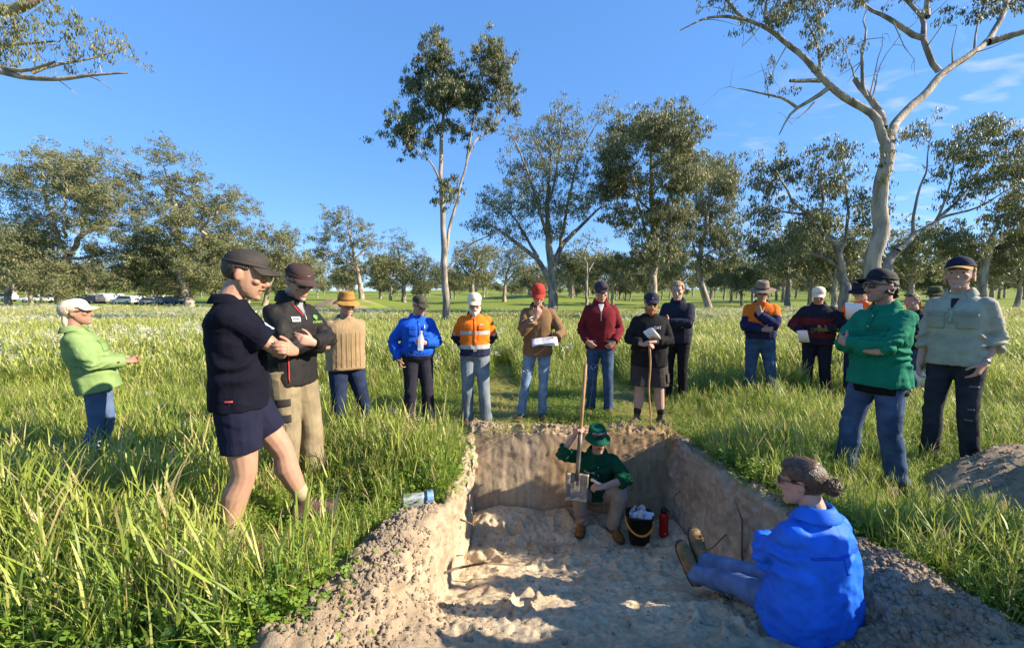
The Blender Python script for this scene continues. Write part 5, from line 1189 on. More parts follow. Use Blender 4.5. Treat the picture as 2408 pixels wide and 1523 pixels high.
def make_tree(name, label, base, limbs, lobes, seed, leaf=LEAF_OLIVE, bark=BARK_W, per=70, lsize=.16, clump=.55, dens=1.0, group=None, twig=.012, sag=.06, dead=(), gnarl=.10, cat='tree', droop=.75):
    """limbs: [(points, r0, r1)], the first is the trunk; lobes: [(centre, radii)] filled with leaf clumps that are wired to the limbs by branches"""
    rng = np.random.default_rng(seed); base = np.array(base, float)
    N_, par, lines = [], [], []
    def add_line(pts, r0, r1, jit=0.0, sub=None):
        pts = np.array(pts, float); seg = np.linalg.norm(np.diff(pts, axis=0), axis=1); L = seg.sum(); k = sub or max(4, int(L / .35)); k = min(k, 46)
        t = np.concatenate([[0], np.cumsum(seg)]) / L; tt = np.linspace(0, 1, k)
        q = np.stack([np.interp(tt, t, pts[:, i]) for i in range(3)], -1)
        for _ in range(2): q[1:-1] = (q[:-2] + 2 * q[1:-1] + q[2:]) / 4
        if jit: q[1:-1] += np.stack([vnoise(q[1:-1] * 1.1 + s_) for s_ in (3.3, 11.7, 23.1)], -1) * jit * V(1, 1, .5)
        return q, np.linspace(r0, r1, k)
    tubes = []; nodes = []; nrad = []
    for pts, r0, r1 in limbs:
        q, r = add_line(pts, r0, r1, gnarl * min(1, r0 * 3 + .3)); tubes.append((q, r)); nodes.append(q); nrad.append(r)
    nd = np.concatenate(nodes); nr = np.concatenate(nrad); cents, rads = [], []
    for c, r in lobes:
        c = np.array(c); r = np.array(r); vol = r[0] * r[1] * r[2] * 4.19; k = max(2, int(dens * vol ** .72 / clump ** 2.0 * .62))
        d = rng.normal(size=(k, 3)); d /= np.linalg.norm(d, axis=1, keepdims=True); rr = rng.uniform(.15, 1, (k, 1)) ** .5
        pp = c + d * rr * r * (1 + .15 * rng.normal(size=(k, 1)))
        cents.append(pp); rads.append(clump * rng.uniform(.55, 1.35, k))
    if cents:
        cents = np.concatenate(cents); rads = np.concatenate(rads)
        dd = np.array([np.min(np.linalg.norm(nd - c, axis=1)) for c in cents]); order = np.argsort(dd)
        for i in order:
            c = cents[i]; d = nd - c; dist = np.linalg.norm(d, axis=1)
            cost = dist + 1.0 * np.clip(nd[:, 2] - c[2] + .1, 0, None) + .25 * np.clip(c[2] - nd[:, 2] - dist * .8, 0, None)
            j = int(np.argmin(cost)); s_ = nd[j]; ln = dist[j]
            if ln < .15: continue
            r0 = min(nr[j] * .72, twig * (1 + ln * .9)); mid = s_ * .5 + c * .5 + rng.normal(size=3) * ln * .10 + V(0, 0, -sag * ln + .08 * ln)
            q, r = add_line([s_, s_ * .72 + mid * .28 + rng.normal(size=3) * ln * .04, mid, c], max(r0, twig * .8), twig * .45, 0, max(4, min(9, int(ln / .4) + 3)))
            tubes.append((q, r)); nd = np.concatenate([nd, q[1:]]); nr = np.concatenate([nr, r[1:]])
    for pts, r0, r1 in dead:
        q, r = add_line(pts, r0, r1, .12); tubes.append((q, r))
        for k in range(max(2, int(len(q) / 2.2))):                          # bare twigs
            a = q[rng.integers(len(q) // 4, len(q))]; e = a + rng.normal(size=3) * V(.5, .5, .35) * 1.1 + V(0, 0, .15)
            q2, r2 = add_line([a, a * .5 + e * .5 + rng.normal(size=3) * .12, e], r1 * 1.1, r1 * .35, 0, 6); tubes.append((q2, r2))
    root = empty(name, tuple(base)); tag(root, label, cat, group)
    V_, F_, off = [], [], 0
    for q, r in tubes:
        k = len(q); n = 10 if r[0] > .12 else (6 if r[0] > .035 else 4)
        t = np.gradient(q, axis=0); t /= np.linalg.norm(t, axis=1, keepdims=True) + 1e-9
        a = np.cross(t, V(.28, .19, .94) if abs(t[0][2]) < .9 else V(1, .1, 0)); a /= np.linalg.norm(a, axis=1, keepdims=True) + 1e-9; b = np.cross(t, a)
        th = np.arange(n) * 2 * math.pi / n
        rr = r[:, None] * (1 + (.10 * vnoise(np.stack([np.repeat(q[:, 2] * 1.5, n), np.tile(np.cos(th) * 1.5, k), np.tile(np.sin(th) * 1.5, k)], -1)).reshape(k, n) if n == 10 else 0))
        ring_ = q[:, None] + a[:, None] * (np.cos(th)[None, :] * rr)[..., None] + b[:, None] * (np.sin(th)[None, :] * rr)[..., None]
        V_.append(ring_.reshape(-1, 3)); ii_ = np.arange(k * n).reshape(k, n) + off; jj = np.roll(ii_, -1, axis=1)
        F_.append(np.stack([ii_[:-1], jj[:-1], jj[1:], ii_[1:]], -1).reshape(-1, 4)); off += k * n
    tm_ = quick_mesh('trunk', np.concatenate(V_) - base, np.concatenate(F_)); obj('trunk', tm_, bark, root)
    if len(cents):
        v, f, val = leaf_cloud(cents, rads, per, lsize, rng, droop)
        lm_ = quick_mesh('crown', v - base, f, False); fattr(lm_, 'leafv', val); o = obj('crown', lm_, leaf, root); o['kind'] = 'stuff'
    return root
def px_lobes(lst, Y, seed, dy=1.0):
    r_ = np.random.default_rng(seed); k = Y / FPX; out_ = []
    for u, v, ru, rv in lst:
        c = at(u, v, Y); d = max(ru, rv) * k
        c[1] += r_.uniform(-1, 1) * d * 1.1 * dy; out_.append((c, (ru * k, d * .95 * dy, rv * k)))
    return out_
def px_limb(pts, Y, r0, r1, seed=0, dy=.6):
    r_ = np.random.default_rng(seed + 100); n = len(pts); sl = r_.uniform(-dy, dy); out_ = []
    for i, (u, v) in enumerate(pts): c = at(u, v, Y); c[1] += sl * i / max(1, n - 1) * 2 + (r_.uniform(-.15, .15) if i else 0); out_.append(c)
    return (out_, r0, r1)
def footing(u, Y):
    x = (u - CXP) / FPX * Y; return V(x, Y, gz(x, Y) - .15)
def px_tree(name, label, u, Y, trunk, r, limbs, lobes, seed, **kw):
    b = footing(u, Y); rr = np.random.default_rng(seed + 500)
    nodes = [(a, c, Y) for a, c in trunk]; L = [([tuple(b)] + [tuple(at(a, c, Y)) for a, c in trunk], r[0], r[1])]
    for p_, r0, r1 in limbs:                       # every limb leaves its parent at the parent's own depth
        a, c = p_[0]; segs = []
        y0 = min(nodes, key=lambda q_: (q_[0] - a) ** 2 + (q_[1] - c) ** 2)[2]
        ln = math.dist(p_[0], p_[-1]) * Y / FPX; sl = rr.uniform(-.55, .55) * ln; pts = []
        for i, (a, c) in enumerate(p_):
            y = y0 + sl * i / (len(p_) - 1); pts.append(tuple(at(a, c, y))); 
            nodes.append((a, c, y))
            if i: pa, pc = p_[i - 1]; nodes.append(((a + pa) / 2, (c + pc) / 2, y - sl * .5 / (len(p_) - 1)))
        L.append((pts, r0, r1))
    return make_tree(name, label, b, L, px_lobes(lobes, Y, seed), seed, **kw)

# tall slender gum in the middle
px_tree('gum_tree', 'tall slender twin-stemmed gum tree in the middle, standing alone', 1049, 21.6, [(1047, 690), (1045, 600), (1040, 503), (1036, 415), (1040, 328), (1045, 240), (1034, 130)], (.21, .04),
        [([(1047, 610), (1058, 525), (1082, 446), (1098, 372), (1120, 328), (1155, 301), (1190, 262)], .10, .03), ([(1098, 372), (1112, 290), (1128, 196), (1148, 150)], .07, .025),
         ([(1037, 430), (1027, 398), (1005, 367), (968, 345)], .06, .02), ([(1040, 330), (1015, 270), (985, 225), (962, 200)], .05, .02), ([(1048, 640), (1075, 600), (1120, 565), (1190, 540)], .05, .015), ([(1155, 301), (1185, 235), (1170, 195)], .04, .015)],
        [(1032, 139, 36, 44), (1023, 180, 55, 36), (961, 200, 24, 26), (1150, 150, 42, 34), (1164, 196, 44, 36), (1203, 240, 20, 24), (1049, 253, 48, 28), (961, 314, 40, 26), (942, 342, 22, 12), (1115, 244, 30, 26), (1137, 306, 22, 18), (1023, 301, 18, 18), (1048, 448, 24, 26), (1027, 473, 12, 12), (1067, 425, 14, 14), (1085, 165, 26, 24), (1060, 210, 34, 26), (1100, 210, 28, 22), (1005, 225, 30, 22), (990, 275, 26, 20), (1075, 290, 26, 20), (1185, 215, 26, 26), (985, 330, 26, 16), (1030, 235, 30, 22)],
        11, leaf=LEAF_DARK, bark=BARK_G, per=149, lsize=.17, clump=.42, dens=2.88, twig=.014)
# open many-stemmed gum
px_tree('gum_tree', 'broad open-crowned gum with many thin upright branches, centre', 1300, 35, [(1299, 700), (1298, 635), (1290, 569), (1287, 495), (1289, 416), (1296, 340)], (.46, .05),
        [([(1298, 672), (1268, 612), (1225, 580), (1180, 545), (1140, 520)], .28, .05), ([(1298, 640), (1318, 578), (1357, 539), (1400, 500), (1430, 470)], .28, .05), ([(1290, 569), (1265, 480), (1240, 400), (1205, 320)], .16, .03), ([(1318, 578), (1335, 470), (1365, 360), (1415, 268)], .15, .03),
         ([(1287, 495), (1310, 400), (1318, 300), (1322, 232)], .12, .02), ([(1240, 400), (1200, 395), (1168, 372)], .06, .02), ([(1265, 605), (1215, 520), (1164, 468)], .15, .03)],
        [(1309, 301, 40, 45), (1203, 319, 22, 36), (1419, 270, 24, 22), (1322, 232, 8, 14), (1269, 345, 55, 42), (1348, 336, 38, 42), (1238, 398, 58, 38), (1313, 416, 72, 48), (1379, 450, 28, 36), (1164, 468, 44, 40), (1216, 486, 58, 42), (1282, 481, 58, 48), (1348, 503, 52, 38), (1137, 525, 38, 28), (1203, 552, 48, 28), (1304, 547, 38, 28)],
        12, leaf=LEAF_OLIVE, bark=BARK_G, per=59, lsize=.22, clump=.62, dens=2.48, twig=.02)
# dense drooping gum
px_tree('gum_tree', 'dense dark drooping gum tree, right of the centre', 1534, 35, [(1534, 690), (1540, 600), (1534, 480), (1530, 380), (1533, 285)], (.40, .06),
        [([(1534, 600), (1500, 480), (1470, 370), (1445, 330)], .16, .03), ([(1537, 560), (1580, 450), (1605, 350)], .16, .03), ([(1534, 500), (1490, 460), (1430, 410)], .1, .03), ([(1537, 640), (1500, 590), (1470, 560)], .08, .02)],
        [(1533, 278, 62, 36), (1467, 312, 46, 46), (1597, 330, 46, 46), (1434, 372, 36, 50), (1533, 355, 78, 55), (1618, 394, 34, 46), (1467, 430, 52, 46), (1555, 440, 68, 50), (1424, 450, 24, 34), (1480, 503, 40, 34), (1551, 520, 58, 44), (1467, 622, 30, 34), (1500, 585, 34, 40), (1555, 590, 42, 40), (1515, 655, 26, 20)],
        13, leaf=LEAF_OLIVE, bark=BARK_W, per=109, lsize=.26, clump=.66, dens=3.42, twig=.02)
px_tree('gum_tree', 'brownish gum with leaning white trunk behind the dense dark gum', 1668, 45, [(1656, 690), (1642, 640), (1648, 590), (1664, 500), (1682, 400)], (.40, .07),
        [([(1645, 620), (1625, 560), (1600, 540)], .14, .03), ([(1655, 550), (1700, 480), (1722, 420)], .14, .03), ([(1644, 610), (1690, 580), (1725, 560)], .12, .03)],
        [(1688, 392, 48, 32), (1669, 440, 58, 42), (1715, 415, 32, 38), (1646, 495, 48, 42), (1715, 498, 42, 42), (1692, 553, 58, 42), (1623, 553, 34, 38), (1586, 599, 28, 28), (1725, 599, 34, 38), (1669, 622, 38, 22)],
        14, leaf=LEAF_OLIVE, bark=BARK_W, per=92, lsize=.32, clump=.85, dens=2.99, twig=.025)
# the great old river red gum at the right
Yb_ = 16.0
big = [([(2084, 345), (2061, 277), (2033, 258), (1973, 226), (1932, 189), (1900, 143), (1854, 111), (1808, 65), (1752, 46), (1715, 14), (1680, -30)], .15, .045),
       ([(1752, 46), (1706, 32), (1646, 48), (1591, 76)], .07, .015), ([(2078, 300), (2060, 255), (2043, 230), (2010, 186)], .13, .09),
       ([(2084, 345), (2094, 315), (2116, 281), (2176, 217), (2218, 171), (2291, 124), (2333, 88), (2356, 28), (2372, -60)], .175, .09), ([(2208, 168), (2176, 124), (2172, 83), (2181, 41), (2144, 14), (2110, -20)], .12, .065),
       ([(2174, 90), (2121, 69), (2079, 28), (2038, 26), (2000, -10)], .12, .05), ([(2181, 41), (2176, 0), (2190, -60)], .11, .06), ([(2325, 100), (2384, 81), (2450, 66), (2520, 60)], .15, .07), ([(2291, 124), (2296, 78), (2310, 20)], .05, .02),
       ([(1950, 205), (1923, 230), (1890, 249), (1849, 265), (1844, 295), (1832, 318)], .10, .02), ([(1872, 252), (1844, 226), (1808, 230), (1771, 212), (1729, 207)], .06, .015), ([(1930, 190), (1858, 190)], .08, .06),
       ([(1928, 175), (1925, 115), (1914, 83), (1895, 50)], .06, .02), ([(1808, 65), (1798, 23), (1810, -30)], .08, .03), ([(1808, 230), (1800, 185), (1790, 150)], .03, .01), ([(2356, 28), (2400, -20)], .1, .05)]
bl = [(1900, 18, 46, 24), (1845, 22, 30, 20), (1752, 69, 22, 22), (1803, 185, 12, 18), (1872, 212, 16, 12), (1946, 124, 18, 36), (1937, 55, 22, 26), (2305, 28, 36, 26), (2384, 22, 28, 24), (2250, 8, 28, 14), (2030, 8, 18, 14), (1700, -20, 30, 20), (1810, -60, 60, 40), (1960, -90, 80, 50), (2110, -110, 90, 50), (2260, -100, 80, 50), (2400, -70, 60, 50), (2102, 313, 22, 18), (2070, 392, 22, 26), (2078, 498, 22, 26), (2500, 40, 50, 30), (1985, -20, 30, 20)]
px_tree('river_red_gum', 'huge old gum with thick bare forked limbs at the right', 2062, Yb_, [(2060, 720), (2057, 640), (2066, 550), (2075, 461), (2079, 400), (2084, 341)], (.33, .215), big, bl, 15,
        leaf=LEAF_DARK, bark=BARK_W, per=86, lsize=.15, clump=.36, dens=1.95, twig=.010, gnarl=.13,
        dead=[([at(2038, 228, Yb_), at(2029, 184, Yb_), at(2031, 92, Yb_), at(2038, 23, Yb_ + .3)], .07, .02), ([at(2050, 235, Yb_), at(2062, 180, Yb_ + .3), at(2090, 110, Yb_ + .4), at(2118, 80, Yb_)], .03, .01), ([at(2045, 225, Yb_), at(2070, 150, Yb_), at(2075, 80, Yb_)], .03, .01), ([at(2010, 184, Yb_), at(2000, 160, Yb_), at(1990, 120, Yb_ - .4)], .03, .01), ([at(1915, 240, Yb_), at(1880, 270, Yb_), at(1862, 292, Yb_)], .03, .01), ([at(1850, 108, Yb_), at(1836, 150, Yb_), at(1815, 175, Yb_)], .03, .01), ([at(1790, 60, Yb_), at(1770, 95, Yb_), at(1745, 110, Yb_)], .025, .008), ([at(2100, 50, Yb_), at(2120, 110, Yb_), at(2150, 140, Yb_)], .025, .008), ([at(1720, 30, Yb_), at(1690, 10, Yb_), at(1640, 20, Yb_)], .02, .008), ([at(2240, 150, Yb_), at(2225, 100, Yb_), at(2250, 60, Yb_)], .03, .01), ([at(1729, 207, Yb_), at(1705, 200, Yb_), at(1690, 212, Yb_)], .015, .006)])
px_tree('gum_tree', 'crooked multi-branched gum in front left of the huge old gum', 1990, 24, [(1987, 700), (1984, 640), (1966, 580), (1940, 540)], (.34, .14),
        [([(1966, 580), (1923, 530), (1881, 489), (1850, 440), (1825, 400)], .13, .03), ([(1984, 640), (1930, 600), (1854, 590), (1800, 560)], .12, .03), ([(1940, 540), (1930, 470), (1925, 390)], .10, .03), ([(1975, 600), (1998, 520), (1985, 420), (1980, 370)], .10, .03), ([(1900, 505), (1840, 500), (1790, 470)], .07, .02)],
        [(1817, 383, 42, 30), (1789, 438, 42, 32), (1923, 364, 42, 26), (1854, 415, 46, 32), (1983, 369, 32, 22), (1914, 438, 46, 32), (1969, 424, 42, 32), (1817, 498, 50, 36), (1881, 521, 46, 36), (1789, 544, 38, 36), (1992, 507, 40, 36), (1937, 507, 38, 32), (1854, 576, 46, 30), (1800, 600, 34, 24)],
        16, leaf=LEAF_DARK, bark=BARK_G, per=80, lsize=.20, clump=.5, dens=2.24, twig=.014, gnarl=.25)
px_tree('gum_tree', 'sprawling gum with long slanting limbs at the right edge', 2086, 23, [(2084, 700), (2086, 625), (2110, 590)], (.30, .2),
        [([(2110, 590), (2144, 558), (2213, 512), (2291, 429), (2340, 380)], .15, .03), ([(2144, 558), (2150, 480), (2180, 400), (2190, 320)], .09, .02), ([(2213, 512), (2300, 490), (2380, 440)], .08, .02), ([(2200, 520), (2230, 440), (2255, 350)], .07, .02), ([(2240, 475), (2320, 380), (2360, 340)], .06, .02)],
        [(2185, 304, 42, 22), (2250, 332, 46, 28), (2314, 320, 46, 26), (2360, 346, 42, 32), (2204, 369, 38, 28), (2268, 392, 46, 32), (2337, 401, 46, 36), (2390, 415, 40, 38), (2291, 442, 46, 32), (2360, 470, 46, 36), (2199, 415, 28, 22), (2430, 380, 40, 40)],
        17, leaf=LEAF_FRESH, bark=BARK_G, per=80, lsize=.19, clump=.5, dens=2.39, twig=.014, gnarl=.2)
px_tree('gum_tree', 'yellow-green gum with pale trunk behind the blond man', 2312, 31, [(2312, 690), (2314, 636), (2324, 580), (2345, 530)], (.36, .1),
        [([(2318, 610), (2280, 580), (2240, 570)], .12, .03), ([(2324, 580), (2375, 550), (2410, 540)], .12, .03)],
        [(2351, 521, 48, 32), (2268, 553, 46, 28), (2384, 486, 46, 34), (2245, 585, 38, 22), (2314, 580, 42, 28), (2397, 553, 40, 36), (2384, 608, 42, 32), (2440, 560, 40, 40)],
        18, leaf=LEAF_FRESH, bark=BARK_W, per=86, lsize=.24, clump=.6, dens=2.99, twig=.018)
# the big spreading gums at the left, above the parked cars
px_tree('river_red_gum', 'large spreading gum with leaning dark trunk, leftmost over the cars', 158, 52, [(150, 705), (138, 672), (150, 630), (160, 600)], (.75, .4),
        [([(160, 600), (167, 585), (192, 560), (225, 535), (262, 515)], .38, .08), ([(160, 600), (130, 540), (110, 480), (100, 400)], .3, .07), ([(192, 560), (205, 500), (215, 430)], .2, .06), ([(135, 640), (80, 610), (30, 600)], .3, .08), ([(130, 540), (80, 500), (45, 440)], .18, .05), ([(160, 610), (230, 600), (290, 590)], .22, .06), ([(150, 560), (155, 480), (148, 410)], .18, .05)],
        [(100, 369, 58, 26), (142, 397, 52, 36), (53, 404, 46, 36), (221, 415, 48, 30), (278, 428, 42, 32), (107, 440, 58, 36), (199, 466, 58, 36), (282, 478, 46, 40), (28, 490, 46, 46), (-20, 440, 40, 50), (89, 604, 68, 34), (221, 590, 58, 34), (285, 611, 46, 40), (171, 640, 78, 30), (249, 650, 58, 26), (36, 629, 46, 36), (60, 530, 46, 30), (250, 530, 50, 26), (20, 560, 50, 34), (120, 560, 46, 24), (200, 520, 40, 24), (320, 580, 40, 40), (120, 668, 60, 22), (220, 676, 60, 18), (40, 674, 46, 20), (310, 660, 40, 26), (170, 440, 40, 28)],
        21, leaf=LEAF_OLIVE, bark=BARK_W, per=201, lsize=.31, clump=1.25, dens=2.40, twig=.03, gnarl=.5, droop=.5)
px_tree('river_red_gum', 'tall spreading gum with a pale twisted trunk behind the navy polo man', 450, 55, [(440, 700), (427, 665), (428, 604), (415, 540), (410, 486), (392, 415)], (.62, .12),
        [([(427, 640), (470, 560), (510, 500), (540, 460)], .3, .06), ([(428, 604), (380, 570), (350, 540)], .2, .06), ([(415, 540), (450, 470), (465, 425)], .18, .05), ([(405, 460), (370, 430), (330, 412), (300, 380), (265, 362)], .12, .03), ([(440, 690), (480, 650), (520, 630)], .2, .05), ([(392, 415), (380, 380), (374, 360)], .1, .03)],
        [(374, 358, 32, 15), (420, 387, 28, 20), (345, 412, 26, 15), (385, 426, 38, 24), (466, 422, 32, 20), (534, 454, 42, 26), (481, 469, 46, 28), (410, 483, 46, 28), (560, 483, 26, 22), (356, 469, 36, 28), (590, 496, 16, 10), (463, 526, 56, 34), (534, 533, 46, 36), (392, 547, 56, 34), (481, 583, 56, 34), (350, 590, 50, 34), (392, 604, 56, 36), (498, 640, 52, 30), (356, 650, 56, 30), (445, 654, 46, 26), (550, 590, 40, 36), (271, 362, 16, 7), (320, 500, 40, 30), (310, 560, 40, 30), (430, 600, 50, 30), (520, 590, 44, 34), (560, 640, 40, 30), (400, 676, 56, 20), (500, 674, 46, 20), (340, 620, 46, 30), (470, 500, 46, 28), (430, 440, 36, 24)],
        22, leaf=LEAF_OLIVE, bark=BARK_W, per=201, lsize=.31, clump=1.25, dens=2.40, twig=.03, gnarl=.5, droop=.5)
px_tree('gum_tree', 'lower gum with thin leaning pale stems behind the black jacket', 622, 68, [(628, 690), (640, 655), (650, 620)], (.45, .15), [([(628, 690), (610, 640), (600, 600)], .25, .06), ([(640, 655), (672, 610), (685, 570)], .2, .06)],
        [(623, 547, 42, 20), (676, 558, 36, 22), (605, 586, 42, 30), (676, 597, 46, 30), (641, 629, 46, 30), (600, 640, 40, 24), (700, 630, 26, 26)], 23, leaf=LEAF_OLIVE, bark=BARK_W, per=159, lsize=.40, clump=1.4, dens=2.40, twig=.035, droop=.5)
px_tree('gum_tree', 'grey-green gum with white trunk rising above the tan hat', 850, 75, [(850, 690), (842, 640), (828, 580), (818, 530)], (.5, .12), [([(842, 640), (790, 600), (750, 590)], .2, .05), ([(835, 610), (870, 570), (880, 540)], .18, .05)],
        [(800, 508, 32, 11), (832, 524, 38, 14), (770, 555, 38, 16), (850, 562, 42, 20), (790, 600, 46, 22), (860, 615, 42, 26), (742, 590, 18, 26), (880, 535, 14, 12), (815, 640, 46, 22)], 24, leaf=LEAF_OLIVE, bark=BARK_W, per=130, lsize=.40, clump=1.3, dens=2.16, twig=.035, droop=.5)
px_tree('gum_tree', 'rounded gum with small top tuft left of the tall slender gum', 950, 85, [(950, 690), (948, 640), (935, 580)], (.55, .12), [([(950, 670), (985, 630), (1000, 610)], .22, .06), ([(950, 670), (910, 630), (895, 615)], .22, .06)],
        [(930, 563, 24, 9), (955, 590, 34, 16), (1000, 615, 34, 24), (900, 615, 36, 26), (960, 635, 46, 24), (1020, 640, 22, 26), (925, 650, 36, 20), (985, 655, 36, 18)], 25, leaf=LEAF_DARK, bark=BARK_W, per=150, lsize=.40, clump=1.5, dens=2.40, twig=.04, droop=.5)
px_tree('gum_tree', 'spreading gum just right of the tall slender gum, behind the beard', 1110, 78, [(1110, 690), (1115, 640), (1125, 600)], (.5, .14), [([(1112, 660), (1080, 620), (1075, 600)], .2, .06), ([(1115, 645), (1150, 610), (1165, 595)], .2, .06)],
        [(1090, 595, 34, 22), (1125, 610, 46, 28), (1085, 640, 30, 24), (1150, 590, 30, 18), (1130, 650, 44, 22)], 26, leaf=LEAF_OLIVE, bark=BARK_W, per=150, lsize=.40, clump=1.4, dens=2.40, twig=.04, droop=.5)
px_tree('gum_tree', 'low gum on the grassy rise behind the red cap', 1186, 88, [(1186, 690), (1190, 650), (1200, 620)], (.5, .14), [([(1188, 665), (1220, 630), (1232, 615)], .2, .06)],
        [(1195, 605, 36, 24), (1225, 635, 30, 24), (1180, 640, 30, 20), (1215, 600, 26, 18)], 27, leaf=LEAF_DARK, bark=BARK_W, per=138, lsize=.40, clump=1.5, dens=2.30, twig=.04, droop=.5)
px_tree('gum_tree', 'small thin white-stemmed gum behind the maroon jumper', 1378, 52, [(1378, 690), (1385, 640), (1372, 600), (1385, 560)], (.22, .06), [([(1385, 640), (1405, 600), (1415, 570)], .1, .03), ([(1372, 610), (1350, 590)], .08, .03)],
        [(1390, 566, 32, 18), (1358, 598, 24, 14), (1412, 600, 22, 20), (1380, 610, 22, 14)], 28, leaf=LEAF_OLIVE, bark=BARK_W, per=46, lsize=.3, clump=.8, dens=1.84, twig=.02, gnarl=.3)
# overhanging limb, top left: its tree stands just outside the picture
Yl = 13.0
tl_b = footing(-420, Yl)
make_tree('gum_tree', 'gum limb with clumps of leaves reaching in at the top left corner', tl_b,
          [([tuple(tl_b), at(-410, 500, Yl), at(-380, 300, Yl), at(-330, 180, Yl)], .5, .34), ([at(-360, 260, Yl), at(-180, 150, Yl), at(0, 168, Yl), at(60, 183, Yl), at(140, 190, Yl), at(205, 182, Yl), at(270, 178, Yl), at(300, 172, Yl)], .2, .02),
           ([at(-60, 158, Yl), at(20, 162, Yl), at(75, 172, Yl - .3), at(105, 148, Yl - .4), at(130, 145, Yl - .4)], .08, .03), ([at(75, 172, Yl), at(130, 150, Yl + .3), at(200, 145, Yl + .5), at(235, 135, Yl + .5), at(262, 120, Yl + .6), at(290, 112, Yl + .7)], .05, .015),
           ([at(-330, 180, Yl), at(-150, 60, Yl), at(0, 20, Yl), at(40, 26, Yl), at(75, 12, Yl), at(110, -20, Yl)], .22, .12), ([at(-150, 100, Yl), at(0, 108, Yl + .5), at(60, 104, Yl + .5), at(140, 98, Yl + .5)], .08, .02), ([at(210, 180, Yl), at(245, 192, Yl), at(262, 212, Yl)], .02, .008), ([at(140, 190, Yl), at(165, 205, Yl), at(182, 225, Yl)], .015, .006)],
          px_lobes([(10, 60, 40, 22), (60, 50, 40, 22), (70, 80, 38, 16), (120, 30, 28, 26), (140, 55, 28, 22), (105, 75, 28, 14), (40, 20, 20, 12), (190, 60, 16, 12), (205, 75, 20, 12), (225, 95, 22, 10), (265, 85, 14, 10), (290, 108, 10, 7), (150, 125, 20, 10), (85, 125, 24, 10), (55, 110, 14, 10), (190, 108, 22, 8), (172, 145, 22, 10), (20, 130, 20, 14), (240, 118, 18, 8), (-60, 90, 60, 60), (-160, 60, 80, 70), (-60, 10, 60, 40), (110, 0, 40, 20)], Yl, 31, .7), 31, leaf=LEAF_OLIVE, bark=BARK_W, per=52, lsize=.13, clump=.30, dens=1.95, twig=.008, gnarl=.12)
# background tree line: four growth forms, copied
def proto(seed, h, wv, leafm):
    rng = np.random.default_rng(seed); lim = [([(0, 0, -.2), (rng.normal(0, .2), 0, h * .3), (rng.normal(0, .5), rng.normal(0, .5), h * .7)], h * .035, h * .008)]
    for k in range(5): a = k * 1.26 + rng.uniform(-.4, .4); z = h * rng.uniform(.22, .4); lim.append(([(0, 0, z), (math.cos(a) * wv * .4, math.sin(a) * wv * .4, z + h * .22), (math.cos(a) * wv * .75, math.sin(a) * wv * .75, h * rng.uniform(.55, .8))], h * .015, h * .004))
    lob = [((rng.uniform(-.7, .7) * wv, rng.uniform(-.7, .7) * wv, h * rng.uniform(.42, .92)), (wv * rng.uniform(.25, .45),) * 2 + (h * rng.uniform(.07, .13),)) for k in range(15)]
    lob.append(((0, 0, h * .72), (wv * .6, wv * .6, h * .2)))
    return make_tree('gum_tree', 'x', (0, 0, 0), lim, lob, seed, leaf=leafm, bark=BARK_W, per=50, lsize=h * .052, clump=h * .11, dens=2.20, twig=.03, droop=.5)
PROT = [proto(41, 12, 5.0, LEAF_OLIVE), proto(42, 11, 6.0, LEAF_DARK), proto(43, 14, 5.5, LEAF_OLIVE), proto(44, 9, 4.5, LEAF_DARK)]
rb = np.random.default_rng(77)
BG = [(20, 60, 'gum behind the leftmost white car at the left picture edge'), (75, 68, 'gum between the far-left cars, low and round'), (560, 78, 'gum seen past the back of the navy polo man'), (500, 95, 'gum behind the navy polo man, farther off than its neighbour'), (700, 96, 'gum seen above the black jacket shoulder, far away'),
      (1440, 75, 'gum between the maroon jumper and the navy cap, far away'), (1590, 80, 'gum behind the head of the fair-haired young man'), (1745, 62, 'gum left of the wide-brimmed hat'), (1850, 60, 'gum between the wide-brimmed hat and the cream cap'), (1905, 70, 'gum directly behind the cream cap of the striped jumper'),
      (2140, 58, 'gum right of the huge trunk behind the green work shirt'), (2210, 64, 'gum behind the olive hat'), (2390, 62, 'gum at the right picture edge beyond the blond man'), (2330, 80, 'far gum just right of the blond man'), (1960, 55, 'gum close left of the huge old trunk'), (1770, 85, 'small far gum in the gap left of the striped jumper')]
PM = [[(c_.name.split('.')[0], c_.data) for c_ in pr.children] for pr in PROT]
used = set()
for i, (u, Y, lab) in enumerate(BG):
    pr = i % 4; src = PROT[pr]; sc_ = rb.uniform(.8, 1.15); x = (u - CXP) / FPX * Y; y = Y
    if pr in used:
        r_ = src.copy(); COL.objects.link(r_)
        for ch in list(src.children): c_ = ch.copy(); COL.objects.link(c_); c_.parent = r_
    else: r_ = src; used.add(pr)
    r_.location = (x, y, gz(x, y) - .1); r_.rotation_euler = (0, 0, rb.uniform(0, 6.28)); r_.scale = (sc_ * rb.uniform(.9, 1.2), sc_ * rb.uniform(.9, 1.2), sc_)
    tag(r_, lab, 'tree', 'gums behind the crowd')
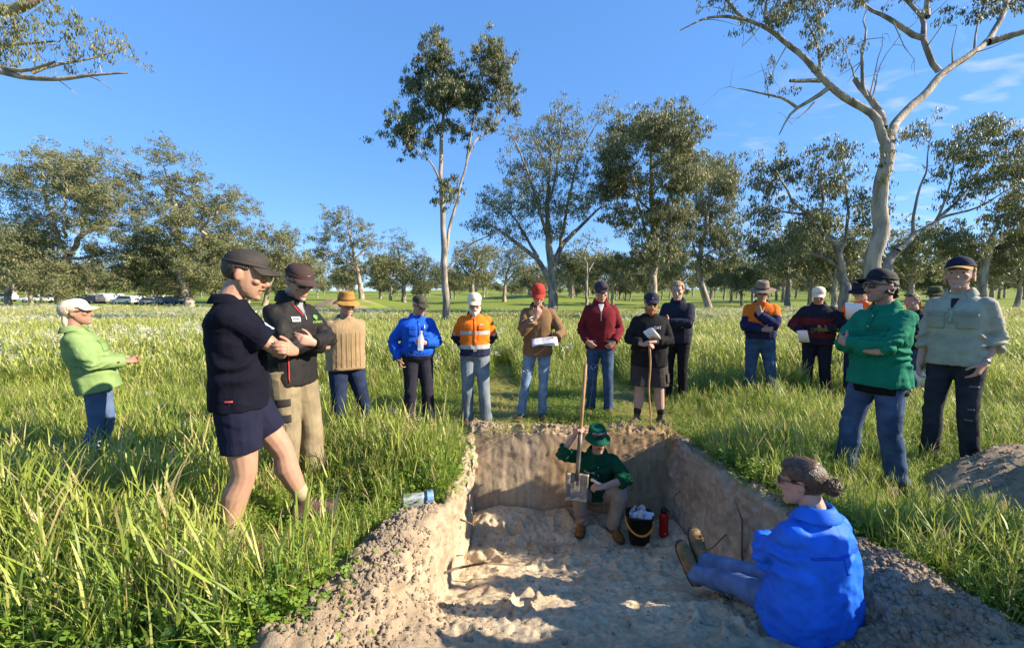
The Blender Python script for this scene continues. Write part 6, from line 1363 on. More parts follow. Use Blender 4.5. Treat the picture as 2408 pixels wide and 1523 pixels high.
# ================================================================ crop grass, clover, wildflowers (stuff)
def grass_mat(name, cols, trans=.38, rough=.45):
    m = leaf_mat(name, cols, trans); m.node_tree.nodes['Principled BSDF'].inputs['Roughness'].default_value = rough; return m
M_CROP = grass_mat('crop_blades', [(0, (.10, .18, .038)), (.4, (.22, .315, .046)), (.72, (.35, .41, .07)), (.9, (.46, .44, .14)), (1, (.48, .38, .18))])
M_FIELD = grass_mat('field_blades', [(0, (.14, .21, .045)), (.4, (.27, .355, .062)), (.72, (.42, .47, .10)), (.9, (.52, .50, .18)), (1, (.54, .45, .22))])
M_CLOV = grass_mat('clover_leaves', [(0, (.09, .18, .018)), (.5, (.17, .28, .032)), (1, (.27, .37, .06))])
M_FLOW = mat('petals', (.80, .80, .76), .7, var=.06, trans=.3)
VARC = bpy.data.collections.new('grass_variants')           # meshes the scatter draws from
def variant_coll(name, meshes):
    c = bpy.data.collections.new(name)
    for i, m in enumerate(meshes):
        o = bpy.data.objects.new('%s_%02d' % (name, i), m); c.objects.link(o)
    return c
def blade(VV, FF, VL, rng, base, h, w_, lean, az, bend, val, seg=5):
    n0 = sum(len(a) for a in VV); d = V(math.cos(az), math.sin(az), 0); s_ = V(-math.sin(az), math.cos(az), 0); tw = rng.uniform(-.8, .8); pts = []
    for i in range(seg + 1):
        t = i / seg; z = h * (t - bend * .35 * t ** 3); out_ = h * (lean * t + bend * .8 * t ** 2.5)
        c = np.array(base) + d * out_ + V(0, 0, max(z, .01)); ww = w_ * (1 - t ** 2.2) * (.55 + .9 * min(1, t * 3)) * .5; sv = s_ * math.cos(tw * t) + V(0, 0, 1) * math.sin(tw * t) * .5
        pts += [c - sv * ww, c + sv * ww]
    VV.append(np.array(pts)); VL.append(np.full(len(pts), val))
    for i in range(seg): FF.append((n0 + 2 * i, n0 + 2 * i + 1, n0 + 2 * i + 3, n0 + 2 * i + 2))
def to_mesh(name, VV, FF, VL, m):
    me_ = quick_mesh(name, np.concatenate(VV), np.array(FF)); fattr(me_, 'leafv', np.concatenate(VL)); me_.materials.append(m); return me_
def crop_clump(seed, n, h, spread, w_, dry=.07, head=.35, m=None):
    rng = np.random.default_rng(seed); VV, FF, VL = [], [], []
    for k in range(n):
        b = (rng.normal(0, spread), rng.normal(0, spread), -.03); az = rng.uniform(0, 6.28); hh = h * rng.uniform(.45, 1.1)
        v_ = min(1, max(0, rng.normal(.42, .22))) if rng.random() > dry else rng.uniform(.85, 1)
        if rng.random() < .55:      # an upright stem that carries flag leaves
            blade(VV, FF, VL, rng, b, hh, w_ * .45, rng.uniform(.02, .12), az, rng.uniform(0, .08), min(1, v_ + .12), 4)
            tp_ = (b[0] + math.cos(az) * hh * .09, b[1] + math.sin(az) * hh * .09, hh * .93)
            if head and rng.random() < head: blade(VV, FF, VL, rng, tp_, .07 * hh / .4, w_ * .9, rng.uniform(.1, .5), az, .2, rng.uniform(.62, .86), 3)
            for j in range(rng.integers(1, 4)):
                zt = hh * rng.uniform(.35, .9); bb = (b[0] + math.cos(az) * zt * .06, b[1] + math.sin(az) * zt * .06, zt - .03)
                blade(VV, FF, VL, rng, bb, hh * rng.uniform(.3, .5), w_ * rng.uniform(.8, 1.2), rng.uniform(.15, .45), rng.uniform(0, 6.28), rng.uniform(.05, .55), v_, 4)
        else: blade(VV, FF, VL, rng, b, hh * .85, w_ * rng.uniform(.7, 1.2), rng.uniform(.02, .22), az, rng.uniform(.0, .42), v_)
    return to_mesh('crop_clump', VV, FF, VL, m or M_CROP)
def clover_clump(seed, n, h, spread):
    rng = np.random.default_rng(seed); VV, FF, VL = [], [], []
    for k in range(n):
        c = V(rng.normal(0, spread), rng.normal(0, spread), h * rng.uniform(.25, 1)); nv = nrm(V(rng.normal(0, .45), rng.normal(0, .45), 1)); v_ = rng.uniform(.1, .9)
        a = nrm(np.cross(nv, (1, .2, 0))); b = np.cross(nv, a); ph = rng.uniform(0, 6.28); r = rng.uniform(.007, .0125)
        for j in range(3):
            t = ph + j * 2.09; d = a * math.cos(t) + b * math.sin(t); s_ = -a * math.sin(t) + b * math.cos(t); n0 = sum(len(q_) for q_ in VV)
            VV.append(np.array([c, c + d * r * .8 - s_ * r * .65, c + d * r * 1.5 , c + d * r * .8 + s_ * r * .65])); VL.append(np.full(4, v_)); FF.append((n0, n0 + 1, n0 + 2, n0 + 3))
    return to_mesh('clover_clump', VV, FF, VL, M_CLOV)
def flower_clump(seed, k=1.0):
    rng = np.random.default_rng(seed); VV, FF, VL = [], [], []; mi = []
    h = .62 * k; top = V(rng.normal(0, .05), rng.normal(0, .05), h); n = 0
    blade(VV, FF, VL, rng, (0, 0, -.03), h, .006, .03, rng.uniform(0, 6), .0, .5, 3); mi += [0] * 3
    for j in range(13):
        c = top + V(rng.normal(0, .030), rng.normal(0, .030), rng.normal(0, .022))
        for q_ in range(4):
            t = rng.uniform(0, 6.28); d = V(math.cos(t), math.sin(t), rng.uniform(-.2, .6)); s_ = V(-math.sin(t), math.cos(t), 0); n0 = sum(len(a) for a in VV); r = .0085
            VV.append(np.array([c, c + d * r - s_ * r * .6, c + d * r * 1.9, c + d * r + s_ * r * .6])); VL.append(np.full(4, .5)); FF.append((n0, n0 + 1, n0 + 2, n0 + 3)); mi.append(1)
    me_ = to_mesh('flower_head', VV, FF, VL, M_CROP); me_.materials.append(M_FLOW); me_.polygons.foreach_set('material_index', np.array(mi, np.int32)); return me_
def scatter(name, label, cat, coll, pts, scl, rng, tilt=.12, nvar=1):
    me_ = bpy.data.meshes.new(name); n = len(pts); me_.vertices.add(n); me_.vertices.foreach_set('co', np.asarray(pts, np.float32).ravel()); me_.update()
    rot = np.stack([rng.normal(0, tilt, n), rng.normal(0, tilt, n), rng.uniform(0, 6.283, n)], -1)
    a = me_.attributes.new('rot', 'FLOAT_VECTOR', 'POINT'); a.data.foreach_set('vector', rot.astype(np.float32).ravel())
    fattr(me_, 'scl', scl); a = me_.attributes.new('pick', 'INT', 'POINT'); a.data.foreach_set('value', rng.integers(0, nvar, n).astype(np.int32))
    o = obj(name, me_); tag(o, label, cat, kind='stuff')
    ng = bpy.data.node_groups.new(name, 'GeometryNodeTree'); ng.interface.new_socket('Geometry', in_out='INPUT', socket_type='NodeSocketGeometry'); ng.interface.new_socket('Geometry', in_out='OUTPUT', socket_type='NodeSocketGeometry')
    N = ng.nodes; L = ng.links; gi = N.new('NodeGroupInput'); go = N.new('NodeGroupOutput'); io = N.new('GeometryNodeInstanceOnPoints'); ci = N.new('GeometryNodeCollectionInfo')
    ci.inputs['Collection'].default_value = coll; ci.inputs['Separate Children'].default_value = True; ci.inputs['Reset Children'].default_value = True; io.inputs['Pick Instance'].default_value = True
    def na(nm, ty): q_ = N.new('GeometryNodeInputNamedAttribute'); q_.data_type = ty; q_.inputs['Name'].default_value = nm; return q_.outputs['Attribute']
    L.new(gi.outputs[0], io.inputs['Points']); L.new(ci.outputs[0], io.inputs['Instance']); L.new(na('pick', 'INT'), io.inputs['Instance Index'])
    er = N.new('FunctionNodeEulerToRotation'); L.new(na('rot', 'FLOAT_VECTOR'), er.inputs[0]); L.new(er.outputs[0], io.inputs['Rotation']); L.new(na('scl', 'FLOAT'), io.inputs['Scale']); L.new(io.outputs[0], go.inputs[0])
    md = o.modifiers.new('scatter', 'NODES'); md.node_group = ng
    return o
GB = BVHTree.FromPolygons([Vector(p_) for p_ in GROUND_BVH_SRC[0]], [tuple(map(int, f_)) for f_ in GROUND_BVH_SRC[1]])
def drop(x, y):
    if X0 < x < X1 and Y0 < y < Y1:
        h_ = GB.ray_cast(Vector((x, y, 3)), Vector((0, 0, -1)))
        if h_[0] is not None: return h_[0].z
    return gz(x, y)
rg = np.random.default_rng(101)
def frustum(n, y0, y1, power=1.0, pad=1.5):
    y = y0 + (y1 - y0) * rg.random(n) ** power; x = (rg.random(n) * 2 - 1) * (1.27 * y + pad); return x, y
def place(x, y, keep):
    x, y = x[keep], y[keep]; return x, y, ground_z(x, y)
def hmap(x, y):
    """stand height: taller in the crop, trampled where people stand"""
    t = 1 + .30 * vnoise(np.stack([x * .9, y * .9, 0 * x], -1)) + .2 * vnoise(np.stack([x * 2.7, y * 2.7, 0 * x + 5], -1))
    near = np.exp(-(((x - .5) / 2.3) ** 4)) * sstep(4.3, 4.6, y) * sstep(9.0, 5.8, y)
    t = t * (1 - .68 * near) * (1.28 - .45 * sstep(2.4, 4.2, y)) * (1 + .55 * sstep(6.3, 8, y)) * 1.1
    for cx, cy, r in ((-1.45, 2.65, .42), (-1.7, 3.3, .4), (-1.15, 5.05, .45), (-.46, 5.1, .45), (1.7, 5.1, .6), (3.06, 3.3, .6), (4.1, 3.6, .55), (-1.2, 2.7, .4), (2.7, 2.9, .55), (3.5, 2.55, .7), (4.2, 2.6, .6), (-3.3, 3.1, .5), (-1.15, 2.66, .38), (-1.35, 2.5, .4), (-1.3, 2.25, .35), (-.9, 4.4, .4)):
        t = t * (1 - .5 * np.exp(-(((x - cx) / r) ** 2 + ((y - cy) / r) ** 2)))
    rim = np.exp(-((x - Rrim(y) - .25) / .3) ** 2) * sstep(4.6, 4.3, y)
    return np.clip(t * (1 - .35 * rim), .25, 1.6)
CROP = variant_coll('crop', [crop_clump(200 + k, 7, .42, .04, .0060) for k in range(7)])
CLOV = variant_coll('clover', [clover_clump(300 + k, 34, .16, .07) for k in range(4)])
FIELD = variant_coll('fieldcrop', [crop_clump(250 + k, 8, .44, .045, .0075, m=M_FIELD) for k in range(6)])
FARC = variant_coll('farcrop', [crop_clump(400 + k, 16, .42, .16, .018, .08, m=M_FIELD) for k in range(5)])
FLOW = variant_coll('flowers', [flower_clump(500 + k) for k in range(4)])
# near crop
x, y = frustum(26000, 1.55, 6.6, .8, 1.0); sm_ = soil_mask(x, y); tk = track(x, y); hm_ = hmap(x, y)
patchy = .55 + .45 * vnoise(np.stack([x * 1.7, y * 1.7, 0 * x + 9], -1))
tub_ = at(990, 1190, 2.98)
keep = (sm_ < .3) & (np.hypot(x - tub_[0] + .0, (y - 2.72) * .45) > .19) & (rg.random(len(x)) > tk * 1.9) & (rg.random(len(x)) < .55 + .45 * patchy)
xk, yk, zk = place(x, y, keep); s_ = np.clip(hm_[keep] * rg.uniform(.65, 1.15, keep.sum()), .2, 1.5)
scatter('crop_grass', 'tall green crop grass with broad blades around the pit', 'grass', CROP, np.stack([xk, yk, zk], -1), s_, rg, .13, 7)
x, y = frustum(34000, 1.55, 8.5, .85, 1.0); keep = (soil_mask(x, y) < .45) & (np.hypot(x - tub_[0] + .0, (y - 2.72) * .45) > .19) & (rg.random(len(x)) > track(x, y) * 1.6) & (vnoise(np.stack([x * 1.3, y * 1.3, 0 * x + 2], -1)) > -.45)
xk, yk, zk = place(x, y, keep)
scatter('clover', 'low bright green clover and weeds under the crop grass', 'clover', CLOV, np.stack([xk, yk, zk], -1), np.clip(hmap(xk, yk), .5, 1.3) * rg.uniform(.7, 1.4, len(xk)), rg, .2, 4)
x, y = frustum(52000, 6.4, 17, 1.0, 2); keep = rg.random(len(x)) > track(x, y) * 1.8
xk, yk, zk = place(x, y, keep)
scatter('field_crop', 'green crop grass of the open field behind the people', 'grass', FIELD, np.stack([xk, yk, zk], -1), np.clip(hmap(xk, yk) * rg.uniform(.7, 1.15, len(xk)), .3, 1.6) * 1.1, rg, .13, 6)
x, y = frustum(60000, 16, 46, 1.0, 3); keep = y < 34 + 6 * vnoise(np.stack([x * .06, 0 * x, 0 * x], -1)) + 6
xk, yk, zk = place(x, y, keep)
scatter('far_crop', 'far part of the green crop running back to the trees', 'grass', FARC, np.stack([xk, yk, zk], -1), np.clip(hmap(xk, yk), .6, 1.3) * rg.uniform(.8, 1.2, len(xk)), rg, .12, 5)
# flowers: drifts in the left field, few near the pit
x, y = frustum(20000, 5, 40, 1.0, 1); dr = vnoise(np.stack([x * .22, y * .12, 0 * x + 4], -1)) + .35 * sstep(-3, -14, x) + .3 * sstep(12, 20, y) - .25 * sstep(-4, 3, x) * sstep(30, 12, y)
keep = rg.random(len(x)) < np.clip(dr, 0, 1) * .9
xk, yk, zk = place(x, y, keep)
nx_f = np.array([-2.9, -2.7, -3.1, -2.3, -1.15, -.95, -1.5, -3.4, -4.2, -2.4, -1.15, -1.2, -2.55, -4.6, -3.0, -1.0, -1.62, -1.55, -1.42]); ny_f = np.array([4.2, 3.4, 2.9, 3.4, 3.75, 3.9, 1.95, 4.6, 4.8, 4.9, 4.0, 3.85, 4.0, 4.4, 5.2, 4.3, 2.0, 1.9, 1.93])
xk = np.concatenate([xk, nx_f]); yk = np.concatenate([yk, ny_f]); zk = ground_z(xk, yk)
scatter('wildflowers', 'white wildflowers scattered through the crop', 'wildflowers', FLOW, np.stack([xk, yk, zk], -1), np.concatenate([rg.uniform(.9, 1.5, len(xk) - 19), rg.uniform(.5, .85, 16), [.5, .42, .46]]), rg, .12, 4)
# cut and trampled straw on the wheel tracks
STR = variant_coll('straw', [to_mesh('straw', *(lambda VV, FF, VL, r_: ([blade(VV, FF, VL, r_, (r_.normal(0, .12), r_.normal(0, .12), .004), .03 * r_.uniform(.3, 1.2), .006, r_.uniform(4, 9), r_.uniform(0, 6.28), .0, r_.uniform(.6, 1), 2) for _ in range(12)], VV, FF, VL)[1:])([], [], [], np.random.default_rng(600 + k)), M_CROP) for k in range(4)])
x = rg.uniform(-1.0, 3.0, 9000); y = rg.uniform(4.65, 10, 9000); keep = rg.random(9000) < np.clip(track(x, y) * 1.2 + .10, 0, 1); xk, yk, zk = place(x, y, keep)
scatter('straw', 'flattened straw and cut grass on the wheel tracks behind the pit', 'straw', STR, np.stack([xk, yk, zk + .012], -1), rg.uniform(.6, 1.1, len(xk)), rg, .12, 4)

# the far wood that closes the view reads as one mass
wood = []
for pr in PROT:
    vs_, qs_, n0, mi_, lv_ = [], [], 0, [], []
    for k_, ch in enumerate(sorted(pr.children, key=lambda c_: c_.name)):
        m_ = ch.data; q_ = np.empty(len(m_.loops), np.int32); m_.loops.foreach_get('vertex_index', q_); q_ = q_.reshape(-1, 4); vs_.append(coords(m_)); qs_.append(q_ + n0); n0 += len(m_.vertices); mi_.append(np.full(len(q_), k_))
        l_ = np.zeros(len(m_.vertices), np.float32)
        if 'leafv' in m_.attributes: m_.attributes['leafv'].data.foreach_get('value', l_)
        lv_.append(l_)
    w_me = quick_mesh('far_gum', np.concatenate(vs_), np.concatenate(qs_), False); fattr(w_me, 'leafv', np.concatenate(lv_))
    for ch in sorted(pr.children, key=lambda c_: c_.name): w_me.materials.append(ch.data.materials[0])
    w_me.polygons.foreach_set('material_index', np.concatenate(mi_).astype(np.int32)); wood.append(w_me)
WOODC = variant_coll('wood', wood)
rw = np.random.default_rng(55); pts_ = []
for k in range(340):
    Y = 95 + 420 * rw.random() ** 1.3; u = rw.uniform(-80, 2490); x = (u - CXP) / FPX * Y
    if 780 < u < 1330 and Y < 118: continue
    if -40 < u < 560 and Y < 115: continue
    pts_.append((x, Y, gz(x, Y) - .2))
scatter('far_wood', 'far gum woodland along the horizon behind the paddock', 'wood', WOODC, np.array(pts_), rw.uniform(.75, 1.25, len(pts_)), rw, .03, 4)
# ================================================================ things people hold and things in the pit
WOOD = mat('worn_wood', (.36, .20, .09), .6, var=.3, vscale=8, bump=.3, bscale=40, bstretch=(1, 1, .1)); STEEL = mat('dirty_steel', (.16, .14, .12), .5, var=.5, vscale=9, bump=.3, metal=.5)
def frame_to(z_dir, x_hint):
    z = nrm(z_dir); x = nrm(np.asarray(x_hint, float) - z * np.dot(x_hint, z)); return np.stack([x, np.cross(z, x), z], -1)
def thing(name, label, cat, loc): o = empty(name, tuple(loc)); tag(o, label, cat); return o
# shovel: blade hangs in front of the squatting man, shaft runs up through his raised hand
tip = at(1353, 1176, 3.98); grip = np.array(SHOVEL_GRIP); ax = nrm(grip - tip); topp = tip + ax * 1.36
sh = thing('shovel', 'long-handled square-mouth shovel held upright in front of the squatting man', 'shovel', tip); R_ = frame_to(ax, (1, 0, 0)); B = lambda x, y, z: R_ @ V(x, y, z)
mb = MB(); tube(mb, [B(0, 0, .62), B(0, 0, .9), B(0, 0, 1.34)], [.019, .0185, .018], 12, round_ends=True); obj('handle', mb.mesh('handle'), WOOD, sh)
mb = MB(); tube(mb, [B(0, .0, .20), B(0, 0, .32), B(0, 0, .50), B(0, 0, .66)], [(.024, .012), .021, .022, .0225], 12); obj('socket', mb.mesh('socket'), STEEL, sh)
mb = MB(); rows = []
for t in np.linspace(0, 1, 12):
    z = .265 * t; w_ = .112 * (1 if t > .16 else .86 + .14 * math.sqrt(t / .16)); row = []
    for s_ in np.linspace(-1, 1, 15):
        rib = .010 * math.exp(-((abs(s_) - .42) / .10) ** 2) * (t > .25) + .014 * math.exp(-(s_ / .13) ** 2) * float(sstep(.3, .7, t))
        row.append(B(s_ * w_, -.018 * s_ * s_ + rib - .012 * (1 - t) ** 2, z + (.012 * (1 - s_ * s_) * (-1) if t < .05 else 0)))
    rows.append(np.array(row))
rings(mb, rows, cap=False, closed=False); obj('blade', bake(mb.mesh('blade'), [('SOLIDIFY', dict(thickness=.004))]), mat('worn_blade', (.30, .24, .18), .5, var=.5, vscale=10, bump=.3, metal=.4), sh)
mb = MB(); rows = [[], []]
for s_ in np.linspace(-1, 1, 12):
    for k, z in enumerate((.001, .030 + .012 * math.sin(s_ * 7))): rows[k].append(B(s_ * .104, -.018 * s_ * s_ - .018, z))
rings(mb, [np.array(r_) for r_ in rows], cap=False, closed=False); obj('sand_crust', bake(mb.mesh('sand_crust'), [('SOLIDIFY', dict(thickness=.006))]), mat('sand', (.55, .44, .28), .95, var=.2, bump=.5), sh)
# bucket with its contents, flask
zb = drop(1.27, 3.98) + .002
bk_ = thing('bucket', 'black square bucket with orange handle full of sample bags', 'bucket', (1.27, 3.98, zb)); bk_.rotation_euler = (0, 0, -.15)
def sq_ring(hx, hy, z, n=32, e=5):
    th = np.arange(n) * 2 * math.pi / n; c, s_ = np.cos(th), np.sin(th); return np.stack([np.sign(c) * np.abs(c) ** (2 / e) * hx, np.sign(s_) * np.abs(s_) ** (2 / e) * hy, np.full(n, z)], -1)
BUCK = plain((.010, .010, .012), .38, var=.1)
mb = MB(); rings(mb, [sq_ring(.085, .075, 0), sq_ring(.092, .082, .01), sq_ring(.122, .108, .27), sq_ring(.132, .118, .275), sq_ring(.132, .118, .29), sq_ring(.118, .104, .29), sq_ring(.114, .100, .25), sq_ring(.086, .076, .02)], cap=True); obj('tub', mb.mesh('tub'), BUCK, bk_)
mb = MB(); tube(mb, [V(-.13, .0, .27) + V(.02 * math.sin(t) * 0, 0, 0) if False else V(-.138 * math.cos(t) * (1 if t < 1.6 else 1), -.155 * math.sin(t) * .85, .265 - .135 * math.sin(t)) for t in np.linspace(0, math.pi, 15)], [.006, .007] + [.010] * 11 + [.007, .006], 8); obj('handle', mb.mesh('handle'), plain((.75, .30, .02), .4, var=.05), bk_)
CLEAR = mat('clear_plastic', (.70, .78, .86), .12, var=0, alpha=.42, spec=.6); ZB = V(1.27, 3.98, zb)
def crumple(name, label, c, r, seed, m, cat='bag'):
    mb_ = MB(); ell(mb_, (0, 0, 0), r, None, 12, 9); me_ = mb_.mesh(name, False); co = coords(me_); co = co * (1 + .4 * vnoise(co * 38 + seed) + .25 * vnoise(co * 90 + seed))[:, None]; me_.vertices.foreach_set('co', co.astype(np.float32).ravel()); me_.update()
    o = obj(name, me_, m); o.location = tuple(c); o.rotation_euler = (.3 * seed, .2 * seed, seed); return tag(o, label, cat)
crumple('sample_bag', 'crumpled clear sample bag at the left in the bucket', ZB + V(-.06, .03, .285), (.06, .02, .055), 1, CLEAR); crumple('sample_bag', 'crumpled clear sample bag at the back of the bucket', ZB + V(.03, .055, .30), (.065, .018, .05), 2, CLEAR); crumple('sample_bag', 'pale grey crumpled bag deep in the bucket beside the notebook', ZB + V(-.01, -.01, .27), (.07, .06, .04), 3, plain((.45, .52, .62), .4))
def bottle(name, label, c, axis, h, r, m, capm, liquid=None, cat='bottle'):
    root = thing(name, label, cat, c); Rb = frame_to(axis, (1, .1, .05)); mb_ = MB(); R = []
    for z, k in ((0, .75), (.02, 1), (.25, 1), (.28, .95), (.31, 1), (.55, 1), (.7, .95), (.85, .55), (.92, .36), (.96, .36)): a = np.arange(16) * math.pi / 8; R.append((np.stack([np.cos(a) * r * k, np.sin(a) * r * k, np.full(16, z * h)], -1)) @ Rb.T)
    rings(mb_, R); obj('shell', mb_.mesh('shell'), m, root); mb_ = MB(); tube(mb_, [Rb @ V(0, 0, h * .95), Rb @ V(0, 0, h * 1.03)], [r * .42, r * .42], 12); obj('lid', mb_.mesh('lid'), capm, root); return root
bottle('plastic_bottle', 'small clear plastic bottle standing in the bucket', ZB + V(-.005, -.06, .17), (0, -.15, 1), .19, .032, CLEAR, plain((.6, .62, .65), .4))
nb_ = thing('notebook', 'small white notebook standing on end in the bucket', 'notebook', ZB + V(.075, -.045, .27)); nb_.rotation_euler = (-.5, .1, -.1)
mb = MB(); box(mb, (0, 0, 0), (.095, .012, .10)); obj('pages', mb.mesh('pages', False), PAPER, nb_); mb = MB(); box(mb, (0, -.009, .0), (.10, .004, .105)); obj('cover', mb.mesh('cover', False), plain((.62, .66, .75), .5), nb_)
zr = drop(1.53, 4.02)
fl_ = thing('flask', 'red metal drink flask with black lid standing beside the bucket', 'flask', (1.53, 4.02, zr)); mb = MB(); R = []
for z, k in ((0, .8), (.006, .97), (.02, 1), (.205, 1), (.225, .93), (.24, .72), (.245, .6)): a = np.arange(24) * math.pi / 12; R.append(np.stack([np.cos(a) * .045 * k, np.sin(a) * .045 * k, np.full(24, z)], -1))
rings(mb, R); obj('body', mb.mesh('body'), plain((.50, .012, .012), .38, var=.08), fl_); mb = MB(); tube(mb, [V(0, 0, .24), V(0, 0, .262), V(0, 0, .29)], [.031, .031, .025], 20); obj('lid', mb.mesh('lid'), BLK, fl_)
mb = MB(); tube(mb, [V(.025, 0, .275), V(.048, 0, .262), V(.05, 0, .235)], [.006] * 3, 8); obj('loop', mb.mesh('loop'), BLK, fl_); mb = MB(); box(mb, (0, -.0455, .05), (.012, .002, .012)); obj('mark', mb.mesh('mark', False), plain((.7, .5, .5), .5), fl_)
# clear tub with blue lid lying on the rim
cb = at(990, 1190, 2.98); cbz = drop(cb[0], 2.98) + .06
ct = thing('plastic_tub', 'clear plastic sample tub with blue lid lying in the grass at the pit edge', 'tub', (cb[0], 2.98, cbz)); ct.rotation_euler = (0, 0, .25)
mb = MB(); rings(mb, [np.roll(sq_ring(.05, .045, z), 1, 1)[:, [2, 0, 1]] * V(1, 1, 1) if False else sq_ring(.045, .04, z)[:, [2, 0, 1]] for z in (-.13, -.12, .0, .04)]); obj('tub', mb.mesh('tub'), CLEAR, ct); mb = MB(); rings(mb, [sq_ring(.055, .05, z)[:, [2, 0, 1]] for z in (.04, .05, .085, .09)]); obj('lid', mb.mesh('lid'), plain((.22, .38, .62), .35), ct)
bottle('water_bottle', 'clear water bottle in the hand of the blue-shirted man', BOTTLE_AT + V(0, -.01, -.09), (.05, 0, 1), .22, .033, CLEAR, plain((.7, .72, .75), .4))
def paper(label, c, yaw, w_, h_, pitch, roll=0, n=2, bend=.02):
    root = thing('paper', label, 'paper', c); root.rotation_euler = (math.radians(pitch), math.radians(roll), -math.radians(yaw))
    for k in range(n):
        mb_ = MB(); rows_ = [np.array([(x, y + k * .004, bend * math.sin(x / w_ * 3 + k) + k * .003) for x in np.linspace(-w_ / 2, w_ / 2, 9)]) for y in (-h_ / 2, 0, h_ / 2)]
        rings(mb_, rows_, cap=False, closed=False); obj('sheet', bake(mb_.mesh('sheet'), [('SOLIDIFY', dict(thickness=.0012))]), PAPER, root)
    mb_ = MB()
    for j in range(7):
        y_ = h_ * (.38 - .11 * j); L_ = w_ * (.36 if j % 3 else .24)
        mb_.add(np.array([(-w_ * .4, y_, bend + .012), (-w_ * .4 + L_ * 2, y_, bend + .012), (-w_ * .4 + L_ * 2, y_ + h_ * .03, bend + .012), (-w_ * .4, y_ + h_ * .03, bend + .012)]), [(0, 1, 2, 3)])
    obj('print', mb_.mesh('print', False), plain((.12, .12, .14), .8, var=0), root)['kind'] = 'stuff'
    return root
paper('white papers held flat by the man in the red cap', PAPER_A, PAPER_A_YAW, .30, .21, -14, 6, 3); paper('folded white papers in the hands of the red-bearded man', PAPER_B, PAPER_B_YAW + 20, .12, .20, 40, 25, 3)
paper('white paper hanging from the hand of the man in the striped jumper', PAPER_C, PAPER_C_YAW, .14, .19, 75, 10, 1); paper('white paper held up beside the green pullover work shirt', PAPER_D, PAPER_D_YAW, .21, .26, 70, 0, 1); paper('folded pale paper held at the thigh of the tall blond man', PAPER_E, PAPER_E_YAW, .10, .17, 70, 20, 2)
paper('small white slip in the hand of the squatting man', SQ_HAND + V(0, 0, .03), 186, .09, .06, 50, 0, 1)
st = thing('walking_stick', 'thin crooked wooden stick under the hands of the red-bearded man', 'stick', STICK_TOP); b_ = V(STICK_TOP[0] + .01, STICK_TOP[1] - .05, gz(STICK_TOP[0], STICK_TOP[1] - .05)) - STICK_TOP
mb = MB(); tube(mb, [V(0, 0, .03) if t == 0 else b_ * t + V(.012 * math.sin(t * 9), .01 * math.cos(t * 7), 0) for t in np.linspace(0, 1, 12)], [.013 - .004 * t for t in np.linspace(0, 1, 12)], 8); obj('shaft', mb.mesh('shaft'), WOOD, st); mb = MB(); ell(mb, (0, 0, .025), (.016, .016, .018), None, 10, 8); obj('knob', mb.mesh('knob'), WOOD, st)
pl = thing('plant_sprig', 'small flowering plant held by the man in the striped jumper', 'plant', PLANT_AT); mb = MB()
for k in range(6): a = k * 1.05; tube(mb, [V(0, 0, 0), V(.05 * math.cos(a), .05 * math.sin(a), .03), V(.11 * math.cos(a), .11 * math.sin(a), .03 + .02 * math.sin(k))], [.003, .003, .002], 5)
obj('stems', mb.mesh('stems'), plain((.14, .25, .05), .7), pl); rq = np.random.default_rng(3)
v, f, val = leaf_cloud(rq.normal(size=(8, 3)) * V(.07, .07, .025) + V(0, 0, .03), np.full(8, .03), 14, .03, rq); lm_ = quick_mesh('leaves', v, f, False); fattr(lm_, 'leafv', val); obj('leaves', lm_, M_CLOV, pl)['kind'] = 'stuff'
# roots and sticks in the pit wall
ROOT = mat('root_bark', (.17, .115, .07), .9, var=.3, bump=.4)
def stick(name, label, pts, r0, r1):
    pts = [np.array(p_, float) for p_ in pts]; base = pts[0]; mb_ = MB(); q_ = [p_ - base + V(*(rq.normal(size=3) * .006)) for p_ in pts]; tube(mb_, q_, list(np.linspace(r0, r1, len(q_))), 7); o = obj(name, mb_.mesh(name), ROOT); o.location = tuple(base); return tag(o, label, 'root')
def wall_left(y, z): return float(Lbot(y)) - .02 - .04 * z
stick('root', 'long dark root lying out from the left pit wall across the sand', [(-.52, 2.72, -.36), (-.40, 2.82, -.36), (-.2, 2.95, -.42), (.05, 3.0, -.47)], .010, .006); stick('root', 'short root stub poking from the lit left pit wall', [(-.50, 3.35, -.28), (-.40, 3.34, -.30), (-.32, 3.32, -.32)], .009, .006)
stick('root', 'thin root sticking out low on the left pit wall', [(-.50, 3.1, -.45), (-.38, 3.08, -.44)], .007, .004); stick('root', 'thin root running along the right pit wall near the flask', [(1.78, 4.2, -.42), (1.66, 4.1, -.46), (1.6, 3.95, -.45)], .006, .003)
stick('root', 'forked root standing against the right pit wall behind the seated woman', [(1.80, 3.05, -.62), (1.74, 3.02, -.4), (1.76, 3.06, -.15), (1.72, 3.1, .0)], .010, .005); stick('root', 'thin twig crossing the right pit wall above the boots', [(1.80, 3.3, -.35), (1.62, 3.22, -.45), (1.45, 3.2, -.52)], .006, .003)
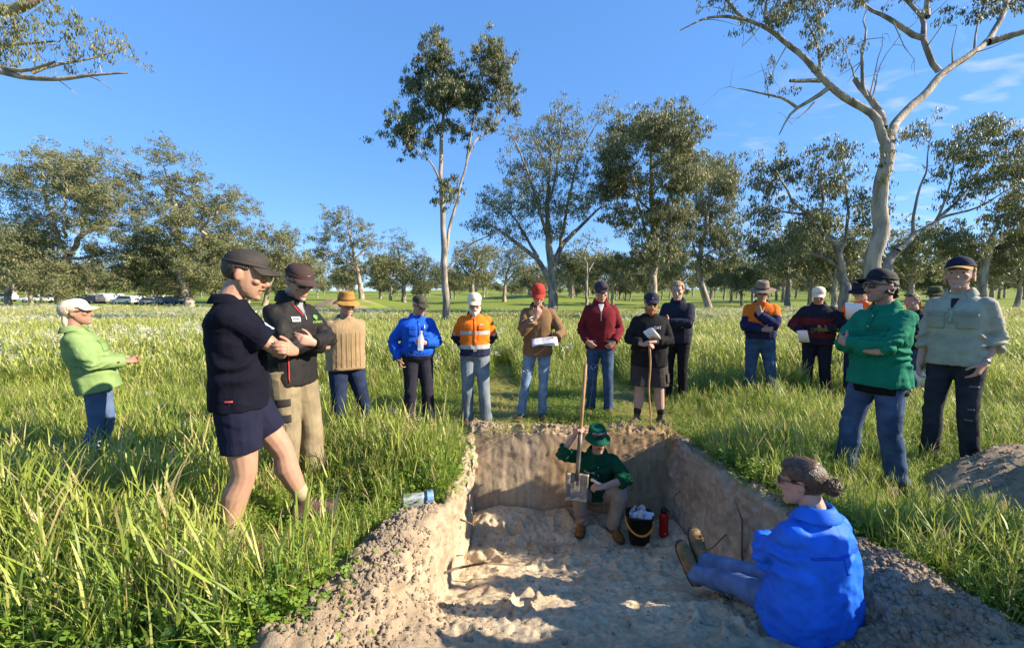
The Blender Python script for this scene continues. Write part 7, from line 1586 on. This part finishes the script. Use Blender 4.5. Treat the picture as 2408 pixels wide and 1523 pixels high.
# clods of soil
GOBJ = bpy.data.objects['ground']; CLM = mat('soil_clod', (.31, .248, .175), .98, var=.22, vscale=14, bump=.6, bscale=60, spec=.08); clods = []
for k in range(8):
    bm = bmesh.new(); bmesh.ops.create_icosphere(bm, subdivisions=2, radius=1); rk = np.random.default_rng(900 + k); st_ = rk.uniform(.6, 1.2, 3) * V(1, 1, .8)
    cs = np.array([v_.co for v_ in bm.verts]); n_ = 1 + .40 * vnoise(cs * 1.5 + k * 9) + .34 * vnoise(cs * 3.1 + k * 5) + .2 * vnoise(cs * 6.3 + k * 3)
    for v_, a in zip(bm.verts, cs * n_[:, None] * st_): v_.co = a
    m_ = bpy.data.meshes.new('soil_clod'); bm.to_mesh(m_); bm.free(); m_.shade_smooth(); m_.materials.append(CLM); clods.append(m_)
def clod_spot(r_):
    t = r_.random()
    if t < .42:
        y = r_.uniform(1.6, 2.95); o_ = r_.normal(-.06, .16); return Lrim(y) + (-abs(o_) * .7 if y > 2.5 else o_), y
    if t < .74: y = r_.uniform(1.6, 2.75); return Rrim(y) + r_.normal(-.1, .2), y
    if t < .84: return r_.uniform(-.5, 1.8), r_.uniform(4.62, 4.85)
    if t < .975: y = r_.uniform(2.8, 4.3); return Rrim(y) + .03 + abs(r_.normal(.0, .06)), y
    return r_.uniform(-.4, 1.6), r_.uniform(1.7, 4.3)
rk = np.random.default_rng(64)
for k in range(300):
    x_, y_ = clod_spot(rk); x_ = float(x_); z_ = drop(x_, y_); r = float(np.clip(rk.lognormal(-4.35, .45), .007, .036)); o = bpy.data.objects.new('soil_clod', clods[k % 8]); COL.objects.link(o); o.parent = GOBJ
    o.location = (x_, y_, z_ + r * .25); o.rotation_euler = tuple(rk.uniform(0, 6.28, 3)); o.scale = (r, r, r)
CL = variant_coll('crumbs', clods); n_ = 14000; pts_ = []
for k in range(n_): x_, y_ = clod_spot(rk); pts_.append((float(x_), y_))
for k in range(2600): q_ = rk.uniform(0, 6.28); rr = math.sqrt(rk.random()); pts_.append((4.75 + 1.6 * rr * math.cos(q_), 3.0 + .62 * rr * math.sin(q_)))
pts_ = [(a, b, drop(a, b)) for a, b in pts_]
o = scatter('soil_crumbs', 'loose crumbs of soil along the pit rims', 'soil', CL, np.array(pts_) + V(0, 0, .002), np.clip(rk.lognormal(-5.3, .6, len(pts_)), .002, .022), rk, 1.5, 8)

# ================================================================ parked cars under the trees
TYRE = plain((.018, .018, .018), .8); RIM = plain((.35, .35, .36), .35, metal=.7); GLASS = plain((.02, .025, .03), .12, var=0, spec=.7)
PROF = {'ute': [(-2.5, .45), (-2.5, 1.0), (-.75, 1.02), (-.45, 1.68), (.75, 1.72), (1.35, 1.12), (2.3, 1.0), (2.55, .75), (2.55, .42)], 'wagon': [(-2.4, .42), (-2.45, 1.05), (-2.15, 1.72), (.6, 1.78), (1.25, 1.15), (2.2, 1.02), (2.42, .75), (2.42, .42)],
        'van': [(-2.5, .42), (-2.55, 1.9), (-2.3, 2.1), (1.1, 2.1), (1.9, 1.25), (2.4, 1.05), (2.5, .7), (2.5, .4)], 'hatch': [(-2.0, .4), (-2.05, .95), (-1.6, 1.45), (.3, 1.5), (1.1, 1.0), (1.95, .85), (2.1, .6), (2.1, .38)]}
WIN = {'ute': [[(-.36, 1.10), (-.22, 1.60), (.18, 1.62), (.18, 1.10)], [(.26, 1.10), (.26, 1.62), (.66, 1.62), (1.12, 1.12)]], 'wagon': [[(-2.2, 1.15), (-1.98, 1.62), (-1.2, 1.64), (-1.2, 1.15)], [(-1.1, 1.15), (-1.1, 1.65), (-.3, 1.67), (-.3, 1.15)], [(-.2, 1.15), (-.2, 1.67), (.52, 1.68), (1.02, 1.17)]], 'van': [[(.2, 1.35), (.2, 1.9), (1.02, 1.9), (1.55, 1.35)]], 'hatch': [[(-1.5, 1.0), (-1.35, 1.35), (-.5, 1.38), (-.5, 1.0)], [(-.4, 1.0), (-.4, 1.38), (.25, 1.4), (.85, 1.0)]]}
def prism(mb_, poly, w0, w1=None):
    w1 = w1 or w0; n = len(poly); zt = max(p_[1] for p_ in poly); k = [w0 if p_[1] < zt * .62 else w1 for p_ in poly]
    vv = [(x, -a, z) for (x, z), a in zip(poly, k)] + [(x, a, z) for (x, z), a in zip(poly, k)]
    mb_.add(np.array(vv), [tuple(range(n)), tuple(range(2 * n - 1, n - 1, -1))] + [(i, i + n, (i + 1) % n + n, (i + 1) % n) for i in range(n)])
def car(kind, col, label, u, Y, yaw):
    Y += 15; x = (u - CXP) / FPX * Y; root = thing('parked_car', label, 'car', (x, Y, gz(x, Y) - .03)); root.rotation_euler = (0, 0, math.radians(yaw)); root['group'] = 'cars parked under the trees'
    pm_ = plain(col, .3, var=.03, spec=.5); mb_ = MB(); prism(mb_, PROF[kind], .92, .74); obj('body', bake(mb_.mesh('body', False), [('BEVEL', dict(width=.06, segments=2))]), pm_, root)
    def slab(name, poly, y0, y1, m):
        mb_ = MB(); n = len(poly); mb_.add(np.array([(a, y0, b) for a, b in poly] + [(a, y1, b) for a, b in poly]), [tuple(range(n)), tuple(range(2 * n - 1, n - 1, -1))] + [(i, i + n, (i + 1) % n + n, (i + 1) % n) for i in range(n)]); obj(name, mb_.mesh(name, False), m, root)
    for wv_ in WIN[kind]:
        for sg in (-1, 1): slab('window', wv_, sg * .72, sg * .86, GLASS)
    zt = max(b for a, b in PROF[kind]); fr = [q_ for q_ in PROF[kind] if q_[1] > zt * .9][-1]; nx = PROF[kind][PROF[kind].index(fr) + 1]
    d = V(nx[0] - fr[0], 0, nx[1] - fr[1]); nn_ = nrm(V(-d[2], 0, d[0])); nn_ = nn_ if nn_[2] > 0 else -nn_; a = V(fr[0], 0, fr[1]) + d * .12; b = V(fr[0], 0, fr[1]) + d * .92
    mb_ = MB(); mb_.add(np.array([p_ + V(0, s_ * (.66 if i == 0 else .76), 0) + nn_ * o_ for o_ in (-.03, .012) for i, p_ in enumerate((a, b)) for s_ in (-1, 1)]), [(0, 1, 3, 2), (4, 6, 7, 5), (0, 4, 5, 1), (2, 3, 7, 6), (0, 2, 6, 4), (1, 5, 7, 3)]); obj('windscreen', mb_.mesh('windscreen', False), GLASS, root)
    L_ = PROF[kind][-1][0]
    for wx in (-1.45, 1.5 if kind != 'hatch' else 1.3):
        for sg in (-1, 1):
            mb_ = MB(); tube(mb_, [V(wx, sg * .72, .36), V(wx, sg * .95, .36)], [.37, .37], 20); w_o = obj('wheel', mb_.mesh('wheel'), TYRE, root); mb_ = MB(); tube(mb_, [V(wx, sg * .90, .36), V(wx, sg * .965, .36)], [.22, .20], 14); obj('rim', mb_.mesh('rim'), RIM, w_o)
    for sg in (-1, 1):
        mb_ = MB(); box(mb_, (L_ - .04, sg * .68, .84), (.14, .34, .16)); obj('headlight', mb_.mesh('headlight', False), plain((.7, .7, .72), .15, var=0), root); mb_ = MB(); box(mb_, (PROF[kind][0][0] + .02, sg * .8, .9), (.08, .16, .24)); obj('tail_light', mb_.mesh('tail_light', False), plain((.4, .02, .02), .3, var=0), root)
    if kind == 'ute': mb_ = MB(); box(mb_, (-1.6, 0, 1.04), (1.6, 1.5, .02)); obj('tray_cover', mb_.mesh('tray_cover', False), plain((.03, .03, .03), .7), root)
CW, CS, CD, CB = (.72, .73, .74), (.42, .43, .45), (.05, .05, .06), (.07, .10, .18)
for a in (('ute', CW, 'white utility parked left of the lime-shirted woman, near the picture edge', 90, 66, 8), ('wagon', CW, 'white four-wheel drive at the far left edge under the trees', 10, 70, 172), ('ute', CS, 'silver utility just behind the cream cap of the far-left woman', 122, 72, 5), ('hatch', CW, 'small white hatchback right of the cream cap, first of the row', 190, 70, 170),
          ('wagon', CD, 'dark wagon in the row between the small white hatchback and the van', 212, 67, 176), ('wagon', CS, 'silver four-wheel drive parked next to the white van', 234, 73, 10), ('van', CW, 'tall white van beside the thick grey tree trunk', 256, 69, 184), ('wagon', CW, 'white four-wheel drive right of the thick grey tree trunk', 296, 66, 172), ('ute', CW, 'white utility with black tray cover in the middle of the right row', 330, 70, 178), ('hatch', CS, 'small silver hatchback in the right row', 362, 66, 8),
          ('wagon', CW, 'white wagon half hidden behind the silver hatchback', 384, 74, 4), ('ute', CB, 'dark blue utility near the pale twisted trunk', 404, 67, 174), ('wagon', CW, 'white wagon at the right end of the row by the twisted trunk', 426, 75, 182)):
    car(*a)
